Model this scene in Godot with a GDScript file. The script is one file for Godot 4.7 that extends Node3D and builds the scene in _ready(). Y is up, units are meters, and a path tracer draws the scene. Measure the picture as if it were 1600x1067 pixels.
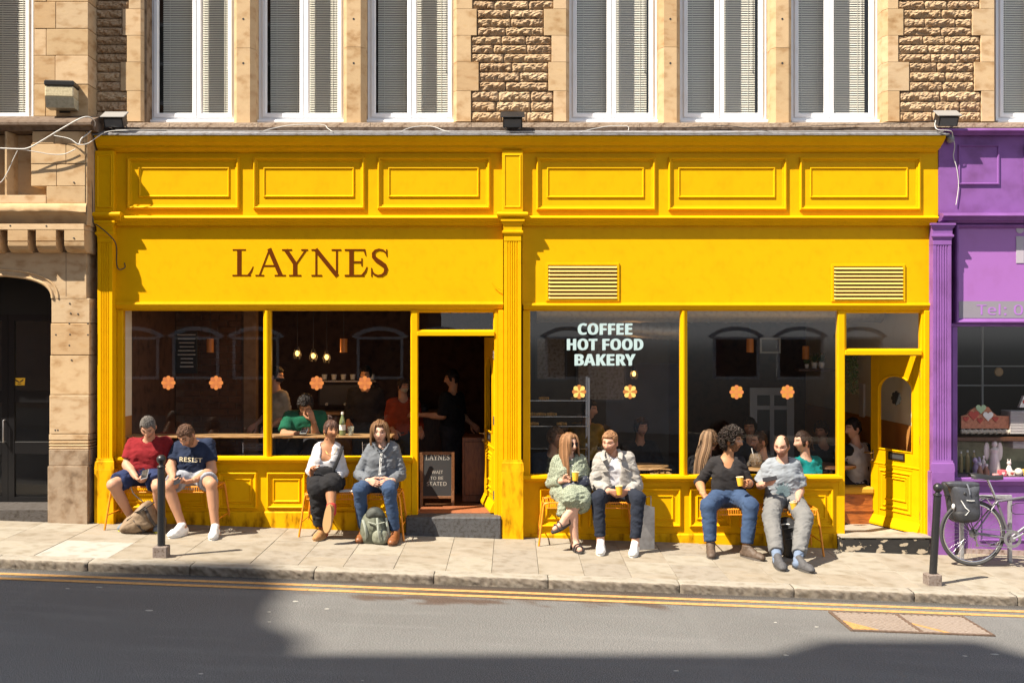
extends Node3D

# ---------------------------------------------------------------- layout numbers
const FOCAL := 1704.0
const EYE := Vector3(0.0, 2.144, 12.0)
const SLOPE := -0.037          # the street falls to the right
const FALL := -0.015           # the pavement falls to the kerb
const KERB_Z := 1.95
const KERB_H := 0.09
const SUN_FROM := Vector3(-0.63, 0.97, 0.43)

func sx(px: float, z := 0.0) -> float: return (px - 800.0) / FOCAL * (EYE.z - z)
func sy(py: float, z := 0.0) -> float: return EYE.y + (533.5 - py) / FOCAL * (EYE.z - z)
func at(px: float, py: float, z := 0.0) -> Vector3: return Vector3(sx(px, z), sy(py, z), z)
func gy(x: float, z: float) -> float:
	if z > KERB_Z: return SLOPE * x + FALL * KERB_Z - KERB_H
	return SLOPE * x + FALL * z

# ---------------------------------------------------------------- mesh helpers
class MB:
	var v := PackedVector3Array()
	var n := PackedVector3Array()
	var c := PackedColorArray()
	var col := Color.WHITE
	var colored := false
	var xf := Transform3D.IDENTITY
	var shx := 0.0
	var shz := 0.0
	func put(p: Vector3) -> Vector3:
		var q: Vector3 = xf * p
		q.y += shx * q.x + shz * q.z
		return q
	func tri(a: Vector3, b: Vector3, d: Vector3) -> void:
		a = put(a); b = put(b); d = put(d)
		var m := (b - a).cross(d - a)
		if m.length_squared() < 1e-16: return
		m = m.normalized()
		v.append(a); v.append(d); v.append(b)
		n.append(m); n.append(m); n.append(m)
		if colored:
			c.append(col); c.append(col); c.append(col)
	func quad(a: Vector3, b: Vector3, d: Vector3, e: Vector3) -> void:
		tri(a, b, d); tri(a, d, e)
	func tri_n(a: Vector3, b: Vector3, d: Vector3, na: Vector3, nb: Vector3, nd: Vector3) -> void:
		v.append(put(a)); v.append(put(d)); v.append(put(b))
		n.append((xf.basis * na).normalized()); n.append((xf.basis * nd).normalized()); n.append((xf.basis * nb).normalized())
		if colored:
			c.append(col); c.append(col); c.append(col)
	func quad_n(a: Vector3, b: Vector3, d: Vector3, e: Vector3, na: Vector3, nb: Vector3, nd: Vector3, ne: Vector3) -> void:
		tri_n(a, b, d, na, nb, nd); tri_n(a, d, e, na, nd, ne)
	func box(x0: float, x1: float, y0: float, y1: float, z0: float, z1: float) -> void:
		var p := [Vector3(x0, y0, z0), Vector3(x1, y0, z0), Vector3(x1, y1, z0), Vector3(x0, y1, z0), Vector3(x0, y0, z1), Vector3(x1, y0, z1), Vector3(x1, y1, z1), Vector3(x0, y1, z1)]
		quad(p[4], p[5], p[6], p[7]); quad(p[1], p[0], p[3], p[2]); quad(p[0], p[4], p[7], p[3])
		quad(p[5], p[1], p[2], p[6]); quad(p[7], p[6], p[2], p[3]); quad(p[0], p[1], p[5], p[4])
	# box with chamfered edges
	func bbox(x0: float, x1: float, y0: float, y1: float, z0: float, z1: float, b := 0.006) -> void:
		b = minf(b, minf(x1 - x0, minf(y1 - y0, z1 - z0)) * 0.45)
		var X := [x0, x1]; var Y := [y0, y1]; var Z := [z0, z1]
		var P := {}
		for i in 2:
			for j in 2:
				for k in 2:
					var s := Vector3(1 - 2 * i, 1 - 2 * j, 1 - 2 * k) * b
					var q := Vector3(X[i], Y[j], Z[k])
					P[[i, j, k, 0]] = q + Vector3(0, s.y, s.z)
					P[[i, j, k, 1]] = q + Vector3(s.x, 0, s.z)
					P[[i, j, k, 2]] = q + Vector3(s.x, s.y, 0)
		quad(P[[0, 0, 1, 2]], P[[1, 0, 1, 2]], P[[1, 1, 1, 2]], P[[0, 1, 1, 2]])
		quad(P[[1, 0, 0, 2]], P[[0, 0, 0, 2]], P[[0, 1, 0, 2]], P[[1, 1, 0, 2]])
		quad(P[[0, 0, 0, 0]], P[[0, 0, 1, 0]], P[[0, 1, 1, 0]], P[[0, 1, 0, 0]])
		quad(P[[1, 0, 1, 0]], P[[1, 0, 0, 0]], P[[1, 1, 0, 0]], P[[1, 1, 1, 0]])
		quad(P[[0, 1, 1, 1]], P[[1, 1, 1, 1]], P[[1, 1, 0, 1]], P[[0, 1, 0, 1]])
		quad(P[[0, 0, 0, 1]], P[[1, 0, 0, 1]], P[[1, 0, 1, 1]], P[[0, 0, 1, 1]])
		var mid := Vector3(x0 + x1, y0 + y1, z0 + z1) * 0.5
		for e in [[1, 2, 0], [0, 2, 1], [0, 1, 2]]:      # edges running along axis e[2]
			for i in 2:
				for j in 2:
					var k0 := [0, 0, 0]; var k1 := [0, 0, 0]
					k0[e[0]] = i; k0[e[1]] = j; k1[e[0]] = i; k1[e[1]] = j; k1[e[2]] = 1
					_out(P[k0 + [e[0]]], P[k1 + [e[0]]], P[k1 + [e[1]]], P[k0 + [e[1]]], mid)
		for i in 2:
			for j in 2:
				for k in 2:
					var a: Vector3 = P[[i, j, k, 0]]; var bb: Vector3 = P[[i, j, k, 1]]; var d: Vector3 = P[[i, j, k, 2]]
					if (bb - a).cross(d - a).dot(a - mid) > 0: tri(a, bb, d)
					else: tri(a, d, bb)
	func _out(a: Vector3, b: Vector3, d: Vector3, e: Vector3, mid: Vector3) -> void:
		if (b - a).cross(d - a).dot((a + d) * 0.5 - mid) > 0: quad(a, b, d, e)
		else: quad(a, e, d, b)
	# nested rectangles facing +z: each is [x0, x1, y0, y1, z]
	func loops(r: Array, fill := true) -> void:
		for q in r.size() - 1:
			var A := _ring(r[q]); var B := _ring(r[q + 1])
			for i in 4:
				var j := (i + 1) % 4
				quad(A[i], A[j], B[j], B[i])
		if fill:
			var A := _ring(r[r.size() - 1])
			quad(A[0], A[1], A[2], A[3])
	func _ring(q: Array) -> Array:
		return [Vector3(q[0], q[2], q[4]), Vector3(q[1], q[2], q[4]), Vector3(q[1], q[3], q[4]), Vector3(q[0], q[3], q[4])]
	# moulding round a rectangle: prof is a list of (inset, z)
	func mould(x0: float, x1: float, y0: float, y1: float, prof: Array, fill := false) -> void:
		var r := []
		for p in prof: r.append([x0 + p.x, x1 - p.x, y0 + p.x, y1 - p.x, p.y])
		loops(r, fill)
	# extrude a polygon: axis x takes (y,z), axis y takes (z,x), axis z takes (x,y)
	func ext(poly: PackedVector2Array, axis: String, a: float, b: float, caps := true) -> void:
		var area := 0.0
		for i in poly.size():
			var j := (i + 1) % poly.size()
			area += poly[i].x * poly[j].y - poly[j].x * poly[i].y
		if area < 0: poly.reverse()
		for i in poly.size():
			var j := (i + 1) % poly.size()
			quad(_m(poly[i], a, axis), _m(poly[j], a, axis), _m(poly[j], b, axis), _m(poly[i], b, axis))
		if caps:
			var t := Geometry2D.triangulate_polygon(poly)
			for i in range(0, t.size(), 3):
				var p := poly[t[i]]; var q := poly[t[i + 1]]; var s := poly[t[i + 2]]
				if (q - p).cross(s - p) < 0:
					var w := q; q = s; s = w
				tri(_m(p, b, axis), _m(q, b, axis), _m(s, b, axis))
				tri(_m(p, a, axis), _m(s, a, axis), _m(q, a, axis))
	func _m(p: Vector2, w: float, axis: String) -> Vector3:
		if axis == "x": return Vector3(w, p.x, p.y)
		if axis == "y": return Vector3(p.y, w, p.x)
		return Vector3(p.x, p.y, w)
	func tube(pts: Array, r, seg := 6, flat := 1.0) -> void:
		var count := pts.size()
		var up := Vector3.UP
		var rings := []; var norms := []
		var t0: Vector3 = (pts[1] - pts[0]).normalized()
		if absf(t0.dot(up)) > 0.9: up = Vector3(0, 0, 1)
		var side := t0.cross(up).normalized()
		for i in count:
			var t: Vector3 = (pts[mini(i + 1, count - 1)] - pts[maxi(i - 1, 0)]).normalized()
			side = (side - t * side.dot(t)).normalized()
			var u := t.cross(side).normalized()
			var rad: float = r[i] if r is Array else r
			var ring := []; var nn := []
			for k in seg:
				var a := TAU * k / seg
				var d := side * cos(a) + u * sin(a) * flat
				ring.append(pts[i] + d * rad); nn.append((side * cos(a) + u * sin(a) / flat).normalized())
			rings.append(ring); norms.append(nn)
		for i in count - 1:
			for k in seg:
				var l := (k + 1) % seg
				quad_n(rings[i][k], rings[i][l], rings[i + 1][l], rings[i + 1][k], norms[i][k], norms[i][l], norms[i + 1][l], norms[i + 1][k])
		for k in range(1, seg - 1):
			tri(rings[0][0], rings[0][k + 1], rings[0][k])
			tri(rings[count - 1][0], rings[count - 1][k], rings[count - 1][k + 1])
	# turned shape: prof of (radius, y)
	func lathe(prof: Array, seg := 16, o := Vector3.ZERO) -> void:
		for i in prof.size() - 1:
			var p: Vector2 = prof[i]; var q: Vector2 = prof[i + 1]
			var s := Vector2(q.y - p.y, p.x - q.x).normalized()
			for k in seg:
				var a := TAU * k / seg; var b := TAU * (k + 1) / seg
				var da := Vector3(sin(a), 0, cos(a)); var db := Vector3(sin(b), 0, cos(b))
				var na := da * s.x + Vector3(0, s.y, 0); var nb := db * s.x + Vector3(0, s.y, 0)
				if p.x > 1e-5: tri_n(o + da * p.x + Vector3(0, p.y, 0), o + db * p.x + Vector3(0, p.y, 0), o + db * q.x + Vector3(0, q.y, 0), na, nb, nb)
				if q.x > 1e-5: tri_n(o + da * p.x + Vector3(0, p.y, 0), o + db * q.x + Vector3(0, q.y, 0), o + da * q.x + Vector3(0, q.y, 0), na, nb, na)
	func ball(o: Vector3, r: Vector3, seg := 12) -> void:
		var rows := seg / 2
		for i in rows:
			var p0 := PI * i / rows - PI / 2; var p1 := PI * (i + 1) / rows - PI / 2
			for k in seg:
				var a := TAU * k / seg; var b := TAU * (k + 1) / seg
				var q := [Vector3(cos(p0) * sin(a), sin(p0), cos(p0) * cos(a)), Vector3(cos(p0) * sin(b), sin(p0), cos(p0) * cos(b)), Vector3(cos(p1) * sin(b), sin(p1), cos(p1) * cos(b)), Vector3(cos(p1) * sin(a), sin(p1), cos(p1) * cos(a))]
				if i > 0: tri_n(o + q[0] * r, o + q[1] * r, o + q[2] * r, q[0] / r, q[1] / r, q[2] / r)
				if i < rows - 1: tri_n(o + q[0] * r, o + q[2] * r, o + q[3] * r, q[0] / r, q[2] / r, q[3] / r)
	func add(m: Mesh, t: Transform3D) -> void:
		for s in m.get_surface_count():
			var A := m.surface_get_arrays(s)
			var V: PackedVector3Array = A[Mesh.ARRAY_VERTEX]
			var I = A[Mesh.ARRAY_INDEX]
			var count: int = I.size() if I != null and I.size() else V.size()
			for i in range(0, count, 3):
				var a := V[I[i]] if I != null and I.size() else V[i]
				var b := V[I[i + 1]] if I != null and I.size() else V[i + 1]
				var d := V[I[i + 2]] if I != null and I.size() else V[i + 2]
				tri(t * a, t * d, t * b)
	func mesh() -> ArrayMesh:
		var A := []
		A.resize(Mesh.ARRAY_MAX)
		A[Mesh.ARRAY_VERTEX] = v; A[Mesh.ARRAY_NORMAL] = n
		if colored: A[Mesh.ARRAY_COLOR] = c
		var m := ArrayMesh.new()
		if v.size(): m.add_surface_from_arrays(Mesh.PRIMITIVE_TRIANGLES, A)
		return m

class SM:
	var v := PackedVector3Array()
	var f := PackedInt32Array()
	var c := PackedColorArray()
	func normals() -> PackedVector3Array:
		var n := PackedVector3Array()
		n.resize(v.size())
		for i in range(0, f.size(), 3):
			var a := f[i]; var b := f[i + 1]; var d := f[i + 2]
			var m := (v[b] - v[a]).cross(v[d] - v[a])
			n[a] += m; n[b] += m; n[d] += m
		for i in n.size(): n[i] = n[i].normalized()
		return n
	func mesh() -> ArrayMesh:
		var A := []
		A.resize(Mesh.ARRAY_MAX)
		A[Mesh.ARRAY_VERTEX] = v; A[Mesh.ARRAY_NORMAL] = normals()
		var g := PackedInt32Array(f)
		for i in range(0, g.size(), 3):
			g[i + 1] = f[i + 2]; g[i + 2] = f[i + 1]
		A[Mesh.ARRAY_INDEX] = g
		if c.size() == v.size(): A[Mesh.ARRAY_COLOR] = c
		var m := ArrayMesh.new()
		if v.size(): m.add_surface_from_arrays(Mesh.PRIMITIVE_TRIANGLES, A)
		return m
	func flat() -> ArrayMesh:
		var m := MB.new()
		for i in range(0, f.size(), 3): m.tri(v[f[i]], v[f[i + 1]], v[f[i + 2]])
		return m.mesh()
	func ball(o: Vector3, r: Vector3, col: Color, basis := Basis.IDENTITY, seg := 8) -> void:
		var base := v.size()
		var rows := seg / 2 + 1
		for i in rows + 1:
			var p := PI * i / rows - PI / 2
			for k in seg:
				var a := TAU * k / seg
				v.append(o + basis * (Vector3(cos(p) * sin(a), sin(p), cos(p) * cos(a)) * r)); c.append(col)
		for i in rows:
			for k in seg:
				var l := (k + 1) % seg
				var q := [base + i * seg + k, base + i * seg + l, base + (i + 1) * seg + l, base + (i + 1) * seg + k]
				f.append_array([q[0], q[1], q[2], q[0], q[2], q[3]])

# distance field on a grid, meshed as surface nets
class SDF:
	var o: Vector3
	var h: float
	var nx: int; var ny: int; var nz: int
	var g := PackedFloat32Array()
	func _init(lo: Vector3, hi: Vector3, cell: float) -> void:
		h = cell; o = lo
		nx = int((hi.x - lo.x) / h) + 2; ny = int((hi.y - lo.y) / h) + 2; nz = int((hi.z - lo.z) / h) + 2
		g.resize(nx * ny * nz); g.fill(1.0)
	# tapered capsule; flat: 0 round ends, 1 flat end at b, 2 flat at a, 3 both; negative k subtracts
	func cap(a: Vector3, b: Vector3, ra: float, rb: float, k := 0.02, flat := 0, squash := Vector3.ONE) -> void:
		var m := maxf(ra, rb) + absf(k) + h * 2.0
		var lo := (a.min(b) - Vector3(m, m, m) - o) / h
		var hi := (a.max(b) + Vector3(m, m, m) - o) / h
		var i0 := maxi(0, int(lo.x)); var i1 := mini(nx - 1, int(hi.x) + 1)
		var j0 := maxi(0, int(lo.y)); var j1 := mini(ny - 1, int(hi.y) + 1)
		var k0 := maxi(0, int(lo.z)); var k1 := mini(nz - 1, int(hi.z) + 1)
		var bx := b.x - a.x; var by := b.y - a.y; var bz := b.z - a.z
		var l2 := maxf(bx * bx + by * by + bz * bz, 1e-9)
		var len := sqrt(l2); var inv := 1.0 / l2
		var dr := rb - ra
		var qx := 1.0 / squash.x; var qy := 1.0 / squash.y; var qz := 1.0 / squash.z
		var kk := absf(k)
		for kz in range(k0, k1 + 1):
			var dz := o.z + kz * h - a.z
			for j in range(j0, j1 + 1):
				var dy := o.y + j * h - a.y
				var tyz := dy * by + dz * bz
				var at := (kz * ny + j) * nx
				for i in range(i0, i1 + 1):
					var dx := o.x + i * h - a.x
					var tu := (dx * bx + tyz) * inv
					var t := clampf(tu, 0.0, 1.0)
					var ex := (dx - t * bx) * qx; var ey := (dy - t * by) * qy; var ez := (dz - t * bz) * qz
					var d := sqrt(ex * ex + ey * ey + ez * ez) - (ra + t * dr)
					if flat:
						if flat & 1: d = maxf(d, (tu - 1.0) * len)
						if flat & 2: d = maxf(d, -tu * len)
					var cur := g[at + i]
					if k >= 0.0:
						if d < cur + kk:
							var q := cur - d
							if q >= kk: g[at + i] = d
							else:
								var w := 0.5 + 0.5 * q / kk if kk > 0.0 else (1.0 if q > 0.0 else 0.0)
								g[at + i] = cur + (d - cur) * w - kk * w * (1.0 - w)
					else:
						g[at + i] = maxf(cur, -d)
	# keep only the side of a plane that the normal points away from
	func cut(p: Vector3, nrm: Vector3) -> void:
		for kz in nz:
			for j in ny:
				var at := (kz * ny + j) * nx
				var base := nrm.y * (o.y + j * h - p.y) + nrm.z * (o.z + kz * h - p.z)
				for i in nx:
					var d := base + nrm.x * (o.x + i * h - p.x)
					if d > g[at + i]: g[at + i] = d
	func sample(p: Vector3) -> float:
		var q := (p - o) / h
		var i := int(q.x); var j := int(q.y); var k := int(q.z)
		if i < 0 or j < 0 or k < 0 or i >= nx - 1 or j >= ny - 1 or k >= nz - 1: return 1.0
		var u := q.x - i; var w := q.y - j; var s := q.z - k
		var at := (k * ny + j) * nx + i
		var yy := nx; var zz := nx * ny
		var a := lerpf(lerpf(g[at], g[at + 1], u), lerpf(g[at + yy], g[at + yy + 1], u), w)
		var b := lerpf(lerpf(g[at + zz], g[at + zz + 1], u), lerpf(g[at + zz + yy], g[at + zz + yy + 1], u), w)
		return lerpf(a, b, s)
	func extract(out: SM, col: Color) -> void:
		var yy := nx; var zz := nx * ny
		var cell := PackedInt32Array()
		cell.resize(g.size()); cell.fill(-1)
		var step := [1, yy, zz]
		var back := [[yy, zz], [zz, 1], [1, yy]]
		for k in range(1, nz - 1):
			for j in range(1, ny - 1):
				var at := (k * ny + j) * nx
				for i in range(1, nx - 1):
					var p := at + i
					var s := g[p]
					var neg := s < 0.0
					if not neg and s > h * 1.9: continue
					for ax in 3:
						if (g[p + step[ax]] < 0.0) == neg: continue
						var b0: int = back[ax][0]; var b1: int = back[ax][1]
						var q := [p - b0 - b1, p - b1, p, p - b0]
						var ids := [0, 0, 0, 0]
						for e in 4:
							var w: int = q[e]
							if cell[w] < 0:
								cell[w] = out.v.size()
								out.v.append(_vertex(w)); out.c.append(col)
							ids[e] = cell[w]
						if neg: out.f.append_array([ids[0], ids[1], ids[2], ids[0], ids[2], ids[3]])
						else: out.f.append_array([ids[0], ids[2], ids[1], ids[0], ids[3], ids[2]])
	func _vertex(w: int) -> Vector3:
		var yy := nx; var zz := nx * ny
		var i := w % nx; var j := (w / nx) % ny; var k := w / zz
		var s := Vector3.ZERO; var m := 0.0
		for e in 12:
			var ax := e / 4
			var u := e % 2; var t := (e / 2) % 2
			var a := Vector3i(0, u, t) if ax == 0 else (Vector3i(t, 0, u) if ax == 1 else Vector3i(u, t, 0))
			var b := a
			b[ax] = 1
			var ga := g[w + a.x + a.y * yy + a.z * zz]; var gb := g[w + b.x + b.y * yy + b.z * zz]
			if (ga < 0.0) != (gb < 0.0):
				s += Vector3(a) + Vector3(b - a) * (ga / (ga - gb)); m += 1.0
		return o + (Vector3(i, j, k) + s / maxf(m, 1.0)) * h

# ---------------------------------------------------------------- scene helpers
var mats := {}
var used := {}
var rng := RandomNumberGenerator.new()

func numbered(parent: Node, called: String) -> String:
	var key := [parent.get_instance_id(), called]
	var k: int = used.get(key, 0)
	used[key] = k + 1
	return called if k == 0 else "%s_%03d" % [called, k]

func thing(called: String, label: String, category: String, p := Vector3.ZERO, group := "") -> Node3D:
	var o := Node3D.new()
	o.name = numbered(self, called)
	o.position = p
	o.set_meta("label", label); o.set_meta("category", category)
	if group: o.set_meta("group", group)
	add_child(o, true)
	return o

# a mesh built in world coordinates becomes a part (or sub-part) of the thing
func part(parent: Node3D, called: String, mesh: Mesh, m: Material, tag := "") -> MeshInstance3D:
	var o := MeshInstance3D.new()
	o.name = numbered(parent, called)
	o.mesh = mesh; o.material_override = m
	if parent.get_parent() == self and parent != self: o.position = -parent.position
	if tag == "stuff": o.set_meta("kind", "stuff")
	elif tag: o.set_meta("label", tag)
	parent.add_child(o, true)
	return o

func struct(called: String, mesh: Mesh, m: Material) -> MeshInstance3D:
	var o := MeshInstance3D.new()
	o.name = numbered(self, called)
	o.mesh = mesh; o.material_override = m
	o.set_meta("kind", "structure"); o.set_meta("label", called.replace("_", " "))
	add_child(o, true)
	return o

func retag(o: Node, label: String) -> void: o.set_meta("label", label)

func copy(src: Node3D, p: Vector3, label: String) -> Node3D:
	var o: Node3D = src.duplicate()
	o.name = numbered(self, String(src.name).trim_suffix("_000"))
	o.position = p
	o.set_meta("label", label)
	add_child(o, true)
	return o

func lin(r: float, g: float, b: float) -> Color: return Color(r, g, b).linear_to_srgb()

func noise_tex(freq: float, oct: int, ramp: Array, size := 512, kind := FastNoiseLite.TYPE_SIMPLEX_SMOOTH, sd := 1) -> NoiseTexture2D:
	var t := NoiseTexture2D.new()
	var n := FastNoiseLite.new()
	n.noise_type = kind; n.frequency = freq; n.fractal_octaves = oct; n.seed = sd
	t.noise = n; t.width = size; t.height = size; t.seamless = true
	if ramp.size():
		var g := Gradient.new()
		var off := PackedFloat32Array(); var cs := PackedColorArray()
		for r in ramp:
			off.append(r[0]); cs.append(Color(r[1], r[2], r[3]))
		g.offsets = off; g.colors = cs
		t.color_ramp = g
	return t

var tex := {}
func textures() -> void:
	tex.cloud = noise_tex(0.012, 5, [[0.0, .80, .78, .76], [0.5, .95, .945, .94], [1.0, 1, 1, 1]])
	tex.grain = noise_tex(0.15, 4, [[0.0, .82, .82, .82], [0.5, .95, .95, .95], [1.0, 1, 1, 1]], 512, FastNoiseLite.TYPE_SIMPLEX, 4)
	tex.stone = noise_tex(0.010, 6, [[0.0, .80, .73, .65], [0.25, .92, .88, .83], [0.45, .98, .965, .945], [0.75, 1, .99, .97], [1.0, .96, .92, .86]], 1024, FastNoiseLite.TYPE_SIMPLEX_SMOOTH, 7)
	tex.soot = noise_tex(0.012, 6, [[0.0, .55, .50, .46], [0.3, .86, .83, .80], [0.55, .97, .97, .97], [1.0, 1, 1, 1]], 512, FastNoiseLite.TYPE_SIMPLEX_SMOOTH, 9)
	tex.flag = noise_tex(0.009, 6, [[0.0, .85, .82, .77], [0.35, .95, .94, .92], [0.6, 1, .995, .985], [1.0, .97, .94, .89]], 1024, FastNoiseLite.TYPE_SIMPLEX_SMOOTH, 11)
	tex.asphalt = noise_tex(0.30, 2, [[0.0, .22, .22, .23], [0.40, .66, .66, .66], [0.55, .92, .92, .92], [0.75, 1, 1, 1], [1.0, 1, 1, 1]], 1024, FastNoiseLite.TYPE_SIMPLEX, 13)
	tex.paint = noise_tex(0.006, 6, [[0.0, .97, .96, .95], [0.4, .993, .993, .99], [1.0, 1, 1, 1]], 512, FastNoiseLite.TYPE_SIMPLEX_SMOOTH, 15)
	tex.wood = noise_tex(0.02, 5, [[0.0, .65, .60, .55], [0.5, .92, .90, .87], [1.0, 1, 1, 1]], 512, FastNoiseLite.TYPE_SIMPLEX_SMOOTH, 17)
	tex.denim = noise_tex(0.008, 5, [[0.0, .80, .81, .83], [0.45, .93, .94, .95], [1.0, 1, 1, 1]], 512, FastNoiseLite.TYPE_SIMPLEX_SMOOTH, 19)
	tex.dots = noise_tex(0.09, 2, [[0.0, .25, .29, .26], [0.30, .42, .46, .41], [0.40, .92, .93, .88], [1.0, 1, 1, .97]], 256, FastNoiseLite.TYPE_CELLULAR, 21)
	tex.peel = noise_tex(0.009, 6, [[0.0, .98, .95, .9], [0.27, .95, .91, .84], [0.30, .19, .19, .20], [1.0, .25, .25, .26]], 512, FastNoiseLite.TYPE_SIMPLEX_SMOOTH, 23)
	tex.bump = noise_tex(0.05, 5, [], 512, FastNoiseLite.TYPE_SIMPLEX_SMOOTH, 25)
	tex.fine = noise_tex(0.20, 3, [], 512, FastNoiseLite.TYPE_SIMPLEX, 27)

# opts: t texture, s texture scale, b bump cm, bt bump texture, bs bump scale, m metallic, d second texture, ds its scale, obj own axes
func mat(key: String, c: Color, rough := 0.8, o := {}) -> StandardMaterial3D:
	if mats.has(key): return mats[key]
	var m := StandardMaterial3D.new()
	m.resource_name = key
	m.albedo_color = c; m.roughness = rough
	m.metallic = o.get("m", 0.0)
	m.metallic_specular = o.get("spec", 0.5)
	m.uv1_triplanar = true; m.uv1_world_triplanar = not o.get("obj", false)
	var s = o.get("s", 1.0)
	m.uv1_scale = s if s is Vector3 else Vector3(s, s, s)
	if o.has("t"): m.albedo_texture = tex[o.t]
	if o.has("d"):
		m.detail_enabled = true; m.detail_albedo = tex[o.d]; m.detail_blend_mode = BaseMaterial3D.BLEND_MODE_MUL
		m.detail_uv_layer = BaseMaterial3D.DETAIL_UV_2
		m.uv2_triplanar = true; m.uv2_world_triplanar = m.uv1_world_triplanar
		var ds: float = o.get("ds", 4.0)
		m.uv2_scale = Vector3(ds, ds, ds)
	if o.has("b"):
		m.heightmap_enabled = true; m.heightmap_texture = tex[o.get("bt", "bump")]; m.heightmap_scale = o.b
	if o.has("vc"): m.vertex_color_use_as_albedo = true
	if o.has("rim"):
		m.rim_enabled = true; m.rim = o.rim; m.rim_tint = 0.6
	if o.has("sss"):
		m.subsurf_scatter_enabled = true; m.subsurf_scatter_strength = o.sss
	if o.has("e"):
		m.emission_enabled = true; m.emission = o.e; m.emission_energy_multiplier = o.get("ee", 1.0)
	mats[key] = m
	return m

func glass(key: String, a := 0.04, c := Color(0.9, 0.95, 0.93)) -> StandardMaterial3D:
	if mats.has(key): return mats[key]
	var m := StandardMaterial3D.new()
	m.resource_name = key
	m.albedo_color = Color(c.r, c.g, c.b, a); m.roughness = 0.0
	m.transparency = BaseMaterial3D.TRANSPARENCY_ALPHA
	mats[key] = m
	return m

func text_mesh(s: String, font: String, size: float, depth: float, bold := false) -> TextMesh:
	var t := TextMesh.new()
	var f := SystemFont.new()
	f.font_names = PackedStringArray([font])
	if bold: f.font_weight = 700
	t.font = f; t.text = s; t.font_size = 64; t.pixel_size = size / 64.0; t.depth = depth
	return t

# ================================================================ scene
func _ready() -> void:
	rng.seed = 77
	# ---- camera
	var cam := Camera3D.new()
	cam.name = "camera"
	cam.position = EYE
	cam.fov = rad_to_deg(2.0 * atan(533.0 / FOCAL))
	cam.near = 0.1; cam.far = 400.0
	add_child(cam)
	cam.current = true
	# ---- sky, exposure
	var we := WorldEnvironment.new()
	we.name = "environment"
	var env := Environment.new()
	var sky := Sky.new()
	var sm := ProceduralSkyMaterial.new()
	sm.sky_top_color = Color(0.56, 0.60, 0.66); sm.sky_horizon_color = Color(0.84, 0.84, 0.84); sm.sky_curve = 0.12
	sm.ground_bottom_color = Color(0.25, 0.23, 0.21); sm.ground_horizon_color = Color(0.55, 0.56, 0.56)
	sm.sun_angle_max = 1.0
	sky.sky_material = sm
	env.background_mode = Environment.BG_SKY
	env.sky = sky
	env.background_energy_multiplier = 1.0
	env.tonemap_mode = Environment.TONE_MAPPER_LINEAR
	env.tonemap_exposure = 2.38
	env.sdfgi_enabled = true; env.ssao_enabled = true; env.ssil_enabled = true
	we.environment = env
	add_child(we)
	# ---- sun
	var sun := DirectionalLight3D.new()
	sun.name = "sun"
	sun.light_energy = 1.6
	sun.light_color = Color(1.0, 0.955, 0.88)
	sun.light_angular_distance = 0.5
	sun.shadow_enabled = true
	add_child(sun)
	sun.look_at_from_position(SUN_FROM * 20.0, Vector3.ZERO, Vector3.UP)
	textures()
	palette()
	build_ground()
	build_opposite()
	build_stone_facade()
	build_corner_building()
	build_shopfront()
	build_purple_shop()
	build_interior()
	build_fixtures()
	build_street_things()
	build_people()

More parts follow.
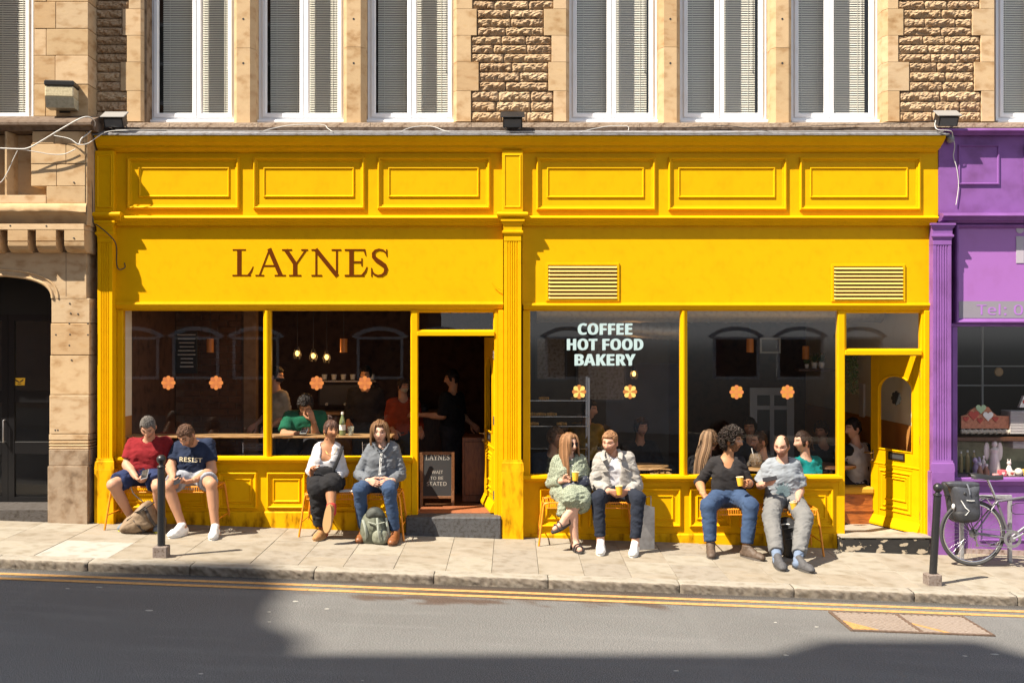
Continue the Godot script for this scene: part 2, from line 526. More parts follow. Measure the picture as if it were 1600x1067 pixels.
var stone_mats := []
var flag_mats := []
var brick_mats := []
func palette() -> void:
	var k := 0
	for c in [[.62, .455, .28], [.57, .415, .25], [.66, .49, .315], [.59, .445, .29], [.55, .385, .225]]:
		stone_mats.append(mat("sandstone_%d" % k, lin(c[0], c[1], c[2]), 0.92, {"t": "stone", "s": Vector3(.34, .5 + .06 * k, .34), "d": "grain", "ds": 3.0, "b": 0.08, "spec": 0.25}))
		k += 1
	k = 0
	for c in [[.335, .30, .25], [.315, .28, .23], [.35, .32, .27], [.32, .28, .225], [.305, .275, .235]]:
		flag_mats.append(mat("flagstone_%d" % k, lin(c[0], c[1], c[2]), 0.85, {"t": "flag", "s": 0.30 + 0.07 * k, "d": "grain", "ds": 2.6, "b": 0.06, "spec": 0.3}))
		k += 1
	k = 0
	for c in [[.50, .37, .24], [.46, .335, .22], [.54, .41, .275], [.48, .355, .24]]:
		brick_mats.append(mat("rock_face_%d" % k, lin(c[0], c[1], c[2]), 0.95, {"t": "stone", "s": 0.6 + 0.1 * k, "d": "grain", "ds": 3.0, "b": 0.3, "spec": 0.2}))
		k += 1
	mat("mortar", lin(.26, .19, .13), 0.95, {"t": "soot", "s": 1.0, "spec": 0.2})
	mat("yellow_paint", lin(.72, .385, .001), 0.5, {"t": "paint", "s": 0.45, "d": "paint", "ds": 2.3, "b": 0.01, "spec": 0.2})
	mat("scuffed_yellow", lin(.74, .40, .003), 0.6, {"t": "soot", "s": Vector3(1.3, .5, 1.3), "d": "paint", "ds": 2.0, "b": 0.02, "spec": 0.2})
	mat("purple_paint", lin(.25, .105, .36), 0.5, {"t": "paint", "s": 0.5, "d": "cloud", "ds": 0.4, "b": 0.02, "spec": 0.3})
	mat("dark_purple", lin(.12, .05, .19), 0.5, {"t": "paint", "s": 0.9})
	mat("white_frame", lin(.78, .80, .84), 0.35, {"t": "paint", "s": 1.2})
	mat("lead", lin(.22, .22, .235), 0.7, {"t": "soot", "s": 2.0, "b": 0.2})
	mat("blind", lin(.66, .64, .56), 0.6, {"spec": 0.3})
	mat("dark_room", lin(.05, .045, .04), 0.9)
	mat("black_metal", lin(.018, .018, .020), 0.38, {"t": "grain", "s": 0.5, "b": 0.04})
	mat("black_plastic", lin(.02, .02, .022), 0.5)
	mat("chrome", lin(.62, .62, .62), 0.22, {"m": 1.0})
	mat("steel", lin(.45, .45, .46), 0.35, {"m": 0.9, "t": "grain", "s": 1.0})
	mat("orange_metal", lin(.72, .25, .012), 0.4, {"t": "paint", "s": 1.0})
	mat("maroon", lin(.105, .026, .003), 0.6, {"spec": .1})
	mat("white_plastic", lin(.75, .75, .73), 0.4)
	mat("cable_white", lin(.55, .54, .52), 0.5)
	mat("dark_wood", lin(.11, .045, .018), 0.45, {"t": "wood", "s": Vector3(3, 0.6, 3)})
	mat("light_wood", lin(.42, .26, .12), 0.45, {"t": "wood", "s": Vector3(0.6, 3, 3)})
	mat("cream_wall", lin(.80, .77, .66), 0.8, {"t": "paint", "s": 1.0})
	mat("terracotta", lin(.30, .10, .035), 0.75, {"t": "cloud", "s": 1.5})
	mat("orange_wall", lin(.52, .23, .05), 0.7, {"t": "paint", "s": 1.0})
	mat("brown_brick", lin(.095, .040, .020), 0.85, {"t": "soot", "s": 0.8, "d": "grain", "ds": 2.0})
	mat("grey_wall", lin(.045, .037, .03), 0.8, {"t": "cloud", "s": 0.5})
	mat("paper", lin(.75, .73, .68), 0.7)
	glass("pane_glass", 0.004, Color(.2, .22, .2))
	glass("upper_glass", 0.02, Color(0.3, 0.36, 0.33))

# ---------------------------------------------------------------- ground
func build_ground() -> void:
	# road: one sheet to the horizon, fine where the camera looks
	var n := FastNoiseLite.new(); n.seed = 5; n.frequency = 1.1; n.fractal_octaves = 4
	var n2 := FastNoiseLite.new(); n2.seed = 8; n2.frequency = 0.35
	var xs := [-200.0, -60.0, -20.0, -10.0]
	for i in range(0, 261): xs.append(-7.8 + i * 0.06)
	xs.append_array([10.0, 20.0, 60.0, 200.0])
	var zs := []
	for i in range(0, 56): zs.append(1.93 + i * 0.06)
	zs.append_array([5.6, 6.5, 8.0, 10.5])
	var st := SM.new()
	for z in zs:
		for x in xs:
			var s := SLOPE * clampf(x, -30.0, 30.0) + FALL * KERB_Z - KERB_H + 0.006 * minf(z - KERB_Z, 3.0)
			st.v.append(Vector3(x, s, z))
			var base := Color(.275, .272, .268).lerp(Color(.245, .242, .238), clampf(n2.get_noise_2d(x, z * 2.0) + .4, 0, 1))
			# rusty stain that ran along the gutter
			var reach := 2.62 - 0.10 * sin(x * 1.1) + n.get_noise_2d(x * 1.5, z * 3.0) * 0.30
			var w := smoothstep(-1.75, -0.9, x + n.get_noise_2d(x * 2.0 + 40.0, z * 5.0) * 0.8) * (1.0 - smoothstep(0.9, 2.6, x)) * (1.0 - smoothstep(reach - .10, reach + .02, z))
			base = base.lerp(Color(.150, .098, .072), w * 0.9)
			var gut := (1.0 - smoothstep(0.05, 0.22, z - KERB_Z))
			base = base.lerp(Color(.085, .072, .062), gut * 0.75)
			var streak := smoothstep(.22, .4, n.get_noise_2d(x * .35 + z * .9, z * 4.0 - x * .25))
			base = base.lerp(Color(.34, .335, .33), streak * 0.3)
			st.c.append(base)
	var w := xs.size()
	for j in zs.size() - 1:
		for i in w - 1:
			var a := j * w + i
			st.f.append_array([a, a + w, a + w + 1, a, a + w + 1, a + 1])
	var road := struct("road", st.mesh(), mat("asphalt", Color.WHITE, 0.9, {"t": "asphalt", "s": 0.36, "d": "grain", "ds": .7, "b": 0.5, "bt": "fine", "vc": true, "spec": 0.3}))
	# double yellow lines, worn
	var ly := mat("line_paint", lin(.60, .34, .12), 0.75, {"t": "cloud", "s": 2.4, "d": "grain", "ds": 3.0, "b": 0.1})
	for z0 in [2.14, 2.325]:
		for s in 5:
			var mb := MB.new(); mb.shx = SLOPE; mb.shz = 0.006
			var y0 := FALL * KERB_Z - KERB_H - 0.006 * KERB_Z + 0.004
			mb.quad(Vector3(-9.0 + s * 3.6, y0, z0 + .085), Vector3(-9.0 + (s + 1) * 3.6 - .004, y0, z0 + .085), Vector3(-9.0 + (s + 1) * 3.6 - .004, y0, z0), Vector3(-9.0 + s * 3.6, y0, z0))
			part(road, "yellow_line", mb.mesh(), ly)
	# chewing gum and litter flecks
	var fl := MB.new(); fl.shx = SLOPE; fl.shz = 0.006
	for i in 34:
		var x := rng.randf_range(-5.5, 6.0); var z := rng.randf_range(2.5, 5.6)
		var r := rng.randf_range(.006, .020)
		var pts := PackedVector2Array()
		for k in 7: pts.append(Vector2(z + sin(k * TAU / 7) * r * rng.randf_range(.6, 1.2), x + cos(k * TAU / 7) * r * 1.6 * rng.randf_range(.6, 1.2)))
		var y0 := FALL * KERB_Z - KERB_H - 0.006 * KERB_Z + 0.001
		fl.ext(pts, "y", y0, y0 + .003)
	part(road, "fleck", fl.mesh(), mat("gum", lin(.36, .35, .32), 0.8), "stuff")
	# pavement bed and flagstones
	var bed := MB.new()
	bed.shx = SLOPE; bed.shz = FALL
	bed.box(-30, 30, -0.5, -0.028, -0.6, 1.86)
	var pav := struct("pavement", bed.mesh(), mat("joint_dirt", lin(.17, .14, .105), 0.95, {"t": "soot", "s": 2.0}))
	var fx := -8.2
	while fx < 8.4:
		var wdt := rng.randf_range(.42, .49) if fx > -2.6 else rng.randf_range(.50, .72)
		var pale := fx < -4.36 and fx + wdt > -4.36
		var zz := [-.3, rng.randf_range(.35, .75)]
		if pale: zz = [-.3, .45, 1.04]
		while 1.775 - zz[-1] > .62: zz.append(zz[-1] + rng.randf_range(.40, .62))
		if 1.775 - zz[-1] < .2: zz.pop_back()
		zz.append(1.775)
		for r in zz.size() - 1:
			var mb := MB.new(); mb.shx = SLOPE; mb.shz = FALL
			mb.bbox(fx + .0015, fx + wdt - .0015, -0.06, rng.randf_range(-.002, .002), zz[r] + .0015, zz[r + 1] - .0015, 0.0025)
			var m: Material = flag_mats[rng.randi() % 5]
			if pale and r == 2: m = mat("pale_flag", lin(.41, .395, .365), 0.85, {"t": "flag", "s": .5, "d": "grain", "ds": 3.0})
			part(pav, "flagstone", mb.mesh(), m)
		fx += wdt
	# kerbstones: worn top, rough-hewn face
	var kn := FastNoiseLite.new(); kn.frequency = 16.0; kn.fractal_octaves = 4; kn.seed = 31
	var kerb := Node3D.new(); kerb.name = "kerb"; kerb.set_meta("kind", "structure"); kerb.set_meta("label", "kerb")
	add_child(kerb, true)
	var x0 := -8.1
	while x0 < 8.2:
		var ln := rng.randf_range(.85, 1.15) if x0 < -1.0 else rng.randf_range(.9, 1.25)
		var s := SM.new()
		var nu := 44; var prof := []
		for k in 5: prof.append(Vector2(1.775 + .034 * k, 0.0))
		prof.append_array([Vector2(1.935, -.003), Vector2(1.945, -.012)])
		for k in 6: prof.append(Vector2(1.95, -.025 - .022 * k))
		for i in nu + 1:
			var x := x0 + .004 + (ln - .008) * i / nu
			var e := minf(float(i), float(nu - i))
			for q in prof.size():
				var p: Vector2 = prof[q]
				var r := kn.get_noise_3d(x, p.y * 2.0, 3.0)
				var dz := 0.0; var dy := 0.0
				if q >= 5: dz = r * .018 - (.012 if e < 1 else 0.0)
				if q >= 3 and q < 7: dy = -absf(kn.get_noise_2d(x * .3, 20.0)) * .007
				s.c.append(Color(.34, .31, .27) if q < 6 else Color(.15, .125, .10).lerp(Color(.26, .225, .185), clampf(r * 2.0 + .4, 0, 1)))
				s.v.append(Vector3(x, SLOPE * x + FALL * p.x + p.y + dy - (.006 if e < 1 else 0.0), p.x + dz))
		var cnt := prof.size()
		for i in nu:
			for q in cnt - 1:
				var a := i * cnt + q
				s.f.append_array([a, a + 1, a + cnt + 1, a, a + cnt + 1, a + cnt])
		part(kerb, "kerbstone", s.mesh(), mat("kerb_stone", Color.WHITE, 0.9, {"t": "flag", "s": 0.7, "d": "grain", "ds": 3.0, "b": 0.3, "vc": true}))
		x0 += ln
	# far pavement, behind the camera
	var fp := MB.new(); fp.shx = SLOPE
	fp.box(-60, 60, -.5, -.02, 10.4, 16.0)
	struct("far_pavement", fp.mesh(), flag_mats[4])
	# iron drain cover in the road
	var dc := thing("drain_cover", "rusty two-part iron drain cover with diagonal ribs set in the road", "drain cover", Vector3(3.35, gy(3.35, 2.8), 2.8))
	var rust := mat("rust", lin(.13, .085, .06), 0.75, {"t": "soot", "s": 3.0, "b": 0.3})
	var pinkish := mat("worn_iron", lin(.36, .30, .26), 0.6, {"t": "cloud", "s": 4.0, "d": "grain", "ds": 4.0, "b": 0.2})
	var yl := FALL * KERB_Z - KERB_H - 0.006 * KERB_Z + .004
	var fr := MB.new(); fr.shx = SLOPE; fr.shz = .006
	fr.box(2.76, 3.94, yl - .03, yl + .002, 2.48, 3.12)
	part(dc, "bed", fr.mesh(), rust)
	fr = MB.new(); fr.shx = SLOPE; fr.shz = .006
	for q in [[2.76, 3.94, 2.48, 2.505], [2.76, 3.94, 3.095, 3.12], [2.76, 2.785, 2.505, 3.095], [3.915, 3.94, 2.505, 3.095], [3.335, 3.365, 2.505, 3.095]]:
		fr.bbox(q[0], q[1], yl, yl + .010, q[2], q[3], .003)
	part(dc, "frame", fr.mesh(), rust)
	for cv in 2:
		var a0 := 2.79 + cv * .58
		for k in range(-9, 10):
			var m := MB.new(); m.shx = SLOPE; m.shz = .006
			# ribs running diagonally, clipped to the cover's rectangle
			var poly := PackedVector2Array([Vector2(2.2, a0 + .27 + k * .06 - .45), Vector2(2.2, a0 + .27 + k * .06 - .424), Vector2(3.4, a0 + .27 + k * .06 + .476), Vector2(3.4, a0 + .27 + k * .06 + .45)])
			var clip := PackedVector2Array([Vector2(2.51, a0), Vector2(2.51, a0 + .54), Vector2(3.09, a0 + .54), Vector2(3.09, a0)])
			for q in Geometry2D.intersect_polygons(poly, clip):
				m.ext(q, "y", yl, yl + .009)
			if m.v.size(): part(dc, "rib", m.mesh(), ly if (cv == 0 and k < -4) or (cv == 1 and k == -5) else pinkish)

# ---------------------------------------------------------------- the building across the street (behind the camera)
func build_opposite() -> void:
	var shadow := [[-700, 912], [-60, 903], [60, 899], [200, 893], [425, 891], [444, 905], [452, 925], [434, 945], [430, 972], [446, 984], [474, 994], [480, 1010], [474, 1024], [1205, 1024], [1285, 1001], [1530, 1002], [1640, 1034], [2000, 1120]]
	var poly := PackedVector2Array()
	var zb := 15.2
	for q in shadow:
		# the point of the road that this corner of the roofline shades
		var d := Vector3((q[0] - 800.0) / FOCAL, (533.5 - q[1]) / FOCAL, -1.0)
		var t := 9.0
		for it in 8:
			var p := EYE + d * t
			t = (EYE.y - gy(p.x, 3.0)) / -d.y
		var p := EYE + d * t
		var s := (zb - p.z) / SUN_FROM.z
		poly.append(Vector2(p.x + SUN_FROM.x * s, p.y + SUN_FROM.y * s))
	var lo := poly[0].x; var hi := poly[poly.size() - 1].x
	poly.append(Vector2(hi + 8, poly[poly.size() - 1].y - 2)); poly.append(Vector2(hi + 8, -1)); poly.append(Vector2(lo - 8, -1)); poly.append(Vector2(lo - 8, poly[0].y))
	var b := thing("brick_building", "tall red brick building across the street that shades the road", "building", Vector3(0, 0, 16))
	var mb := MB.new()
	mb.ext(poly, "z", zb, zb + 5.0)
	part(b, "wall", mb.mesh(), mat("far_brick", lin(.30, .13, .075), 0.9, {"t": "soot", "s": 0.5, "d": "grain", "ds": 2.0}))
	for cx in [-10.9, -9.4, -7.9, -6.4, -3.3, -1.8, 1.4, 5.6, 7.2, 8.7]:
		var T := Transform3D(Basis(Vector3.UP, PI), Vector3(cx, 1.2, zb))
		var a := PackedVector2Array(); var o := PackedVector2Array()
		for i in 13:
			var t := PI * .22 + PI * .56 * i / 12.0
			a.append(Vector2(cos(t) * .78, 1.02 + (sin(t) - .64) * .55)); o.append(Vector2(cos(t) * .92, 1.06 + (sin(t) - .62) * .68))
		var w := MB.new(); w.xf = T
		for i in 12: w.ext(PackedVector2Array([a[i], a[i + 1], o[i + 1], o[i]]), "z", 0, .05)
		w.mould(-.58, .58, 0, 1.06, [Vector2(0, 0), Vector2(0, .05), Vector2(.07, .05), Vector2(.07, .01)])
		var win := part(b, "window", w.mesh(), mats.white_frame)
		var g := MB.new(); g.xf = T
		g.quad(Vector3(-.53, .05, .012), Vector3(.53, .05, .012), Vector3(.53, 1.03, .012), Vector3(-.53, 1.03, .012))
		part(win, "pane", g.mesh(), mat("far_pane", lin(.03, .035, .04), 0.05))
	var gd := MB.new()
	gd.bbox(2.35, 4.35, -.2, 1.6, zb - .06, zb - .002, .01)
	part(b, "pale_doors", gd.mesh(), mats.white_frame)
	for f in range(1, 7):
		for k in 14:
			var x := -24.0 + k * 2.9; var y := 1.6 + f * 3.3
			var inside := Geometry2D.is_point_in_polygon(Vector2(x, y + 2.3), poly) and Geometry2D.is_point_in_polygon(Vector2(x + 1.5, y + 2.3), poly)
			if not inside: continue
			var w := MB.new()
			w.xf = Transform3D(Basis(Vector3.UP, PI), Vector3(x + .75, y, zb))
			w.mould(-.75, .75, 0, 2.1, [Vector2(0, 0), Vector2(0, .05), Vector2(.09, .05), Vector2(.09, .01)])
			w.bbox(-.74, .74, 1.0, 1.08, 0, .06)
			var win := part(b, "window", w.mesh(), mats.white_frame)
			var g := MB.new()
			g.xf = w.xf
			g.quad(Vector3(-.66, .09, .012), Vector3(.66, .09, .012), Vector3(.66, 2.01, .012), Vector3(-.66, 2.01, .012))
			part(win, "pane", g.mesh(), mat("far_pane", lin(.03, .035, .04), 0.05))

# ---------------------------------------------------------------- upper stone facade
func rock(x0: float, x1: float, y0: float, y1: float, z: float, sd: int) -> Mesh:
	var n := FastNoiseLite.new(); n.seed = sd; n.frequency = 11.0; n.fractal_octaves = 4
	var nu := clampi(int((x1 - x0) / .020), 6, 24); var nv := 8
	var s := SM.new()
	for j in nv + 1:
		for i in nu + 1:
			var u := float(i) / nu; var w := float(j) / nv
			var x := lerpf(x0, x1, u); var y := lerpf(y0, y1, w)
			var ridge := clampf(.36 + n.get_noise_2d(x, 7.0) * .8, .12, .72)
			var up := 0.0
			if w > ridge: up = lerpf(1.0, .55, (w - ridge) / (1.0 - ridge))
			else: up = pow(w / ridge, 1.5) * .9 + .1
			var ex := minf(minf(u, 1.0 - u) * (x1 - x0) / .018, 1.0)
			var ey := minf((1.0 - w) * (y1 - y0) / .012, 1.0)
			var d := (.036 * up + n.get_noise_2d(x * 1.5, y * 2.6 + 30.0) * .016 + n.get_noise_2d(x * 4.0, y * 6.0) * .014) * (.35 + .65 * ex) * (.3 + .7 * ey)
			if j == 0: d = 0.0
			if (i == 0 or i == nu or j == nv): d *= .5
			s.v.append(Vector3(x + n.get_noise_2d(x * 2.0 + 9.0, y * 2.0) * .006 * ex, y + n.get_noise_2d(x * 2.0, y * 2.0 + 70.0) * .008 * (1.0 if j > 0 and j < nv else 0.0), z + maxf(d, 0.0)))
	for j in nv:
		for i in nu:
			var a := j * (nu + 1) + i
			s.f.append_array([a, a + 1, a + nu + 2, a, a + nu + 2, a + nu + 1])
	# skirt back to the wall
	var rim := []
	for i in nu + 1: rim.append(i)
	for j in range(1, nv + 1): rim.append(j * (nu + 1) + nu)
	for i in range(nu - 1, -1, -1): rim.append(nv * (nu + 1) + i)
	for j in range(nv - 1, 0, -1): rim.append(j * (nu + 1))
	var b := s.v.size()
	for r in rim:
		s.v.append(s.v[r]); 
	for r in rim:
		var p: Vector3 = s.v[r]; p.z = z - .03; s.v.append(p)
	var m := rim.size()
	for i in m:
		var j := (i + 1) % m
		s.f.append_array([b + i, b + m + i, b + m + j, b + i, b + m + j, b + j])
	return s.flat()

func upvc_window(b: Node3D, q: Array, top: float, z: float) -> void:
	var x0 := sx(q[0], z); var x1 := sx(q[1], z); var m0 := sx(q[2], z); var m1 := sx(q[3], z)
	var y0 := sy(189.5, z)
	var f := MB.new()
	# outer frame, then two casements with sloped beads
	f.mould(x0, x1, y0, top, [Vector2(0, z - .06), Vector2(0, z + .02), Vector2(.035, z + .02), Vector2(.035, z - .05)])
	var xm := (m0 + m1) * .5
	for s in [[x0 + .036, xm - .002], [xm + .002, x1 - .036]]:
		f.mould(s[0], s[1], y0 + .036, top - .036, [Vector2(0, z - .05), Vector2(0, z + .03), Vector2(.008, z + .036), Vector2(.042, z + .036), Vector2(.052, z + .018), Vector2(.052, z - .02)])
	var win := part(b, "window", f.mesh(), mats.white_frame)
	for s in [[x0 + .088, xm - .054], [xm + .054, x1 - .088]]:
		var g := MB.new()
		g.quad(Vector3(s[0], y0 + .088, z - .005), Vector3(s[1], y0 + .088, z - .005), Vector3(s[1], top - .088, z - .005), Vector3(s[0], top - .088, z - .005))
		part(win, "pane", g.mesh(), mats.upper_glass)
	# venetian blind behind the panes
	for s in [[x0 + .10, xm - .03], [xm + .03, x1 - .10]]:
		var bl := MB.new()
		var y := y0 + .07
		while y < top - .05:
			bl.quad(Vector3(s[0], y - .0125, z - .118), Vector3(s[1], y - .0125, z - .118), Vector3(s[1], y + .003, z - .126), Vector3(s[0], y + .003, z - .126))
			bl.quad(Vector3(s[0], y + .003, z - .126), Vector3(s[1], y + .003, z - .126), Vector3(s[1], y + .0118, z - .134), Vector3(s[0], y + .0118, z - .134))
			y += .0262
		for xx in [lerpf(s[0], s[1], .2), lerpf(s[0], s[1], .8)]:
			bl.box(xx - .002, xx + .002, y0 + .07, top - .05, z - .117, z - .115)
		bl.box(s[0], s[1], y0 + .052, y0 + .066, z - .14, z - .118)
		part(win, "blind", bl.mesh(), mats.blind, "stuff")
	var cd := MB.new()
	var cx := xm + (x1 - xm) * .72
	cd.tube([Vector3(cx, top - .1, z - .10), Vector3(cx, sy(102, z), z - .10)], .0025, 5)
	cd.ball(Vector3(cx, sy(103, z), z - .10), Vector3(.008, .014, .008), 8)
	part(win, "blind_cord", cd.mesh(), mats.white_plastic)
	var sl := MB.new()
	sl.bbox(x0 - .01, x1 + .01, y0 - .035, y0 - .002, z - .03, z + .09, .008)
	part(win, "sill", sl.mesh(), mats.white_frame)

func build_stone_facade() -> void:
	var b := thing("stone_building", "sandstone upper storey with white windows above the yellow and purple shops", "building", Vector3(0, 2.9, 0))
	var top := 7.4
	var zf := -.38
	var ybot := sy(192, -.13)
	# solid wall cores behind the stones (butting between the windows), lintel above, room behind
	var cols := [[-4.64, -4.10], [-.62, .61], [4.18, 5.36]]
	var core := MB.new()
	for q in cols: core.box(q[0] - .02, q[1] + .02, ybot - .6, top, -.60, -.178)
	core.box(-5.4, 8.6, ybot - .6, ybot - .02, -.60, -.16)
	core.box(-5.4, 8.6, top + .002, top + .9, -.9, -.05)
	part(b, "wall", core.mesh(), mats.mortar)
	var rm := MB.new()
	rm.box(-9.0, 8.6, ybot - .3, top + .3, -3.2, -3.1)
	rm.box(-9.0, 8.6, ybot - .35, ybot - .302, -3.1, -.602)
	rm.box(-9.0, 8.6, top + .9, top + 1.0, -3.2, -.05)
	rm.box(-9.1, -9.0, ybot - .3, top + .9, -3.1, -.602)
	rm.box(8.6, 8.7, ybot - .3, top + .9, -3.1, -.05)
	part(b, "room_behind", rm.mesh(), mats.dark_room)
	# windows
	for q in [[236, 369, 300, 317], [405, 540, 468, 484], [575, 712, 637, 651], [889, 1026, 948, 963], [1062, 1197, 1116, 1132], [1235, 1370, 1287, 1303], [1555, 1690, 1612, 1628]]:
		upvc_window(b, q, top, zf)
	# mullions between the windows: chamfered, in courses
	for q in [[369, 391], [541, 564], [1037, 1058], [1212, 1233], [1695, 1717]]:
		var xa := sx(q[0], -.13); var xb := sx(q[1], -.13)
		var ys := [ybot, sy(74, -.13) + rng.randf_range(-.01, .01), sy(-45, -.13), sy(-160, -.13), top]
		for k in 4:
			var mb := MB.new()
			mb.ext(PackedVector2Array([Vector2(-.50, xa - .042), Vector2(-.20, xa - .042), Vector2(-.134, xa), Vector2(-.130, xa + .004), Vector2(-.130, xb - .004), Vector2(-.134, xb), Vector2(-.20, xb + .042), Vector2(-.50, xb + .042)]), "y", ys[k] + .002, ys[k + 1] - .002)
			part(b, "mullion_stone", mb.mesh(), stone_mats[rng.randi() % 5])
			if k < 2:
				var h := MB.new()
				h.xf = Transform3D(Basis(Vector3.RIGHT, PI / 2), Vector3((xa + xb) * .5, sy([99, 30][k], -.13), -.1305))
				h.lathe([Vector2(0, .003), Vector2(.012, .003), Vector2(.012, -.002)], 8)
				part(b, "fixing_hole", h.mesh(), mats.black_plastic)
	# quoins beside the windows and rock-faced courses between them
	var qy := [190.0, 142.0, 97.0, 55.5, 14.0, -27.0, -70.0, -112.0, -154.0, -196.0, -238.0]
	var strips := [
		{"l": [], "r": [198, 188, 198, 191, 201, 190, 199, 190, 200, 190], "x0": -4.64, "x1": -4.129},
		{"l": [736, 748, 736, 745, 738, 746, 736, 747, 737, 746], "r": [865, 857, 862, 850, 865, 856, 864, 853, 865, 855], "x0": -.62, "x1": .605},
		{"l": [1406, 1421, 1404, 1412, 1404, 1420, 1405, 1414, 1404, 1418], "r": [1534, 1523, 1533, 1520, 1532, 1522, 1533, 1521, 1533, 1522], "x0": 4.179, "x1": 5.367}]
	for s in strips:
		for k in 10:
			var ya := sy(qy[k], -.13); var yb := minf(sy(qy[k + 1], -.13), top)
			if ya > top - .1: continue
			var xl: float = s.x0; var xr: float = s.x1
			if s.l.size():
				xl = sx(s.l[k], -.13)
				var mb := MB.new(); var x0: float = s.x0
				mb.ext(PackedVector2Array([Vector2(-.50, x0 - .035), Vector2(-.20, x0 - .035), Vector2(-.134, x0), Vector2(-.130, x0 + .004), Vector2(-.130, xl - .004), Vector2(-.134, xl), Vector2(-.30, xl)]), "y", ya + .002, yb - .002)
				part(b, "quoin_stone", mb.mesh(), stone_mats[rng.randi() % 5])
			xr = sx(s.r[k], -.13)
			var mb := MB.new(); var x1: float = s.x1
			mb.ext(PackedVector2Array([Vector2(-.30, xr), Vector2(-.134, xr), Vector2(-.130, xr + .004), Vector2(-.130, x1 - .004), Vector2(-.134, x1), Vector2(-.20, x1 + .035), Vector2(-.50, x1 + .035)]), "y", ya + .002, yb - .002)
			part(b, "quoin_stone", mb.mesh(), stone_mats[rng.randi() % 5])
			for r in 3:
				var y0 := lerpf(ya, yb, r / 3.0) + .004; var y1 := lerpf(ya, yb, (r + 1) / 3.0) - .004
				var x := xl
				while x < xr - .02:
					var w := rng.randf_range(.24, .46)
					if xr - x - w < .18: w = xr - x
					part(b, "rough_stone", rock(x + .004, x + w - .004, y0, y1, -.165, rng.randi() % 9999), brick_mats[rng.randi() % 4])
					x += w
	# string course of sill stones, then the dark weathered ledge
	var x := -4.62
	while x < 8.2:
		var w := rng.randf_range(.8, 1.3)
		var mb := MB.new()
		var ya := sy(199, -.02); var yb := sy(191.5, -.02)
		mb.ext(PackedVector2Array([Vector2(ya, -.40), Vector2(yb + .03, -.40), Vector2(yb + .02, -.14), Vector2(yb, -.04), Vector2(yb - .008, -.02), Vector2(ya, -.02)]), "x", x + .002, x + w - .002)
		part(b, "sill_stone", mb.mesh(), mat("sill_stone", lin(.42, .32, .24), 0.9, {"t": "soot", "s": 1.4, "d": "grain", "ds": 5.0, "b": 0.4}))
		x += w
	var ld := MB.new()
	ld.box(-4.62, 8.2, sy(207, .02), sy(199.2, .02), -.30, .01)
	part(b, "ledge", ld.mesh(), mat("sooty_stone", lin(.12, .085, .065), 0.95, {"t": "soot", "s": 2.0, "d": "grain", "ds": 4.0, "b": 0.3}))

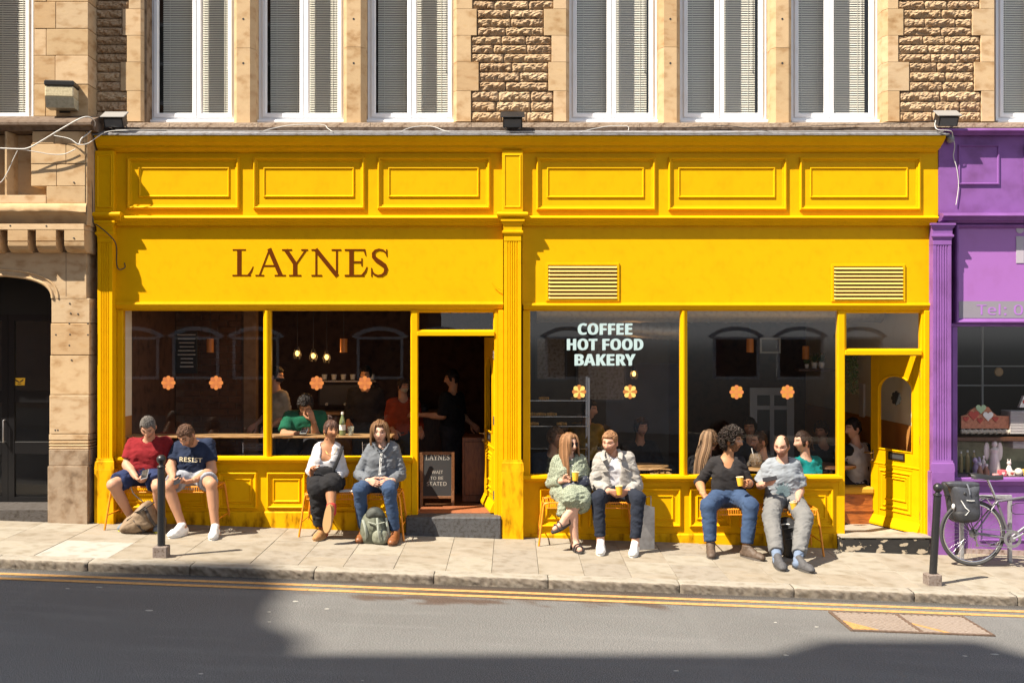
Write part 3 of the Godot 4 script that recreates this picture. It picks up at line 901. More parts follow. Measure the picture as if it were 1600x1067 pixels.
# ---------------------------------------------------------------- sandstone building on the left
func build_corner_building() -> void:
	var b := thing("corner_stone_building", "dressed sandstone building with corbelled bay over a black doorway, left of the yellow shop", "building", Vector3(-5.4, gy(-5.4, .2), .1))
	var xe := -4.625
	# upper pier beside the upstairs window
	var rows := [182.0, 132.0, 87.0, 45.0, 3.0, -40.0, -83.0, -126.0, -169.0, -212.0, -240.0]
	var vj := [71, 86, 72, 87, 72, 86, 71, 87, 72, 86]
	for k in 10:
		var ya := sy(rows[k], .1); var yb := sy(rows[k + 1], .1)
		for s in [[sx(53, .1), sx(vj[k], .1)], [sx(vj[k], .1), xe]]:
			var mb := MB.new()
			var d := rng.randf_range(-.003, .003)
			mb.bbox(s[0] + .002, s[1] - .002, ya + .002, yb - .002, -.34, .10 + d, .004)
			part(b, "ashlar_stone", mb.mesh(), stone_mats[rng.randi() % 5])
	# upstairs window on the far left
	upvc_window(b, [-86, 53, -26, -10], 7.3, -.30)
	var jm := MB.new()
	jm.box(-7.6, -6.35, 2.4, 7.9, -.5, .08)
	jm.box(-7.6, xe, 7.3, 8.2, -.6, .06)
	part(b, "upper_wall", jm.mesh(), stone_mats[1])
	# ledge under it
	var ld := MB.new()
	ld.ext(PackedVector2Array([Vector2(sy(204, .30), -.34), Vector2(sy(182.4, .1), -.34), Vector2(sy(182.6, .1), .12), Vector2(sy(188, .36), .36), Vector2(sy(191, .38), .38), Vector2(sy(195, .38), .38), Vector2(sy(198, .33), .33), Vector2(sy(204, .30), .30)]), "x", -7.6, sx(147, .3))
	part(b, "weathered_ledge", ld.mesh(), mat("sooty_ledge", lin(.17, .12, .085), 0.95, {"t": "soot", "s": 1.6, "d": "grain", "ds": 4.0, "b": 0.3}))
	# bay wall with sunk niches
	var zb := .30
	var xr := sx(133, zb)
	var blocks := [[205, 225, [50, 84, 133]], [225, 256, [48, 103, 133]], [256, 291, [48, 88, 133]], [291, 318, [72, 133]]]
	for q in blocks:
		for i in q[2].size() - 1:
			var mb := MB.new()
			mb.bbox(sx(q[2][i], zb) + .002, sx(q[2][i + 1], zb) - .002, sy(q[1], zb) + .002, sy(q[0], zb) - .002, -.12, zb + rng.randf_range(-.003, .003), .004)
			part(b, "ashlar_stone", mb.mesh(), stone_mats[rng.randi() % 5])
	var nb := MB.new()
	nb.bbox(-7.6, sx(72, zb) - .002, sy(318, zb) + .002, sy(305, zb), -.12, zb, .004)
	part(b, "niche_sill", nb.mesh(), stone_mats[2])
	nb = MB.new()
	nb.ext(PackedVector2Array([Vector2(-.05, sx(3, zb)), Vector2(.16, sx(3, zb)), Vector2(zb - .02, sx(6, zb)), Vector2(zb - .02, sx(9, zb)), Vector2(.16, sx(12, zb)), Vector2(-.05, sx(12, zb))]), "y", sy(305, zb) + .002, sy(205, zb))
	part(b, "niche_mullion", nb.mesh(), stone_mats[0])
	nb = MB.new()
	nb.box(-7.6, -5.08, sy(305, zb), sy(205, zb), -.12, .06)
	nb.box(-7.6, sx(-30, zb), sy(305, zb), sy(205, zb), .06, zb)
	part(b, "niche_back", nb.mesh(), stone_mats[3])
	# string course over the corbels, chipped at its end
	var sc := SM.new()
	var n := FastNoiseLite.new(); n.frequency = 5.0; n.seed = 3
	var prof := [Vector2(sy(317.5, zb), zb - .05), Vector2(sy(318, zb), zb + .01), Vector2(sy(321, .38), .38), Vector2(sy(329, .385), .385), Vector2(sy(331, .375), .375), Vector2(sy(334, .34), .34), Vector2(sy(338, .31), .31), Vector2(sy(352, zb), zb - .03)]
	for i in 61:
		var xx := lerpf(-7.6, sx(131, .38), i / 60.0)
		for q in prof.size():
			var p: Vector2 = prof[q]
			var chip := 0.0
			if q >= 2 and q <= 5: chip = maxf(0.0, n.get_noise_2d(xx * 1.5, q * .3)) * .04 + (smoothstep(56, 60, i) * .05 if q < 4 else 0.0)
			sc.v.append(Vector3(xx, p.x - chip * .3, p.y - chip))
	for i in 60:
		for q in prof.size() - 1:
			var a := i * prof.size() + q
			sc.f.append_array([a, a + 1, a + prof.size() + 1, a, a + prof.size() + 1, a + prof.size()])
	part(b, "string_course", sc.mesh(), stone_mats[4])
	# side cheek of the bay
	var ck := MB.new()
	ck.bbox(xr + .0, sx(133, zb) + .02, sy(352, zb), sy(205, zb), -.12, zb - .01, .004)
	ck.bbox(-4.9, -4.70, sy(352, zb), sy(318, zb), -.12, zb - .04, .004)
	part(b, "bay_cheek", ck.mesh(), stone_mats[1])
	# band and corbels
	var bd := MB.new()
	bd.bbox(-7.6, sx(131, .33), sy(359, .33), sy(350, .33), -.1, .33, .004)
	part(b, "band_stone", bd.mesh(), stone_mats[2])
	for k in range(-8, 3):
		var x0 := sx(100 + (k - 2) * 44.2, .33); var x1 := sx(131 + (k - 2) * 44.2, .33)
		var mb := MB.new()
		mb.ext(PackedVector2Array([Vector2(sy(359.3, .33), .0), Vector2(sy(359.3, .33), .328), Vector2(sy(376, .33), .328), Vector2(sy(376.6, .33), .318), Vector2(sy(378, .33), .318), Vector2(sy(378.6, .33), .328), Vector2(sy(384, .33), .324), Vector2(sy(389, .33), .30), Vector2(sy(393, .33), .25), Vector2(sy(395, .33), .0)]), "x", x0, x1)
		part(b, "corbel", mb.mesh(), stone_mats[rng.randi() % 5])
	# wall over the doorway with a low arch
	var zw := .16
	var yt := sy(394, .2)
	var arch := PackedVector2Array()
	var half := -5.32      # the doorway runs from -6.85 to its right jamb
	arch.append_array([Vector2(-7.6, yt), Vector2(-7.6, 0.0), Vector2(-7.25, 0.0)])
	var jamb := sx(82, zw)
	var yspr := sy(466, zw); var ytop := sy(429, zw)
	for i in 25:
		var a := PI - PI * i / 24.0
		var cx := (-7.25 + jamb) * .5; var hw := (jamb + 7.25) * .5
		var ca := cos(a); var sa := sin(a)
		arch.append(Vector2(cx + hw * signf(ca) * pow(absf(ca), .45), yspr + (ytop - yspr) * pow(sa, .9)))
	arch.append_array([Vector2(jamb, yspr - .002), Vector2(xe, yspr - .002), Vector2(xe, yt)])
	var wl := MB.new()
	wl.ext(arch, "z", -.25, zw)
	part(b, "arched_wall", wl.mesh(), stone_mats[3])
	var mo := MB.new()
	for ring in [[.0, .05, .018], [.06, .035, .012]]:
		var pts := []
		for i in 25:
			var a := PI - PI * i / 24.0
			var cx := (-7.25 + jamb) * .5; var hw: float = (jamb + 7.25) * .5 + ring[0]
			var ca := cos(a); var sa := sin(a)
			pts.append(Vector3(cx + hw * signf(ca) * pow(absf(ca), .45), yspr + (ytop - yspr + ring[0]) * pow(sa, .9), zw))
		mo.tube(pts, ring[2], 8)
	part(b, "arch_moulding", mo.mesh(), stone_mats[0])
	var jt := MB.new()
	jt.box(sx(102.5, zw), sx(103.5, zw), yspr + .02, yt, zw, zw + .001)
	part(b, "joint", jt.mesh(), mats.mortar)
	# pier right of the doorway
	for q in [[466, 505, 80, 140], [505, 555, 79, 140], [555, 617, 78, 139], [617, 678, 77, 139], [678, 688, 76, 138], [688.8, 693, 76, 138], [693.8, 697.5, 76, 138], [698.3, 702, 76, 138], [702, 728, 76, 138], [728, 830, 74, 136.5]]:
		var z: float = .16 if q[0] < 700 else (.175 if q[0] < 720 else .20)
		var mb := MB.new()
		mb.bbox(sx(q[2], z), sx(q[3], z), sy(q[1], z) - (0.35 if q[0] > 720 else -.002), sy(q[0], z) - .002, -.45, z + rng.randf_range(-.002, .002), .006)
		part(b, "pier_stone", mb.mesh(), mat("dirty_stone", lin(.33, .255, .185), 0.92, {"t": "soot", "s": 0.6, "d": "stone", "ds": 0.5, "b": 0.2}) if q[0] > 700 else stone_mats[rng.randi() % 5])
	var holes := MB.new()
	for q in [[108.5, 474], [110, 489.5], [121.5, 490.5], [108, 505.5], [137, 505.5], [109, 522.5], [87, 523], [137, 523], [108, 539.5], [111.5, 562.5], [86, 672], [90, 672], [115, 285], [15.5, 352.5], [72, 353], [115, 372]]:
		var z: float = .162 if q[1] > 400 else (.302 if q[1] < 300 else .332)
		holes.ball(at(q[0], q[1], z), Vector3(.010, .009, .004), 8)
	part(b, "fixing_holes", holes.mesh(), mats.black_plastic, "stuff")
	# black entrance doors deep in the doorway
	var zd := -.42
	var x1 := sx(75, zd) + .12
	var fr := MB.new()
	fr.box(-7.6, x1 + .3, sy(800, zd) - .3, sy(380, zd), zd - .5, zd - .46)
	fr.box(-7.6, x1, ytop + .1, ytop + .2, zd - .46, -.25)
	part(b, "porch_lining", fr.mesh(), mats.black_plastic)
	var ptop := 2.45
	var y0 := sy(786, zd)
	var dxs := [sx(-95, zd), sx(12, zd), sx(12, zd) + .004, sx(110, zd)]
	for dd in [[dxs[0], dxs[1]], [dxs[2], dxs[3]]]:
		var f := MB.new()
		f.mould(dd[0], dd[1], y0, ptop, [Vector2(0, zd - .05), Vector2(0, zd), Vector2(.07, zd), Vector2(.075, zd - .02)])
		for y in [sy(690, zd), sy(610, zd)]:
			f.bbox(dd[0] + .07, dd[1] - .07, y - .14, y, zd - .04, zd - .003, .004)
		var door := part(b, "black_door", f.mesh(), mat("black_gloss", lin(.008, .008, .009), 0.3))
		for y in [[y0 + .075, sy(690, zd) - .14], [sy(690, zd), sy(610, zd) - .14], [sy(610, zd), ptop - .075]]:
			var g := MB.new()
			g.quad(Vector3(dd[0] + .072, y[0], zd - .025), Vector3(dd[1] - .072, y[0], zd - .025), Vector3(dd[1] - .072, y[1], zd - .025), Vector3(dd[0] + .072, y[1], zd - .025))
			part(door, "pane", g.mesh(), mats.pane_glass)
		var h := MB.new()
		var hx: float = dd[1] - .03 if dd[0] < dxs[1] - .1 else dd[1] - .1
		h.tube([Vector3(hx, 1.0, zd), Vector3(hx, 1.0, zd + .05), Vector3(hx, 1.25, zd + .05), Vector3(hx, 1.25, zd)], .01, 6)
		part(door, "handle", h.mesh(), mats.steel)
	# small yellow sticker with two black slashes on the door glass
	var stk := MB.new()
	stk.ext(PackedVector2Array([Vector2(sx(20.5, zd), sy(602, zd)), Vector2(sx(37, zd), sy(602, zd)), Vector2(sx(38, zd), sy(590.5, zd)), Vector2(sx(20, zd), sy(590.5, zd))]), "z", zd - .02, zd - .016)
	var sk := part(b, "sticker", stk.mesh(), mat("sticker_yellow", lin(.75, .45, .03), 0.5))
	var sl := MB.new()
	for q in [[[22.5, 592], [29, 596.5], [29, 598], [23, 595]], [[35.5, 592], [29.4, 596.5], [29.4, 598], [35, 595]], [[26, 600.2], [32, 600.2], [32, 599.2], [26, 599.2]]]:
		var pl := PackedVector2Array()
		for e in q: pl.append(Vector2(sx(e[0], zd), sy(e[1], zd)))
		sl.ext(pl, "z", zd - .016, zd - .0145)
	part(sk, "slash", sl.mesh(), mats.black_plastic)
	# porch floor
	var pf := MB.new()
	pf.box(-7.6, sx(78, .1), -.2, sy(793, -.0), -.9, .17)
	part(b, "porch_floor", pf.mesh(), mat("porch_slate", lin(.07, .062, .058), 0.8, {"t": "soot", "s": 2.0, "b": 0.4}))

# ---------------------------------------------------------------- yellow shopfront
# a moulding that runs along x: pts of (y, z); ends run out with z when mitred
func run(mb: MB, x0: float, x1: float, pts: Array, m0 := 0.0, m1 := 0.0, zref := 0.0) -> void:
	for i in pts.size() - 1:
		var p: Vector2 = pts[i]; var q: Vector2 = pts[i + 1]
		var pa := Vector3(x0 - m0 * (p.y - zref), p.x, p.y); var pb := Vector3(x1 + m1 * (p.y - zref), p.x, p.y)
		var qa := Vector3(x0 - m0 * (q.y - zref), q.x, q.y); var qb := Vector3(x1 + m1 * (q.y - zref), q.x, q.y)
		mb.quad(qa, qb, pb, pa)
		mb.quad(pb, qb, Vector3(qb.x, q.x, zref), Vector3(pb.x, p.x, zref))
		mb.quad(Vector3(pa.x, p.x, zref), Vector3(qa.x, q.x, zref), qa, pa)

func pys(pts: Array) -> Array:
	var r := []
	for p in pts: r.append(Vector2(sy(p[0], p[1]), p[1]))
	return r

func pilaster(b: Node3D, x0: float, x1: float, y_cap: float, z: float, m: Material, base_w := 0.0, plinth_top := 727.0, shaft_bottom := 716.0) -> void:
	# fluted shaft
	var poly := PackedVector2Array()
	poly.append(Vector2(-.02, x0)); poly.append(Vector2(z - .003, x0)); poly.append(Vector2(z, x0 + .003))
	var cnt := 5; var margin := .032
	var pitch := (x1 - x0 - 2 * margin) / cnt
	for i in cnt:
		var a := x0 + margin + pitch * i + pitch * .24; var e := x0 + margin + pitch * (i + 1) - pitch * .24
		poly.append(Vector2(z, a))
		for k in 5:
			var t := (k + .5) / 5.0
			poly.append(Vector2(z - .009 * sin(PI * t), lerpf(a, e, t)))
		poly.append(Vector2(z, e))
	poly.append(Vector2(z, x1 - .003)); poly.append(Vector2(z - .003, x1)); poly.append(Vector2(-.02, x1))
	var y0 := sy(shaft_bottom, z); var y1 := sy(y_cap + 34, z)
	var mb := MB.new()
	mb.ext(poly, "y", y0, y1)
	var sh := part(b, "pilaster", mb.mesh(), m)
	# necking and capital
	mb = MB.new()
	mb.bbox(x0 - .001, x1 + .001, y1 + .001, sy(y_cap + 27, z), -.02, z + .004, .003)
	run(mb, x0, x1, [Vector2(sy(y_cap, z), z), Vector2(sy(y_cap, z), z + .035), Vector2(sy(y_cap + 3, z), z + .035), Vector2(sy(y_cap + 3.5, z), z + .026), Vector2(sy(y_cap + 6, z), z + .024), Vector2(sy(y_cap + 9, z), z + .008), Vector2(sy(y_cap + 17, z), z + .006), Vector2(sy(y_cap + 18, z), z + .020), Vector2(sy(y_cap + 21, z), z + .020), Vector2(sy(y_cap + 23, z), z + .006), Vector2(sy(y_cap + 27, z), z)], 1.0, 1.0, z)
	mb.box(x0, x1, sy(y_cap + 27, z), sy(y_cap, z), -.02, z)
	part(sh, "capital", mb.mesh(), m)
	# base moulding and plinth
	mb = MB.new()
	var zp := z + .03
	mb.bbox(x0 - .025, x1 + .025, gy(x0, .1) - .25, sy(plinth_top + 6, zp), -.02, zp, .005)
	run(mb, x0, x1, [Vector2(sy(shaft_bottom, z), z), Vector2(sy(shaft_bottom, z), z + .010), Vector2(sy(shaft_bottom + 4, z), z + .014), Vector2(sy(shaft_bottom + 5, z), z + .022), Vector2(sy(shaft_bottom + 9, z), z + .024), Vector2(sy(plinth_top + 6, zp), zp - .002)], 1.0, 1.0, z)
	mb.box(x0, x1, sy(plinth_top + 6, zp), y0 - .001, -.02, z)
	part(sh, "plinth", mb.mesh(), mats.scuffed_yellow if m == mats.yellow_paint else m)

func raised_panel(b: Node3D, q: Array, z: float, m: Material, called := "panel", flatten := false) -> void:
	# q: outer x0, x1, inner x0, x1, outer y0, y1, inner y0, y1 in photo pixels
	var mb := MB.new()
	var x0 := sx(q[0], z); var x1 := sx(q[1], z); var y0 := sy(q[5], z); var y1 := sy(q[4], z)
	mb.mould(x0, x1, y0, y1, [Vector2(-.001, z - .01), Vector2(0, z + .012), Vector2(.006, z + .030), Vector2(.016, z + .034), Vector2(.026, z + .026), Vector2(.030, z + .012), Vector2(.046, z + .009), Vector2(.050, z - .004)])
	var a0 := sx(q[2], z); var a1 := sx(q[3], z); var c0 := sy(q[7], z); var c1 := sy(q[6], z)
	mb.loops([[x0 + .05, x1 - .05, y0 + .05, y1 - .05, z - .004], [a0 - .004, a1 + .004, c0 - .004, c1 + .004, z - .003], [a0, a1, c0, c1, z + .012], [a0 + .008, a1 - .008, c0 + .008, c1 - .008, z + .014], [a0 + .020, a1 - .020, c0 + .020, c1 - .020, z + .002]])
	part(b, called, mb.mesh(), m)

func flower(parent: Node3D, px: float, py: float, z: float, kind: int, r := .078, xf := Transform3D.IDENTITY, placed := true) -> void:
	var mb := MB.new(); mb.colored = true
	var o := at(px, py, z) if placed else Vector3.ZERO
	mb.xf = xf if not placed else Transform3D(Basis.IDENTITY, o)
	var A := Color(.50, .165, .035); var B := Color(.40, .12, .03)
	if kind == 1: A = Color(.42, .15, .035); B = Color(.78, .52, .13)
	if kind == 2: A = Color(.52, .17, .05); B = Color(.50, .22, .03)
	if kind == 3: A = Color(.015, .012, .015); B = A
	for k in 8:
		mb.col = A if k % 2 == 0 else B
		var a := TAU * k / 8
		var c := Vector2(sin(a), cos(a)) * r * .70
		var pl := PackedVector2Array()
		for e in 14: pl.append(c + Vector2(sin(e * TAU / 14), cos(e * TAU / 14)) * r * .31)
		mb.ext(pl, "z", .0005, .0015 + .0004 * (k % 2))
		var tp := PackedVector2Array([Vector2.ZERO, c + Vector2(cos(a), -sin(a)) * r * .28, c - Vector2(cos(a), -sin(a)) * r * .28])
		mb.ext(tp, "z", .0005, .0012 + .0004 * (k % 2))
	mb.col = A.lerp(B, .5)
	var pc := PackedVector2Array()
	for e in 16: pc.append(Vector2(sin(e * TAU / 16), cos(e * TAU / 16)) * r * (.14 if kind == 1 else .3))
	mb.ext(pc, "z", .0005, .0024)
	part(parent, "flower_sticker", mb.mesh(), mat("sticker", Color.WHITE, 0.6, {"vc": true}))

func stroke(mb: MB, pts: Array, w, z0: float, z1: float, zz: float) -> void:
	var l := PackedVector2Array(); var r := PackedVector2Array()
	for i in pts.size():
		var a: Array = pts[maxi(i - 1, 0)]; var b: Array = pts[mini(i + 1, pts.size() - 1)]
		var d := Vector2(b[0] - a[0], b[1] - a[1]).normalized().orthogonal()
		var h: float = (w[i] if w is Array else w) * .5
		var p := Vector2(pts[i][0], pts[i][1])
		var q := p + d * h; var s := p - d * h
		l.append(Vector2(sx(q.x, zz), sy(q.y, zz))); r.append(Vector2(sx(s.x, zz), sy(s.y, zz)))
	for i in pts.size() - 1:
		mb.ext(PackedVector2Array([l[i], l[i + 1], r[i + 1], r[i]]), "z", z0, z1)

func shop_name(mb: MB, zz: float) -> void:
	var k := 0
	var T := 389.5; var B := 431.5
	var S := [  # strokes: points, width
		[[[373.8, T + 1], [373.8, B - 1]], 6.8], [[[363.5, T + 1], [384, T + 1]], 2.2], [[[363, B - 1], [392, B - 1]], 2.4], [[[388, B - 1.2], [392.5, 424], [395.5, 416.5]], [3.6, 3.0, 1.2]],
		[[[421.5, 388.5], [405.5, B - 1]], 2.6], [[[420.5, 388.5], [438.5, B - 1]], 6.6], [[[410, 415.5], [433, 415.5]], 2.6], [[[399, B - 1], [412.5, B - 1]], 2.2], [[[429, B - 1], [446.5, B - 1]], 2.2],
		[[[446.5, T + 1], [461.5, 413]], 6.4], [[[478, T + 1], [462.5, 413]], 2.6], [[[461, 410], [461, B - 1]], 6.6], [[[440.5, T + 1], [456, T + 1]], 2.2], [[[470.5, T + 1], [481, T + 1]], 2.2], [[[451.5, B - 1], [470.5, B - 1]], 2.2],
		[[[494, T + 1], [494, B - 1]], 2.8], [[[493, T], [527, B]], 6.6], [[[526.2, T + 1], [526.2, B]], 2.8], [[[486.5, T + 1], [497, T + 1]], 2.2], [[[518, T + 1], [533, T + 1]], 2.2], [[[486.5, B - 1], [503, B - 1]], 2.2],
		[[[549, T + 1], [549, B - 1]], 6.8], [[[538.5, T + 1], [570.5, T + 1]], 2.4], [[[569, T + .5], [571.5, 399.5]], [3.2, 1.2]], [[[551, 409.5], [565, 409.5]], 2.6], [[[565.3, 403.5], [565.3, 415.5]], 1.8], [[[538.5, B - 1], [569, B - 1]], 2.4], [[[566, B - 1], [571, 424], [573.5, 417]], [3.4, 3.0, 1.2]],
		[[[604.8, 401], [603.0, 395], [598.5, 391], [592, 389.9], [586.5, 391.8], [583.4, 396], [584, 401.5], [588.5, 406.5], [594.5, 410.5], [600.5, 415], [603.2, 420.5], [601.5, 426.5], [596.5, 430.3], [590, 431], [584.5, 428.5], [581.2, 423.5], [580, 418.5]], [1.2, 2.0, 2.8, 3.0, 3.8, 5.0, 6.0, 6.8, 7.2, 7.0, 6.0, 5.0, 3.8, 3.0, 3.0, 2.2, 1.2]],
		[[[604.0, 389.5], [604.3, 400.5]], 1.6], [[[580.6, 419], [580.6, 432]], 1.6]]
	for s in S:
		stroke(mb, s[0], s[1], zz, zz + .003 + k * .00012, zz)
		k += 1

func louvre(b: Node3D, x0: float, x1: float, y0: float, y1: float) -> void:
	var m: Material = mats.yellow_paint
	var X0 := sx(x0); var X1 := sx(x1); var Y0 := sy(y1); var Y1 := sy(y0)
	var f := MB.new()
	f.mould(X0, X1, Y0, Y1, [Vector2(0, .001), Vector2(.002, .014), Vector2(.022, .016), Vector2(.026, .012), Vector2(.026, .002)])
	f.quad(Vector3(X0 + .02, Y0 + .02, .003), Vector3(X1 - .02, Y0 + .02, .003), Vector3(X1 - .02, Y1 - .02, .003), Vector3(X0 + .02, Y1 - .02, .003))
	var v := part(b, "vent", f.mesh(), mat("vent_back", lin(.10, .05, .01), 0.8))
	var fr := MB.new()
	fr.mould(X0, X1, Y0, Y1, [Vector2(-.001, .001), Vector2(.001, .0155), Vector2(.022, .0175), Vector2(.027, .013), Vector2(.027, .003)])
	part(v, "frame", fr.mesh(), m)
	for i in 9:
		var y := lerpf(Y0 + .034, Y1 - .05, i / 8.0)
		var s := MB.new()
		s.ext(PackedVector2Array([Vector2(y - .004, .026), Vector2(y - .010, .024), Vector2(y + .012, .005), Vector2(y + .018, .006)]), "x", X0 + .028, X1 - .028)
		part(v, "slat", s.mesh(), mat("vent_slat", lin(.74, .48, .12), 0.5))

func shop_window(b: Node3D, x0: float, x1: float, y0: float, y1: float, stickers: Array) -> MeshInstance3D:
	# px of the visible glass
	var z := -.035
	var X0 := sx(x0, z); var X1 := sx(x1, z); var Y0 := sy(y1, z); var Y1 := sy(y0, z)
	var f := MB.new()
	f.mould(X0 - .05, X1 + .05, Y0 - .05, Y1 + .05, [Vector2(0, -.016), Vector2(.020, -.016), Vector2(.024, -.02), Vector2(.044, -.024), Vector2(.05, -.032), Vector2(.05, -.09)])
	f.mould(X0 - .05, X1 + .05, Y0 - .05, Y1 + .05, [Vector2(.05, -.09), Vector2(0, -.09)])
	var w := part(b, "window", f.mesh(), mats.yellow_paint)
	var g := MB.new()
	g.quad(Vector3(X0 - .003, Y0 - .003, z), Vector3(X1 + .003, Y0 - .003, z), Vector3(X1 + .003, Y1 + .003, z), Vector3(X0 - .003, Y1 + .003, z))
	part(w, "pane", g.mesh(), mats.pane_glass)
	for s in stickers: flower(w, s[0], s[1], z + .0005, s[2])
	return w

func door_leaf(b: Node3D, hinge: Vector3, ang: float, wd: float, ht: float, sticker: bool) -> void:
	# built closed in its own axes: hinge at x = 0, leaf towards -x, face at z = 0; then swung inwards
	var T := Transform3D(Basis(Vector3.UP, ang), hinge)
	var m: Material = mats.yellow_paint
	var d := MB.new(); d.xf = T
	var th := .045
	var gl := [-wd + .13, -.13, ht * .455, ht * .885]         # glazed opening
	# stiles and rails with an arched light
	d.bbox(-wd, gl[0], 0, ht, -th, 0, .003)
	d.bbox(gl[1], 0, 0, ht, -th, 0, .003)
	d.bbox(gl[0] + .0005, gl[1] - .0005, ht * .35, gl[2], -th, 0, .003)
	d.bbox(gl[0] + .0005, gl[1] - .0005, 0, ht * .35 - .001, -th + .004, -.006, .003)
	var top := PackedVector2Array([Vector2(gl[0] + .0005, gl[3] - .17)])
	for i in 17:
		var a := PI - PI * i / 16.0
		top.append(Vector2((gl[0] + gl[1]) * .5 + (gl[1] - gl[0] - .002) * .5 * cos(a), gl[3] - .17 + .17 * sin(a)))
	top.append(Vector2(gl[1] - .0005, ht)); top.append(Vector2(gl[0] + .0005, ht))
	d.ext(top, "z", -th + .001, -.001)
	var leaf := part(b, "door", d.mesh(), m)
	# bead round the light
	var bd := MB.new(); bd.xf = T
	var pts := [Vector3(gl[0], gl[2], 0)]
	for i in 17:
		var a := PI - PI * i / 16.0
		pts.append(Vector3((gl[0] + gl[1]) * .5 + (gl[1] - gl[0]) * .5 * cos(a), gl[3] - .17 + .17 * sin(a), 0))
	pts.append(Vector3(gl[1], gl[2], 0)); pts.append(Vector3(gl[0], gl[2], 0))
	bd.tube(pts, .011, 8)
	# raised fields and weatherboard
	for q in [[gl[0] + .02, gl[1] - .02, .20, ht * .335], [gl[0] + .07, gl[1] - .07, .25, ht * .315], [gl[0] + .10, gl[1] - .10, .33, ht * .30]]:
		bd.mould(q[0], q[1], q[2], q[3], [Vector2(0, -.008), Vector2(.004, .006), Vector2(.014, .009), Vector2(.022, -.006)])
	bd.ext(PackedVector2Array([Vector2(.02, -.01), Vector2(.02, .045), Vector2(.045, .045), Vector2(.13, .004), Vector2(.13, -.01)]), "x", -wd, 0)
	bd.bbox(-wd, 0, ht * .365, ht * .375, -.01, .008, .003)
	part(leaf, "mouldings", bd.mesh(), m)
	var g := MB.new(); g.xf = T
	g.quad(Vector3(gl[0], gl[2], -.02), Vector3(gl[1], gl[2], -.02), Vector3(gl[1], gl[3], -.02), Vector3(gl[0], gl[3], -.02))
	part(leaf, "pane", g.mesh(), mats.pane_glass)
	var lb := MB.new(); lb.xf = T
	lb.mould(-wd * .62, -wd * .30, ht * .40, ht * .445, [Vector2(0, 0), Vector2(0, .012), Vector2(.016, .012), Vector2(.018, .004)])
	var box := part(leaf, "letter_slot", lb.mesh(), mat("bronze", lin(.05, .03, .015), 0.4, {"m": .6}))
	lb = MB.new(); lb.xf = T
	lb.bbox(-wd * .62 + .018, -wd * .30 - .018, ht * .40 + .018, ht * .445 - .018, .001, .006, .002)
	part(leaf, "slot_flap", lb.mesh(), mats.steel)
	var hd := MB.new(); hd.xf = T
	hd.bbox(-wd + .03, -wd + .06, ht * .37, ht * .44, 0, .008, .003)
	hd.tube([Vector3(-wd + .045, ht * .425, 0), Vector3(-wd + .045, ht * .425, .05), Vector3(-wd - .04, ht * .425, .055)], .010, 8)
	hd.ball(Vector3(-wd + .045, ht * .385, .02), Vector3(.018, .018, .02), 10)
	part(leaf, "handle", hd.mesh(), mat("brass", lin(.55, .40, .20), 0.3, {"m": 1.0}))
	for y in [ht * .11, ht * .53, ht * .90]:
		var hg := MB.new()
		hg.xf = Transform3D(Basis.IDENTITY, hinge)
		hg.bbox(-.012, .014, y - .045, y + .045, -.004, .012, .002)
		hg.tube([Vector3(.0, y - .05, .016), Vector3(.0, y + .05, .016)], .008, 8)
		part(leaf, "hinge", hg.mesh(), mats.chrome)
	if sticker: flower(leaf, 0, 0, 0, 3, .085, T * Transform3D(Basis.IDENTITY, Vector3((gl[0] + gl[1]) * .5, ht * .755, -.019)), false)

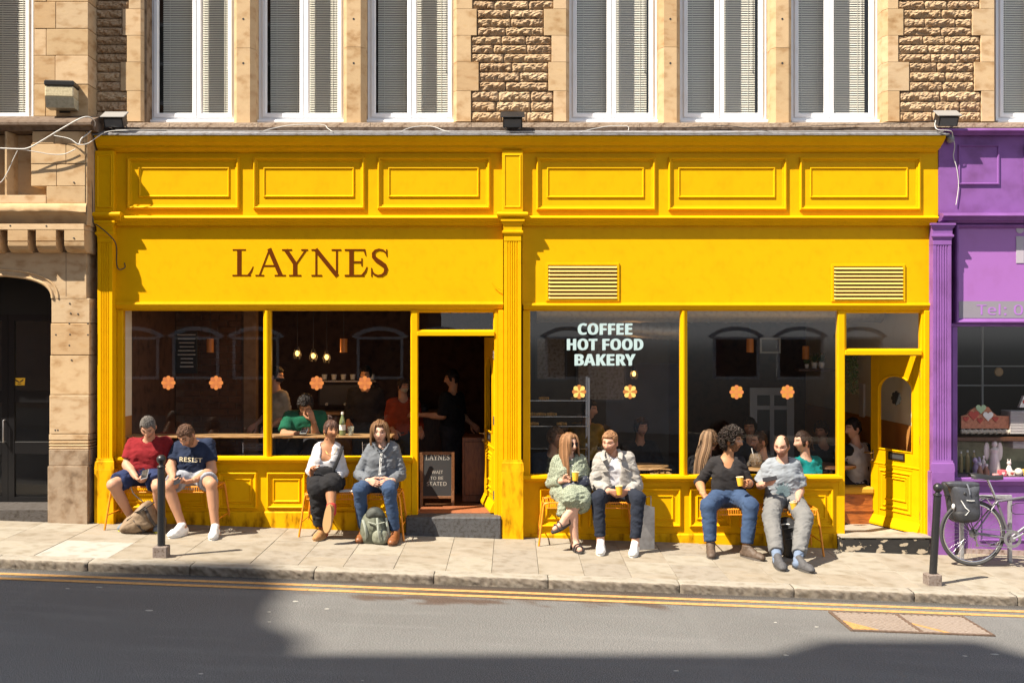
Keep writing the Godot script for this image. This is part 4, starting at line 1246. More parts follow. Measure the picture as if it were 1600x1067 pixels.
func build_shopfront() -> void:
	var y: Material = mats.yellow_paint
	var b := thing("shopfront", "bright yellow panelled wooden cafe shopfront with two open doors and dark serif lettering", "shopfront", Vector3(0, 0, .1))
	var xl := sx(148, .1); var xr := sx(1471, .1)
	# --- lead flashing and crown cornice
	var ld := MB.new()
	ld.ext(PackedVector2Array([Vector2(sy(211.6, .16), -.1), Vector2(sy(203.5, .0), -.1), Vector2(sy(205.5, .0), .04), Vector2(sy(209.3, .16), .175), Vector2(sy(211.6, .16), .175)]), "x", xl - .05, xr + .06)
	part(b, "lead_flashing", ld.mesh(), mats.lead)
	var zf := .02
	var cn := MB.new()
	run(cn, xl + .02, xr - .04, pys([[211.7, .16], [213.8, .165], [215.6, .16], [217.0, .155], [219, .148], [222, .138], [225, .122], [227, .112], [228, .11], [228.3, .10], [231, .10], [231.3, .085], [234, .072], [238, .042], [239, zf]]), 0.0, .45, zf)
	cn.quad(Vector3(xl + .02, sy(211.7, .16), .16), Vector3(xr + .03, sy(211.7, .16), .16), Vector3(xr + .03, sy(211.7, .16), -.1), Vector3(xl + .02, sy(211.7, .16), -.1))
	part(b, "cornice", cn.mesh(), y)
	var bk := MB.new()
	bk.box(xl + .03, xr - .02, sy(484, 0), sy(206, 0), -.135, -.123)
	part(b, "backing_board", bk.mesh(), y)
	bk = MB.new()
	bk.box(-4.70, xl + .028, -.3, sy(206, 0), -.30, -.14)
	bk.box(xr - .018, 4.86, -.6, sy(206, 0), -.30, -.14)
	part(b, "party_wall", bk.mesh(), mats.mortar)
	# --- frieze boards and their panels
	var fz := MB.new()
	fz.box(sx(148, zf), sx(1466, zf), sy(338, zf), sy(236, zf), -.12, zf)
	part(b, "frieze", fz.mesh(), y)
	for q in [[199, 374, 217, 358, 246, 327, 262, 308], [396, 570, 412, 553, 246, 327, 262, 308], [590, 766, 607, 748, 246, 327, 262, 308], [838, 1024, 855, 1006, 246, 329, 262, 309], [1044, 1229, 1060, 1211, 246, 329, 262, 309], [1249, 1438, 1266, 1418, 246, 329, 262, 309]]:
		raised_panel(b, q, zf, y)
	for q in [[148, 177.5], [784.5, 817]]:
		var z := .095
		var mb := MB.new()
		var x0 := sx(q[0], z); var x1 := sx(q[1], z)
		mb.bbox(x0, x1, sy(331, z), sy(235.5, z), -.1, z, .004)
		mb.mould(x0 + .018, x1 - .018, sy(325, z), sy(241, z), [Vector2(0, z - .001), Vector2(.003, z + .006), Vector2(.012, z + .008), Vector2(.022, z + .001)])
		part(b, "block", mb.mesh(), y)
	# --- middle cornice
	for q in [[xl + .01, sx(784, .07)], [sx(817.5, .07), sx(1462, .07)]]:
		var mb := MB.new()
		run(mb, q[0], q[1], pys([[337.0, zf], [337.6, .085], [340.0, .10], [341.2, .098], [342, .088], [344.5, .082], [346, .065], [348.5, .06], [350, .045], [352.5, .040], [353, .0]]), 0.0, .25 if q[0] > 0 else 0.0, .0)
		part(b, "middle_cornice", mb.mesh(), y)
	for q in [[148.5, 182], [783.5, 818]]:
		var mb := MB.new()
		run(mb, sx(q[0], .12), sx(q[1], .12), pys([[331, .09], [331.5, .15], [334, .165], [337, .160], [338.5, .14], [341, .125], [345, .10]]), .3, .3, .0)
		mb.box(sx(q[0], .1) + .01, sx(q[1], .1) - .01, sy(349, .1), sy(331, .1), -.1, .09)
		part(b, "middle_cornice", mb.mesh(), y)
	# --- fascia
	var fa := MB.new()
	fa.box(sx(172, 0), sx(786, 0), sy(474, 0), sy(346, 0), -.12, 0)
	fa.box(sx(816, 0), sx(1453, 0), sy(476, 0), sy(346, 0), -.12, 0)
	part(b, "fascia", fa.mesh(), y)
	var nm := MB.new()
	shop_name(nm, 0.0)
	part(b, "name_lettering", nm.mesh(), mats.maroon)
	louvre(b, 853, 967.5, 411, 470.5)
	louvre(b, 1299, 1414, 413, 471.5)
	# --- bead above the windows
	for q in [[181, 785, 0.0], [819, 1453, 1.5]]:
		var mb := MB.new()
		run(mb, sx(q[0], .03), sx(q[1], .03), pys([[472 + q[2], -.0], [472.3 + q[2], .024], [475.4 + q[2], .030], [477 + q[2], .026], [478.5 + q[2], .020], [480.5 + q[2], .012], [482 + q[2], .006], [483 + q[2], -.02]]), .2, .2, -.02)
		part(b, "bead", mb.mesh(), y)
		var hd := MB.new()
		hd.box(sx(q[0], -.02), sx(q[1], -.02), sy(485.3, -.02), sy(480, -.02), -.12, -.021)
		part(b, "head_rail", hd.mesh(), y)
	# --- pilasters
	pilaster(b, sx(152, .11), sx(175.5, .11), 345, .11, y, .0, 727, 716)
	pilaster(b, sx(787.5, .11), sx(814.5, .11), 343, .11, y, .0, 730, 718)
	# --- mullions, transoms, jambs
	var zm := -.012
	var fr: MB
	for q in [[412, 422, 484.5, 716], [642.5, 652.5, 484.5, 808], [1063.5, 1072.5, 485, 745], [1309.5, 1320.5, 485, 842]]:
		fr = MB.new()
		fr.bbox(sx(q[0], zm), sx(q[1], zm), sy(q[3], zm) - (.25 if q[3] > 800 else 0.0), sy(q[2], zm), -.11, zm, .006)
		if q[3] < 800:       # rounded nosing on the mullion
			var xm := (sx(q[0], zm) + sx(q[1], zm)) * .5
			fr.tube([Vector3(xm, sy(q[3], zm) + .004, zm - .004), Vector3(xm, sy(q[2], zm) - .004, zm - .004)], .024, 10)
		part(b, "mullion", fr.mesh(), y)
	for q in [[183, 191.5, 714, 484.5, zm, -.10, 0], [772.5, 778.4, 0, 484.5, zm, -.11, 1], [778.6, 787, 0, 484.5, .025, -.11, 1], [817, 827.5, 745, 485, zm, -.10, 0], [1440, 1444.9, 0, 485, zm, -.11, 2], [1445, 1453, 0, 485, .022, -.11, 2]]:
		fr = MB.new()
		var zq: float = q[4]
		fr.bbox(sx(q[0], zq), sx(q[1], zq), sy(q[2], zq) if q[6] == 0 else gy(0.0 if q[6] == 1 else 4.6, 0) - .25, sy(q[3], zq), q[5], zq, .005)
		part(b, "jamb", fr.mesh(), y)
	for q in [[652, 773, 525, 517.5], [1320, 1440.5, 555, 547]]:
		fr = MB.new()
		fr.bbox(sx(q[0], zm) + .001, sx(q[1], zm) - .001, sy(q[2], zm), sy(q[3], zm), -.105, zm + .018, .006)
		part(b, "transom", fr.mesh(), y)
	shop_window(b, 190.5, 411.5, 485.5, 712.5, [[263, 598, 0], [337.5, 598, 0]])
	shop_window(b, 423.5, 641.5, 485.5, 712.5, [[494.8, 598.5, 0], [570, 598.5, 0]])
	var w3 := shop_window(b, 828.5, 1062.5, 486, 741.5, [[905, 612, 1], [984.5, 612, 1]])
	shop_window(b, 1074, 1308.5, 486, 741.5, [[1151, 612.5, 2], [1230.5, 612.5, 2]])
	# fanlights over the doors
	for q in [[653, 772, 487, 516.5], [1321, 1439.5, 488, 546]]:
		var z := -.06
		var f := MB.new()
		f.mould(sx(q[0], z), sx(q[1], z), sy(q[3], z), sy(q[2], z), [Vector2(-.02, -.03), Vector2(.004, -.035), Vector2(.010, -.055), Vector2(.010, -.09)])
		var w := part(b, "fanlight", f.mesh(), y)
		var g := MB.new()
		g.quad(Vector3(sx(q[0], z), sy(q[3], z), z), Vector3(sx(q[1], z), sy(q[3], z), z), Vector3(sx(q[1], z), sy(q[2], z), z), Vector3(sx(q[0], z), sy(q[2], z), z))
		part(w, "pane", g.mesh(), mats.pane_glass)
	# vinyl words on the third window
	var k := 0
	for s in [["COFFEE", 945.5, 523, 84], ["HOT FOOD", 945.5, 547, 118], ["BAKERY", 945.5, 571, 94]]:
		var t := text_mesh(s[0], "Droid Sans", .25, .001, true)
		var box := t.get_aabb()
		var z := -.0335
		var hgt := (sy(505.5, z) - sy(523.3, z))
		var wid := sx(s[1] + s[3] * .5, z) - sx(s[1] - s[3] * .5, z)
		var mb := MB.new()
		for e in [Vector2.ZERO, Vector2(.0055, .001), Vector2(-.0055, -.001), Vector2(.003, .002), Vector2(-.003, -.002)]:
			mb.add(t, Transform3D(Basis.from_scale(Vector3(wid / box.size.x, hgt / box.size.y, 1.0 + absf(e.x) * 60.0)), Vector3(sx(s[1], z) - (box.position.x + box.size.x * .5) * wid / box.size.x + e.x, sy(s[2], z) - box.position.y * hgt / box.size.y + e.y, z + e.x * .08)))
		part(w3, "word_lettering", mb.mesh(), mat("vinyl", lin(.40, .53, .55), 0.6))
		k += 1
	# --- sills
	for q in [[179, 645, 713], [818, 1316, 742]]:
		var mb := MB.new()
		run(mb, sx(q[0], .07), sx(q[1], .07), pys([[q[2], -.05], [q[2] + .8, .06], [q[2] + 1.5, .075], [q[2] + 5.5, .078], [q[2] + 7.5, .07], [q[2] + 8.2, .045], [q[2] + 10, .03], [q[2] + 10.5, -.05]]), .0, .0, -.05)
		part(b, "sill", mb.mesh(), y)
	# --- stall risers: boards, panels and skirting
	var sr := MB.new()
	sr.box(sx(176, -.02), sx(642.3, -.02), gy(-2.5, 0) - .3, sy(722, -.02), -.12, -.012)
	sr.box(sx(816, -.02), sx(1309.3, -.02), gy(2, 0) - .4, sy(751, -.02), -.12, -.012)
	part(b, "riser", sr.mesh(), y)
	for q in [[190, 250], [265.5, 325.5], [341, 402], [417, 478], [493, 553], [568, 629]]:
		raised_panel(b, [q[0], q[1], q[0] + 9.5, q[1] - 9.5, 737, 794, 748, 784], -.012, y, "riser_panel")
	for q in [[843, 908], [920, 985], [998, 1064], [1077, 1143], [1156, 1222], [1236, 1302]]:
		raised_panel(b, [q[0], q[1], q[0] + 12, q[1] - 12, 762, 823, 774, 811], -.012, y, "riser_panel")
	var sk := MB.new()
	for q in [[176, 642, 799], [818, 1309, 834]]:
		var x0 := sx(q[0], .01); var x1 := sx(q[1], .01)
		sk.ext(PackedVector2Array([Vector2(gy(x1, 0) - .2, -.05), Vector2(gy(x1, 0) - .2, .012), Vector2(sy(q[2] + 2, .01), .012), Vector2(sy(q[2], .01), .002), Vector2(sy(q[2], .01), -.05)]), "x", x0, x1)
	part(b, "skirting", sk.mesh(), mats.scuffed_yellow)
	# --- steps and thresholds
	var st := MB.new()
	st.bbox(sx(634, .14), sx(783, .14), gy(-.7, .1) - .2, sy(808, .16), -.12, .16, .012)
	part(b, "door_step", st.mesh(), mat("slate_step", lin(.075, .075, .08), 0.7, {"t": "soot", "s": 3.0, "b": 0.4}))
	st = MB.new()
	st.bbox(sx(1312, .12), sx(1453, .12), sy(840.6, .16), sy(838.5, .16) + .004, -.12, .175, .006)
	part(b, "step_slab", st.mesh(), flag_mats[2])
	st = MB.new()
	st.bbox(sx(1313, .12), sx(1452, .12), gy(4, .1) - .3, sy(840.6, .16) - .001, -.12, .165, .014)
	part(b, "door_step", st.mesh(), mat("peeling_step", lin(.42, .38, .33), 0.8, {"t": "peel", "s": Vector3(0.9, 1.6, 1.2), "b": 0.1}), "stone step with dark paint peeling off in patches")
	st = MB.new()
	st.bbox(sx(653, -.1), sx(772, -.1), .0, sy(803, .0), -.60, -.121, .004)
	part(b, "threshold", st.mesh(), mats.terracotta)
	st = MB.new()
	st.bbox(sx(1322, -.1), 4.56, -.1, .002, -1.6, -.121, .004)
	part(b, "threshold", st.mesh(), mat("pale_threshold", lin(.42, .38, .32), .8, {"t": "flag", "s": .8, "d": "grain", "ds": 3.0}))
	# --- doors, both swung inwards on their right jambs
	door_leaf(b, Vector3(sx(772, -.05), sy(804, -.05), -.065), -deg_to_rad(81), .83, sy(527, -.05) - sy(804, -.05), false)
	door_leaf(b, Vector3(sx(1439.5, -.05), sy(837, -.05), -.065), -deg_to_rad(69), .83, sy(556.5, -.05) - sy(837, -.05), true)
	# little curled wires fixed to the fascia
	for q in [[[176, 366], [183, 388], [180, 410], [188, 420], [195, 414]], [[768, 442], [774, 448], [782, 452], [786, 452]]]:
		var pts := []
		for e in q: pts.append(at(e[0], e[1], .03))
		var mb := MB.new(); mb.tube(pts, .004, 5)
		part(b, "wire_end", mb.mesh(), y)

# ---------------------------------------------------------------- purple shop
func build_purple_shop() -> void:
	var p: Material = mats.purple_paint
	var b := thing("purple_shopfront", "purple painted shopfront with fluted pilaster and a craft display, right edge of the street", "shopfront", Vector3(5.6, gy(5.6, 0), .1))
	var X1 := 8.2
	var zf := .03
	var cn := MB.new()
	run(cn, sx(1470, .1), X1, pys([[200.5, .0], [201, .15], [204, .155], [206, .13], [209, .10], [211, .09], [212, zf]]), 0.0, 0.0, 0.0)
	part(b, "cornice", cn.mesh(), p)
	var fz := MB.new()
	fz.box(sx(1467, zf), X1, sy(336, zf), sy(211, zf), -.3, zf)
	part(b, "frieze", fz.mesh(), p)
	for q in [[1497, 1561], [1600, 1664], [1703, 1767]]:
		var mb := MB.new()
		mb.mould(sx(q[0], zf), sx(q[1], zf), sy(289, zf), sy(226.5, zf), [Vector2(-.001, zf - .002), Vector2(.002, zf + .018), Vector2(.014, zf + .020), Vector2(.022, zf + .003)], true)
		part(b, "panel", mb.mesh(), p)
	var mc := MB.new()
	run(mc, sx(1472, .1), X1, pys([[333, zf], [333.5, .14], [337, .15], [339, .135], [341, .11], [344, .10], [345.5, .06], [348, .04], [350, .0]]), 0.0, 0.0, 0.0)
	part(b, "middle_cornice", mc.mesh(), p)
	pilaster(b, sx(1458, .11), sx(1487, .11), 349, .11, p, 0.0, 731, 719)
	# dark return between pilaster and sign, sign board in its frame
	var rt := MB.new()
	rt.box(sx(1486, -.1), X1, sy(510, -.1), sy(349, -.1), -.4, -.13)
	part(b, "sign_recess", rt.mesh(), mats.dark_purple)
	var sg := MB.new()
	var sx0 := sx(1493.5, .02)
	sg.mould(sx0, X1, sy(505, .02), sy(350, .02), [Vector2(0, -.12), Vector2(0, .02), Vector2(.012, .035), Vector2(.028, .030), Vector2(.036, .005), Vector2(.05, -.02)])
	part(b, "sign_frame", sg.mesh(), p)
	var sb := MB.new()
	sb.quad(Vector3(sx0 + .04, sy(501, .0), -.018), Vector3(X1 - .04, sy(501, .0), -.018), Vector3(X1 - .04, sy(352, .0), -.018), Vector3(sx0 + .04, sy(352, .0), -.018))
	var board := part(b, "sign_board", sb.mesh(), mat("sign_violet", lin(.33, .125, .42), 0.45, {"t": "paint", "s": 1.0}))
	var gp := MB.new()
	gp.box(sx0 + .05, X1 - .06, sy(497, 0), sy(470.5, 0), -.017, -.014)
	part(board, "grey_band", gp.mesh(), mat("sign_grey", lin(.23, .21, .25), 0.5))
	var t := text_mesh("Tel: 01", "Droid Sans", .19, .002)
	var tb := MB.new()
	var bx := t.get_aabb()
	var hh := sy(475, 0) - sy(492.5, 0); var ww := sx(1612, 0) - sx(1527, 0)
	tb.add(t, Transform3D(Basis.from_scale(Vector3(ww / bx.size.x, hh / bx.size.y, 1)), Vector3(sx(1527, 0) - bx.position.x * ww / bx.size.x, sy(492.5, 0) - bx.position.y * hh / bx.size.y, -.0125)))
	part(board, "number_lettering", tb.mesh(), mat("sign_text", lin(.36, .15, .50), 0.5))
	var li := MB.new()
	li.box(sx(1589, 0), sx(1601, 0), sy(411, 0), sy(369, 0), -.0175, -.011)
	var dot := PackedVector2Array()
	for k in 16: dot.append(Vector2(sx(1595 + 6 * cos(k * TAU / 16), 0), sy(359 + 5.5 * sin(k * TAU / 16), 0)))
	li.ext(dot, "z", -.0175, -.011)
	part(board, "letter", li.mesh(), mat("sign_letter", lin(.40, .36, .42), 0.5))
	# window with its frame, sill and stall riser
	var wz := -.10
	var wf := MB.new()
	wf.bbox(sx(1488, -.02), sx(1496.5, -.02), sy(748, -.02), sy(505, -.02), -.2, -.02, .006)
	wf.bbox(sx(1487, .0), X1, sy(510, .0), sy(505.3, .0), -.2, -.004, .006)
	wf.bbox(7.3, X1, sy(748, 0), sy(510, 0), -.2, -.01, .006)
	part(b, "frame", wf.mesh(), p)
	var g := MB.new()
	g.quad(Vector3(sx(1496, wz), sy(748, wz), wz), Vector3(7.3, sy(748, wz), wz), Vector3(7.3, sy(507, wz), wz), Vector3(sx(1496, wz), sy(507, wz), wz))
	part(b, "pane", g.mesh(), mats.pane_glass)
	var sl := MB.new()
	run(sl, sx(1488, .05), X1, pys([[745, -.15], [746, .05], [748, .06], [752, .06], [754, .045], [758, .03], [759, -.1]]), 0.0, 0.0, -.1)
	part(b, "sill", sl.mesh(), p)
	var sr := MB.new()
	sr.box(sx(1486, 0), X1, gy(8, 0) - .3, sy(757, 0), -.2, .0)
	sr.mould(sx(1530, 0), 7.6, sy(845, 0), sy(776, 0), [Vector2(0, 0.0), Vector2(.002, .014), Vector2(.014, .016), Vector2(.02, .001)])
	part(b, "riser", sr.mesh(), p)
	var bs := MB.new(); bs.shx = SLOPE
	bs.box(sx(1489, .02), X1, -.2, .055, -.1, .018)
	part(b, "footing", bs.mesh(), mat("stained_footing", lin(.34, .26, .24), 0.9, {"t": "soot", "s": 2.0}))
	# display room
	var rm := MB.new()
	rm.box(sx(1483, -.3), X1 + .2, sy(757, 0) - .02, sy(748.5, 0), -3.0, -.205)
	rm.box(4.66, 4.74, -.3, 2.95, -3.0, -.21)
	rm.box(8.2, 8.3, -.3, 2.95, -3.0, -.1)
	rm.box(4.66, 8.3, 2.87, 2.95, -3.0, -.4)
	part(b, "display_floor", rm.mesh(), mat("display_wall", lin(.10, .085, .08), 0.8))
	rm = MB.new()
	rm.box(4.74, 8.2, -.3, 2.87, -3.1, -3.0)
	part(b, "back_wall", rm.mesh(), mats.dark_room)
	rm = MB.new()
	rm.box(4.78, 8.15, sy(745, -1), sy(684, -.9), -.95, -.92)
	part(b, "display_back", rm.mesh(), mat("sage", lin(.30, .33, .20), 0.8, {"t": "cloud", "s": 1.0}))
	rm = MB.new()
	rm.bbox(4.78, 8.15, sy(687, -.6), sy(681, -.6), -.95, -.42, .004)
	part(b, "display_shelf", rm.mesh(), mats.dark_wood)
	rm = MB.new()
	for x in [sx(1534, -1.5), sx(1634, -1.5)]: rm.box(x - .012, x + .012, 1.0, 2.85, -1.5, -1.47)
	for yy in [572.0, 602.0]: rm.box(4.78, 8.15, sy(yy, -1.5) - .008, sy(yy, -1.5) + .008, -1.499, -1.472)
	part(b, "glazing_bars", rm.mesh(), mat("grey_bar", lin(.22, .23, .22), 0.6))
	craft_display()

func heart(c: Vector2, r: float) -> PackedVector2Array:
	var p := PackedVector2Array()
	for i in 18:
		var t := TAU * i / 18
		p.append(c + Vector2(16 * pow(sin(t), 3), 13 * cos(t) - 5 * cos(2 * t) - 2 * cos(3 * t) - cos(4 * t)) * r / 16.0)
	return p

func craft_display() -> void:
	var z := -.55
	var base := sy(681, z)
	# heart-painted bed head shape on the shelf
	var h := thing("heart_panel", "pink humped craft panel painted with red hearts on the display shelf", "craft panel", Vector3(sx(1540, z), base, z))
	var prof := PackedVector2Array()
	for q in [[1500, 669], [1500, 650], [1508, 648], [1514, 641], [1522, 636], [1532, 633], [1543, 636], [1549, 644], [1556, 649], [1580, 650], [1580, 669]]: prof.append(Vector2(sx(q[0], z), sy(q[1], z)))
	var mb := MB.new(); mb.ext(prof, "z", z, z + .04)
	part(h, "board", mb.mesh(), mat("salmon", lin(.55, .22, .12), 0.8, {"t": "cloud", "s": 3.0}))
	for q in [[1519, 648, .06], [1507, 654, .035], [1529, 656, .035], [1553, 654, .035]]:
		mb = MB.new(); mb.ext(heart(Vector2(sx(q[0], z), sy(q[1], z)), q[2]), "z", z + .04, z + .05)
		part(h, "heart", mb.mesh(), mat("heart_red", lin(.42, .055, .035), 0.7))
	mb = MB.new(); mb.ext(heart(Vector2(sx(1541, z), sy(649, z)), .06), "z", z + .042, z + .058)
	part(h, "heart", mb.mesh(), mats.paper, "white crocheted heart")
	mb = MB.new(); mb.ext(heart(Vector2(sx(1530, z), sy(638, z)), .06), "z", z + .042, z + .055)
	part(h, "heart", mb.mesh(), mat("mint", lin(.36, .50, .30), 0.8), "mint green heart")
	var lc := MB.new()
	for i in 26: lc.ball(Vector3(sx(1501 + i * 3.1, z), sy(674, z) + .006 * sin(i * 2.1), z + .04), Vector3(.020, .03, .03), 8)
	part(h, "lace_trim", lc.mesh(), mat("lace", lin(.50, .44, .36), 0.9))
	# wicker drawers
	for q in [[1579, 1626, 642, 678, "large pale woven wicker drawer box on the display shelf"], [1583, 1626, 686, 700.5, "small pale woven wicker box hanging under the display shelf"]]:
		var zz := -.48
		var o := thing("wicker_box", q[4], "wicker box", Vector3(sx(1602, zz), sy(q[3], zz), zz))
		var X0 := sx(q[0], zz); var X1 := sx(q[1], zz)
		mb = MB.new(); mb.bbox(X0, X1, sy(q[3], zz), sy(q[2], zz), zz - .25, zz, .006)
		part(o, "box", mb.mesh(), mat("wicker", lin(.50, .47, .46), 0.8, {"t": "grain", "s": 3.0}))
		mb = MB.new()
		var n := int((q[3] - q[2]) / 2.4)
		for i in n: mb.tube([Vector3(X0, sy(q[2] + 1.5 + i * 2.4, zz), zz + .002), Vector3(X1, sy(q[2] + 1.5 + i * 2.4, zz), zz + .002)], .006, 5)
		part(o, "weave", mb.mesh(), mats.wicker, "stuff")
	# cone with a heart
	var cone := thing("paper_cone", "cream cone with red heart standing on the wicker drawer box", "craft cone", Vector3(sx(1600, z), sy(642, z), z))
	mb = MB.new(); mb.ext(PackedVector2Array([Vector2(sx(1590, z), sy(636, z)), Vector2(sx(1612, z), sy(636, z)), Vector2(sx(1606, z), sy(618, z)), Vector2(sx(1597, z), sy(618, z))]), "z", z, z + .05)
	part(cone, "body", mb.mesh(), mats.paper)
	mb = MB.new(); mb.ext(heart(Vector2(sx(1600, z), sy(628, z)), .04), "z", z + .05, z + .056)
	part(cone, "heart", mb.mesh(), mats.heart_red)
	# angels, bottles and soaps on the display floor
	var zz := -.45
	var fl := sy(748.5, 0)
	var an := thing("angel_figurine", "tall white winged angel figurine standing at the back of the craft display", "figurine", Vector3(sx(1554, zz), fl, zz))
	mb = MB.new()
	mb.lathe([Vector2(.075, 0), Vector2(.06, .12), Vector2(.042, .24), Vector2(.05, .28), Vector2(.02, .31), Vector2(0, .315)], 14, Vector3(sx(1554, zz), fl, zz))
	mb.ball(Vector3(sx(1554, zz), fl + .345, zz), Vector3(.034, .04, .034), 12)
	part(an, "body", mb.mesh(), mat("ceramic", lin(.62, .55, .52), 0.5))
	for s in [-1, 1]:
		mb = MB.new(); mb.ball(Vector3(sx(1554, zz) + s * .075, fl + .26, zz - .03), Vector3(.035, .11, .015), 12)
		part(an, "wing", mb.mesh(), mats.ceramic)
	var dn := thing("angel_figurine", "small lavender kneeling angel figurine left of the bottles", "figurine", Vector3(sx(1523, zz), fl, zz + .08))
	mb = MB.new()
	mb.lathe([Vector2(.05, 0), Vector2(.055, .08), Vector2(.035, .14), Vector2(0, .16)], 12, Vector3(sx(1523, zz), fl, zz + .08))
	mb.ball(Vector3(sx(1519, zz), fl + .17, zz + .08), Vector3(.028, .032, .028), 10)
	mb.ball(Vector3(sx(1527, zz), fl + .14, zz + .05), Vector3(.02, .07, .04), 10)
	part(dn, "body", mb.mesh(), mat("lavender", lin(.45, .36, .48), 0.6))
	var k := 0
	for q in [[1502, 34, .022, "pale amber bottle nearest the purple pilaster"], [1512, 36, .024, "pale amber bottle, second from the purple pilaster"], [1522, 36, .024, "pale amber bottle behind the kneeling angel"], [1537, 30, .024, "clear white-capped bottle left of the tall angel"]]:
		var zq: float = zz - .18 if k < 3 else zz + .02
		var o := thing("bottle", q[3], "bottle", Vector3(sx(q[0], zq), fl, zq), "bottles in the craft display")
		var H: float = q[1] / 140.0
		mb = MB.new(); mb.lathe([Vector2(0, .001), Vector2(q[2], .002), Vector2(q[2], H * .7), Vector2(q[2] * .4, H * .82), Vector2(q[2] * .4, H * .9), Vector2(0, H * .9)], 12, Vector3(sx(q[0], zq), fl, zq))
		part(o, "glass_body", mb.mesh(), mat("amber_glass", lin(.42, .33, .14), 0.15) if k < 3 else mats.ceramic)
		mb = MB.new(); mb.lathe([Vector2(q[2] * .45, H * .9), Vector2(q[2] * .45, H), Vector2(0, H)], 12, Vector3(sx(q[0], zq), fl, zq))
		part(o, "cap", mb.mesh(), mats.white_plastic)
		k += 1
	k = 0
	for q in [[1531, 22, "brown-haired doll figurine beside the clear bottle", .30, .16, .09], [1541, 20, "pale doll figurine in a brown dress beside the tall angel", .26, .13, .08], [1577, 24, "white animal figurine with pointed ears by the soaps", .68, .68, .64]]:
		var zq: float = zz + .12
		var o := thing("small_figurine", q[2], "figurine", Vector3(sx(q[0], zq), fl, zq))
		var H: float = q[1] / 145.0
		mb = MB.new(); mb.lathe([Vector2(.038, 0), Vector2(.034, H * .4), Vector2(.016, H * .7), Vector2(0, H * .72)], 12, Vector3(sx(q[0], zq), fl, zq))
		part(o, "body", mb.mesh(), mat("figurine_%d" % k, lin(q[3], q[4], q[5]), 0.6))
		mb = MB.new(); mb.ball(Vector3(sx(q[0], zq), fl + H * .84, zq), Vector3(.025, H * .16, .025), 10)
		if k == 2:
			for s in [-1, 1]: mb.ball(Vector3(sx(q[0], zq) + s * .014, fl + H * 1.0, zq), Vector3(.007, .022, .006), 8)
		part(o, "head", mb.mesh(), mats.ceramic)
		k += 1
	k = 0
	for q in [[1566, 12, 10, "pink heart-printed gift box in the shop display", .62, .12, .14], [1580, 10, 9, "cream gift box with red heart in the shop display", .66, .55, .48], [1592, 13, 13, "round cream soap by the gift boxes", .72, .66, .54], [1604, 12, 11, "yellow gift box at the edge of the display", .66, .40, .06], [1556, 9, 4, "flat pink soap in front of the gift boxes", .62, .30, .30]]:
		var zq: float = -.28
		var o := thing("gift_soap", q[3], "soap", Vector3(sx(q[0], zq), fl, zq), "soaps and gift boxes on the display floor")
		var W: float = q[1] / 143.0; var H: float = q[2] / 143.0
		mb = MB.new()
		if k == 2: mb.ball(Vector3(sx(q[0], zq), fl + H * .5, zq), Vector3(W * .5, H * .5, W * .5), 14)
		else: mb.bbox(sx(q[0], zq) - W * .5, sx(q[0], zq) + W * .5, fl + .001, fl + H, zq - W * .4, zq + W * .4, .008)
		part(o, "block", mb.mesh(), mat("soap_%d" % k, lin(q[4], q[5], q[6]), 0.6))
		if k < 2:
			mb = MB.new(); mb.ext(heart(Vector2(sx(q[0], zq), fl + H * .5), .018), "z", zq + W * .4, zq + W * .4 + .003)
			part(o, "heart", mb.mesh(), mats.paper if k == 0 else mats.heart_red)
		k += 1
	# hanging clock on the back wall
	var ck := thing("wall_clock", "small round amber clock hanging inside the purple shop", "clock", Vector3(sx(1560, -1.44), sy(581, -1.44), -1.44))
	mb = MB.new(); mb.xf = Transform3D(Basis(Vector3.RIGHT, PI / 2), Vector3(sx(1560, -1.44), sy(581, -1.44), -1.44))
	mb.lathe([Vector2(.055, 0), Vector2(.055, .02), Vector2(.045, .026), Vector2(0, .022)], 20)
	part(ck, "face", mb.mesh(), mat("amber", lin(.36, .22, .08), 0.5))

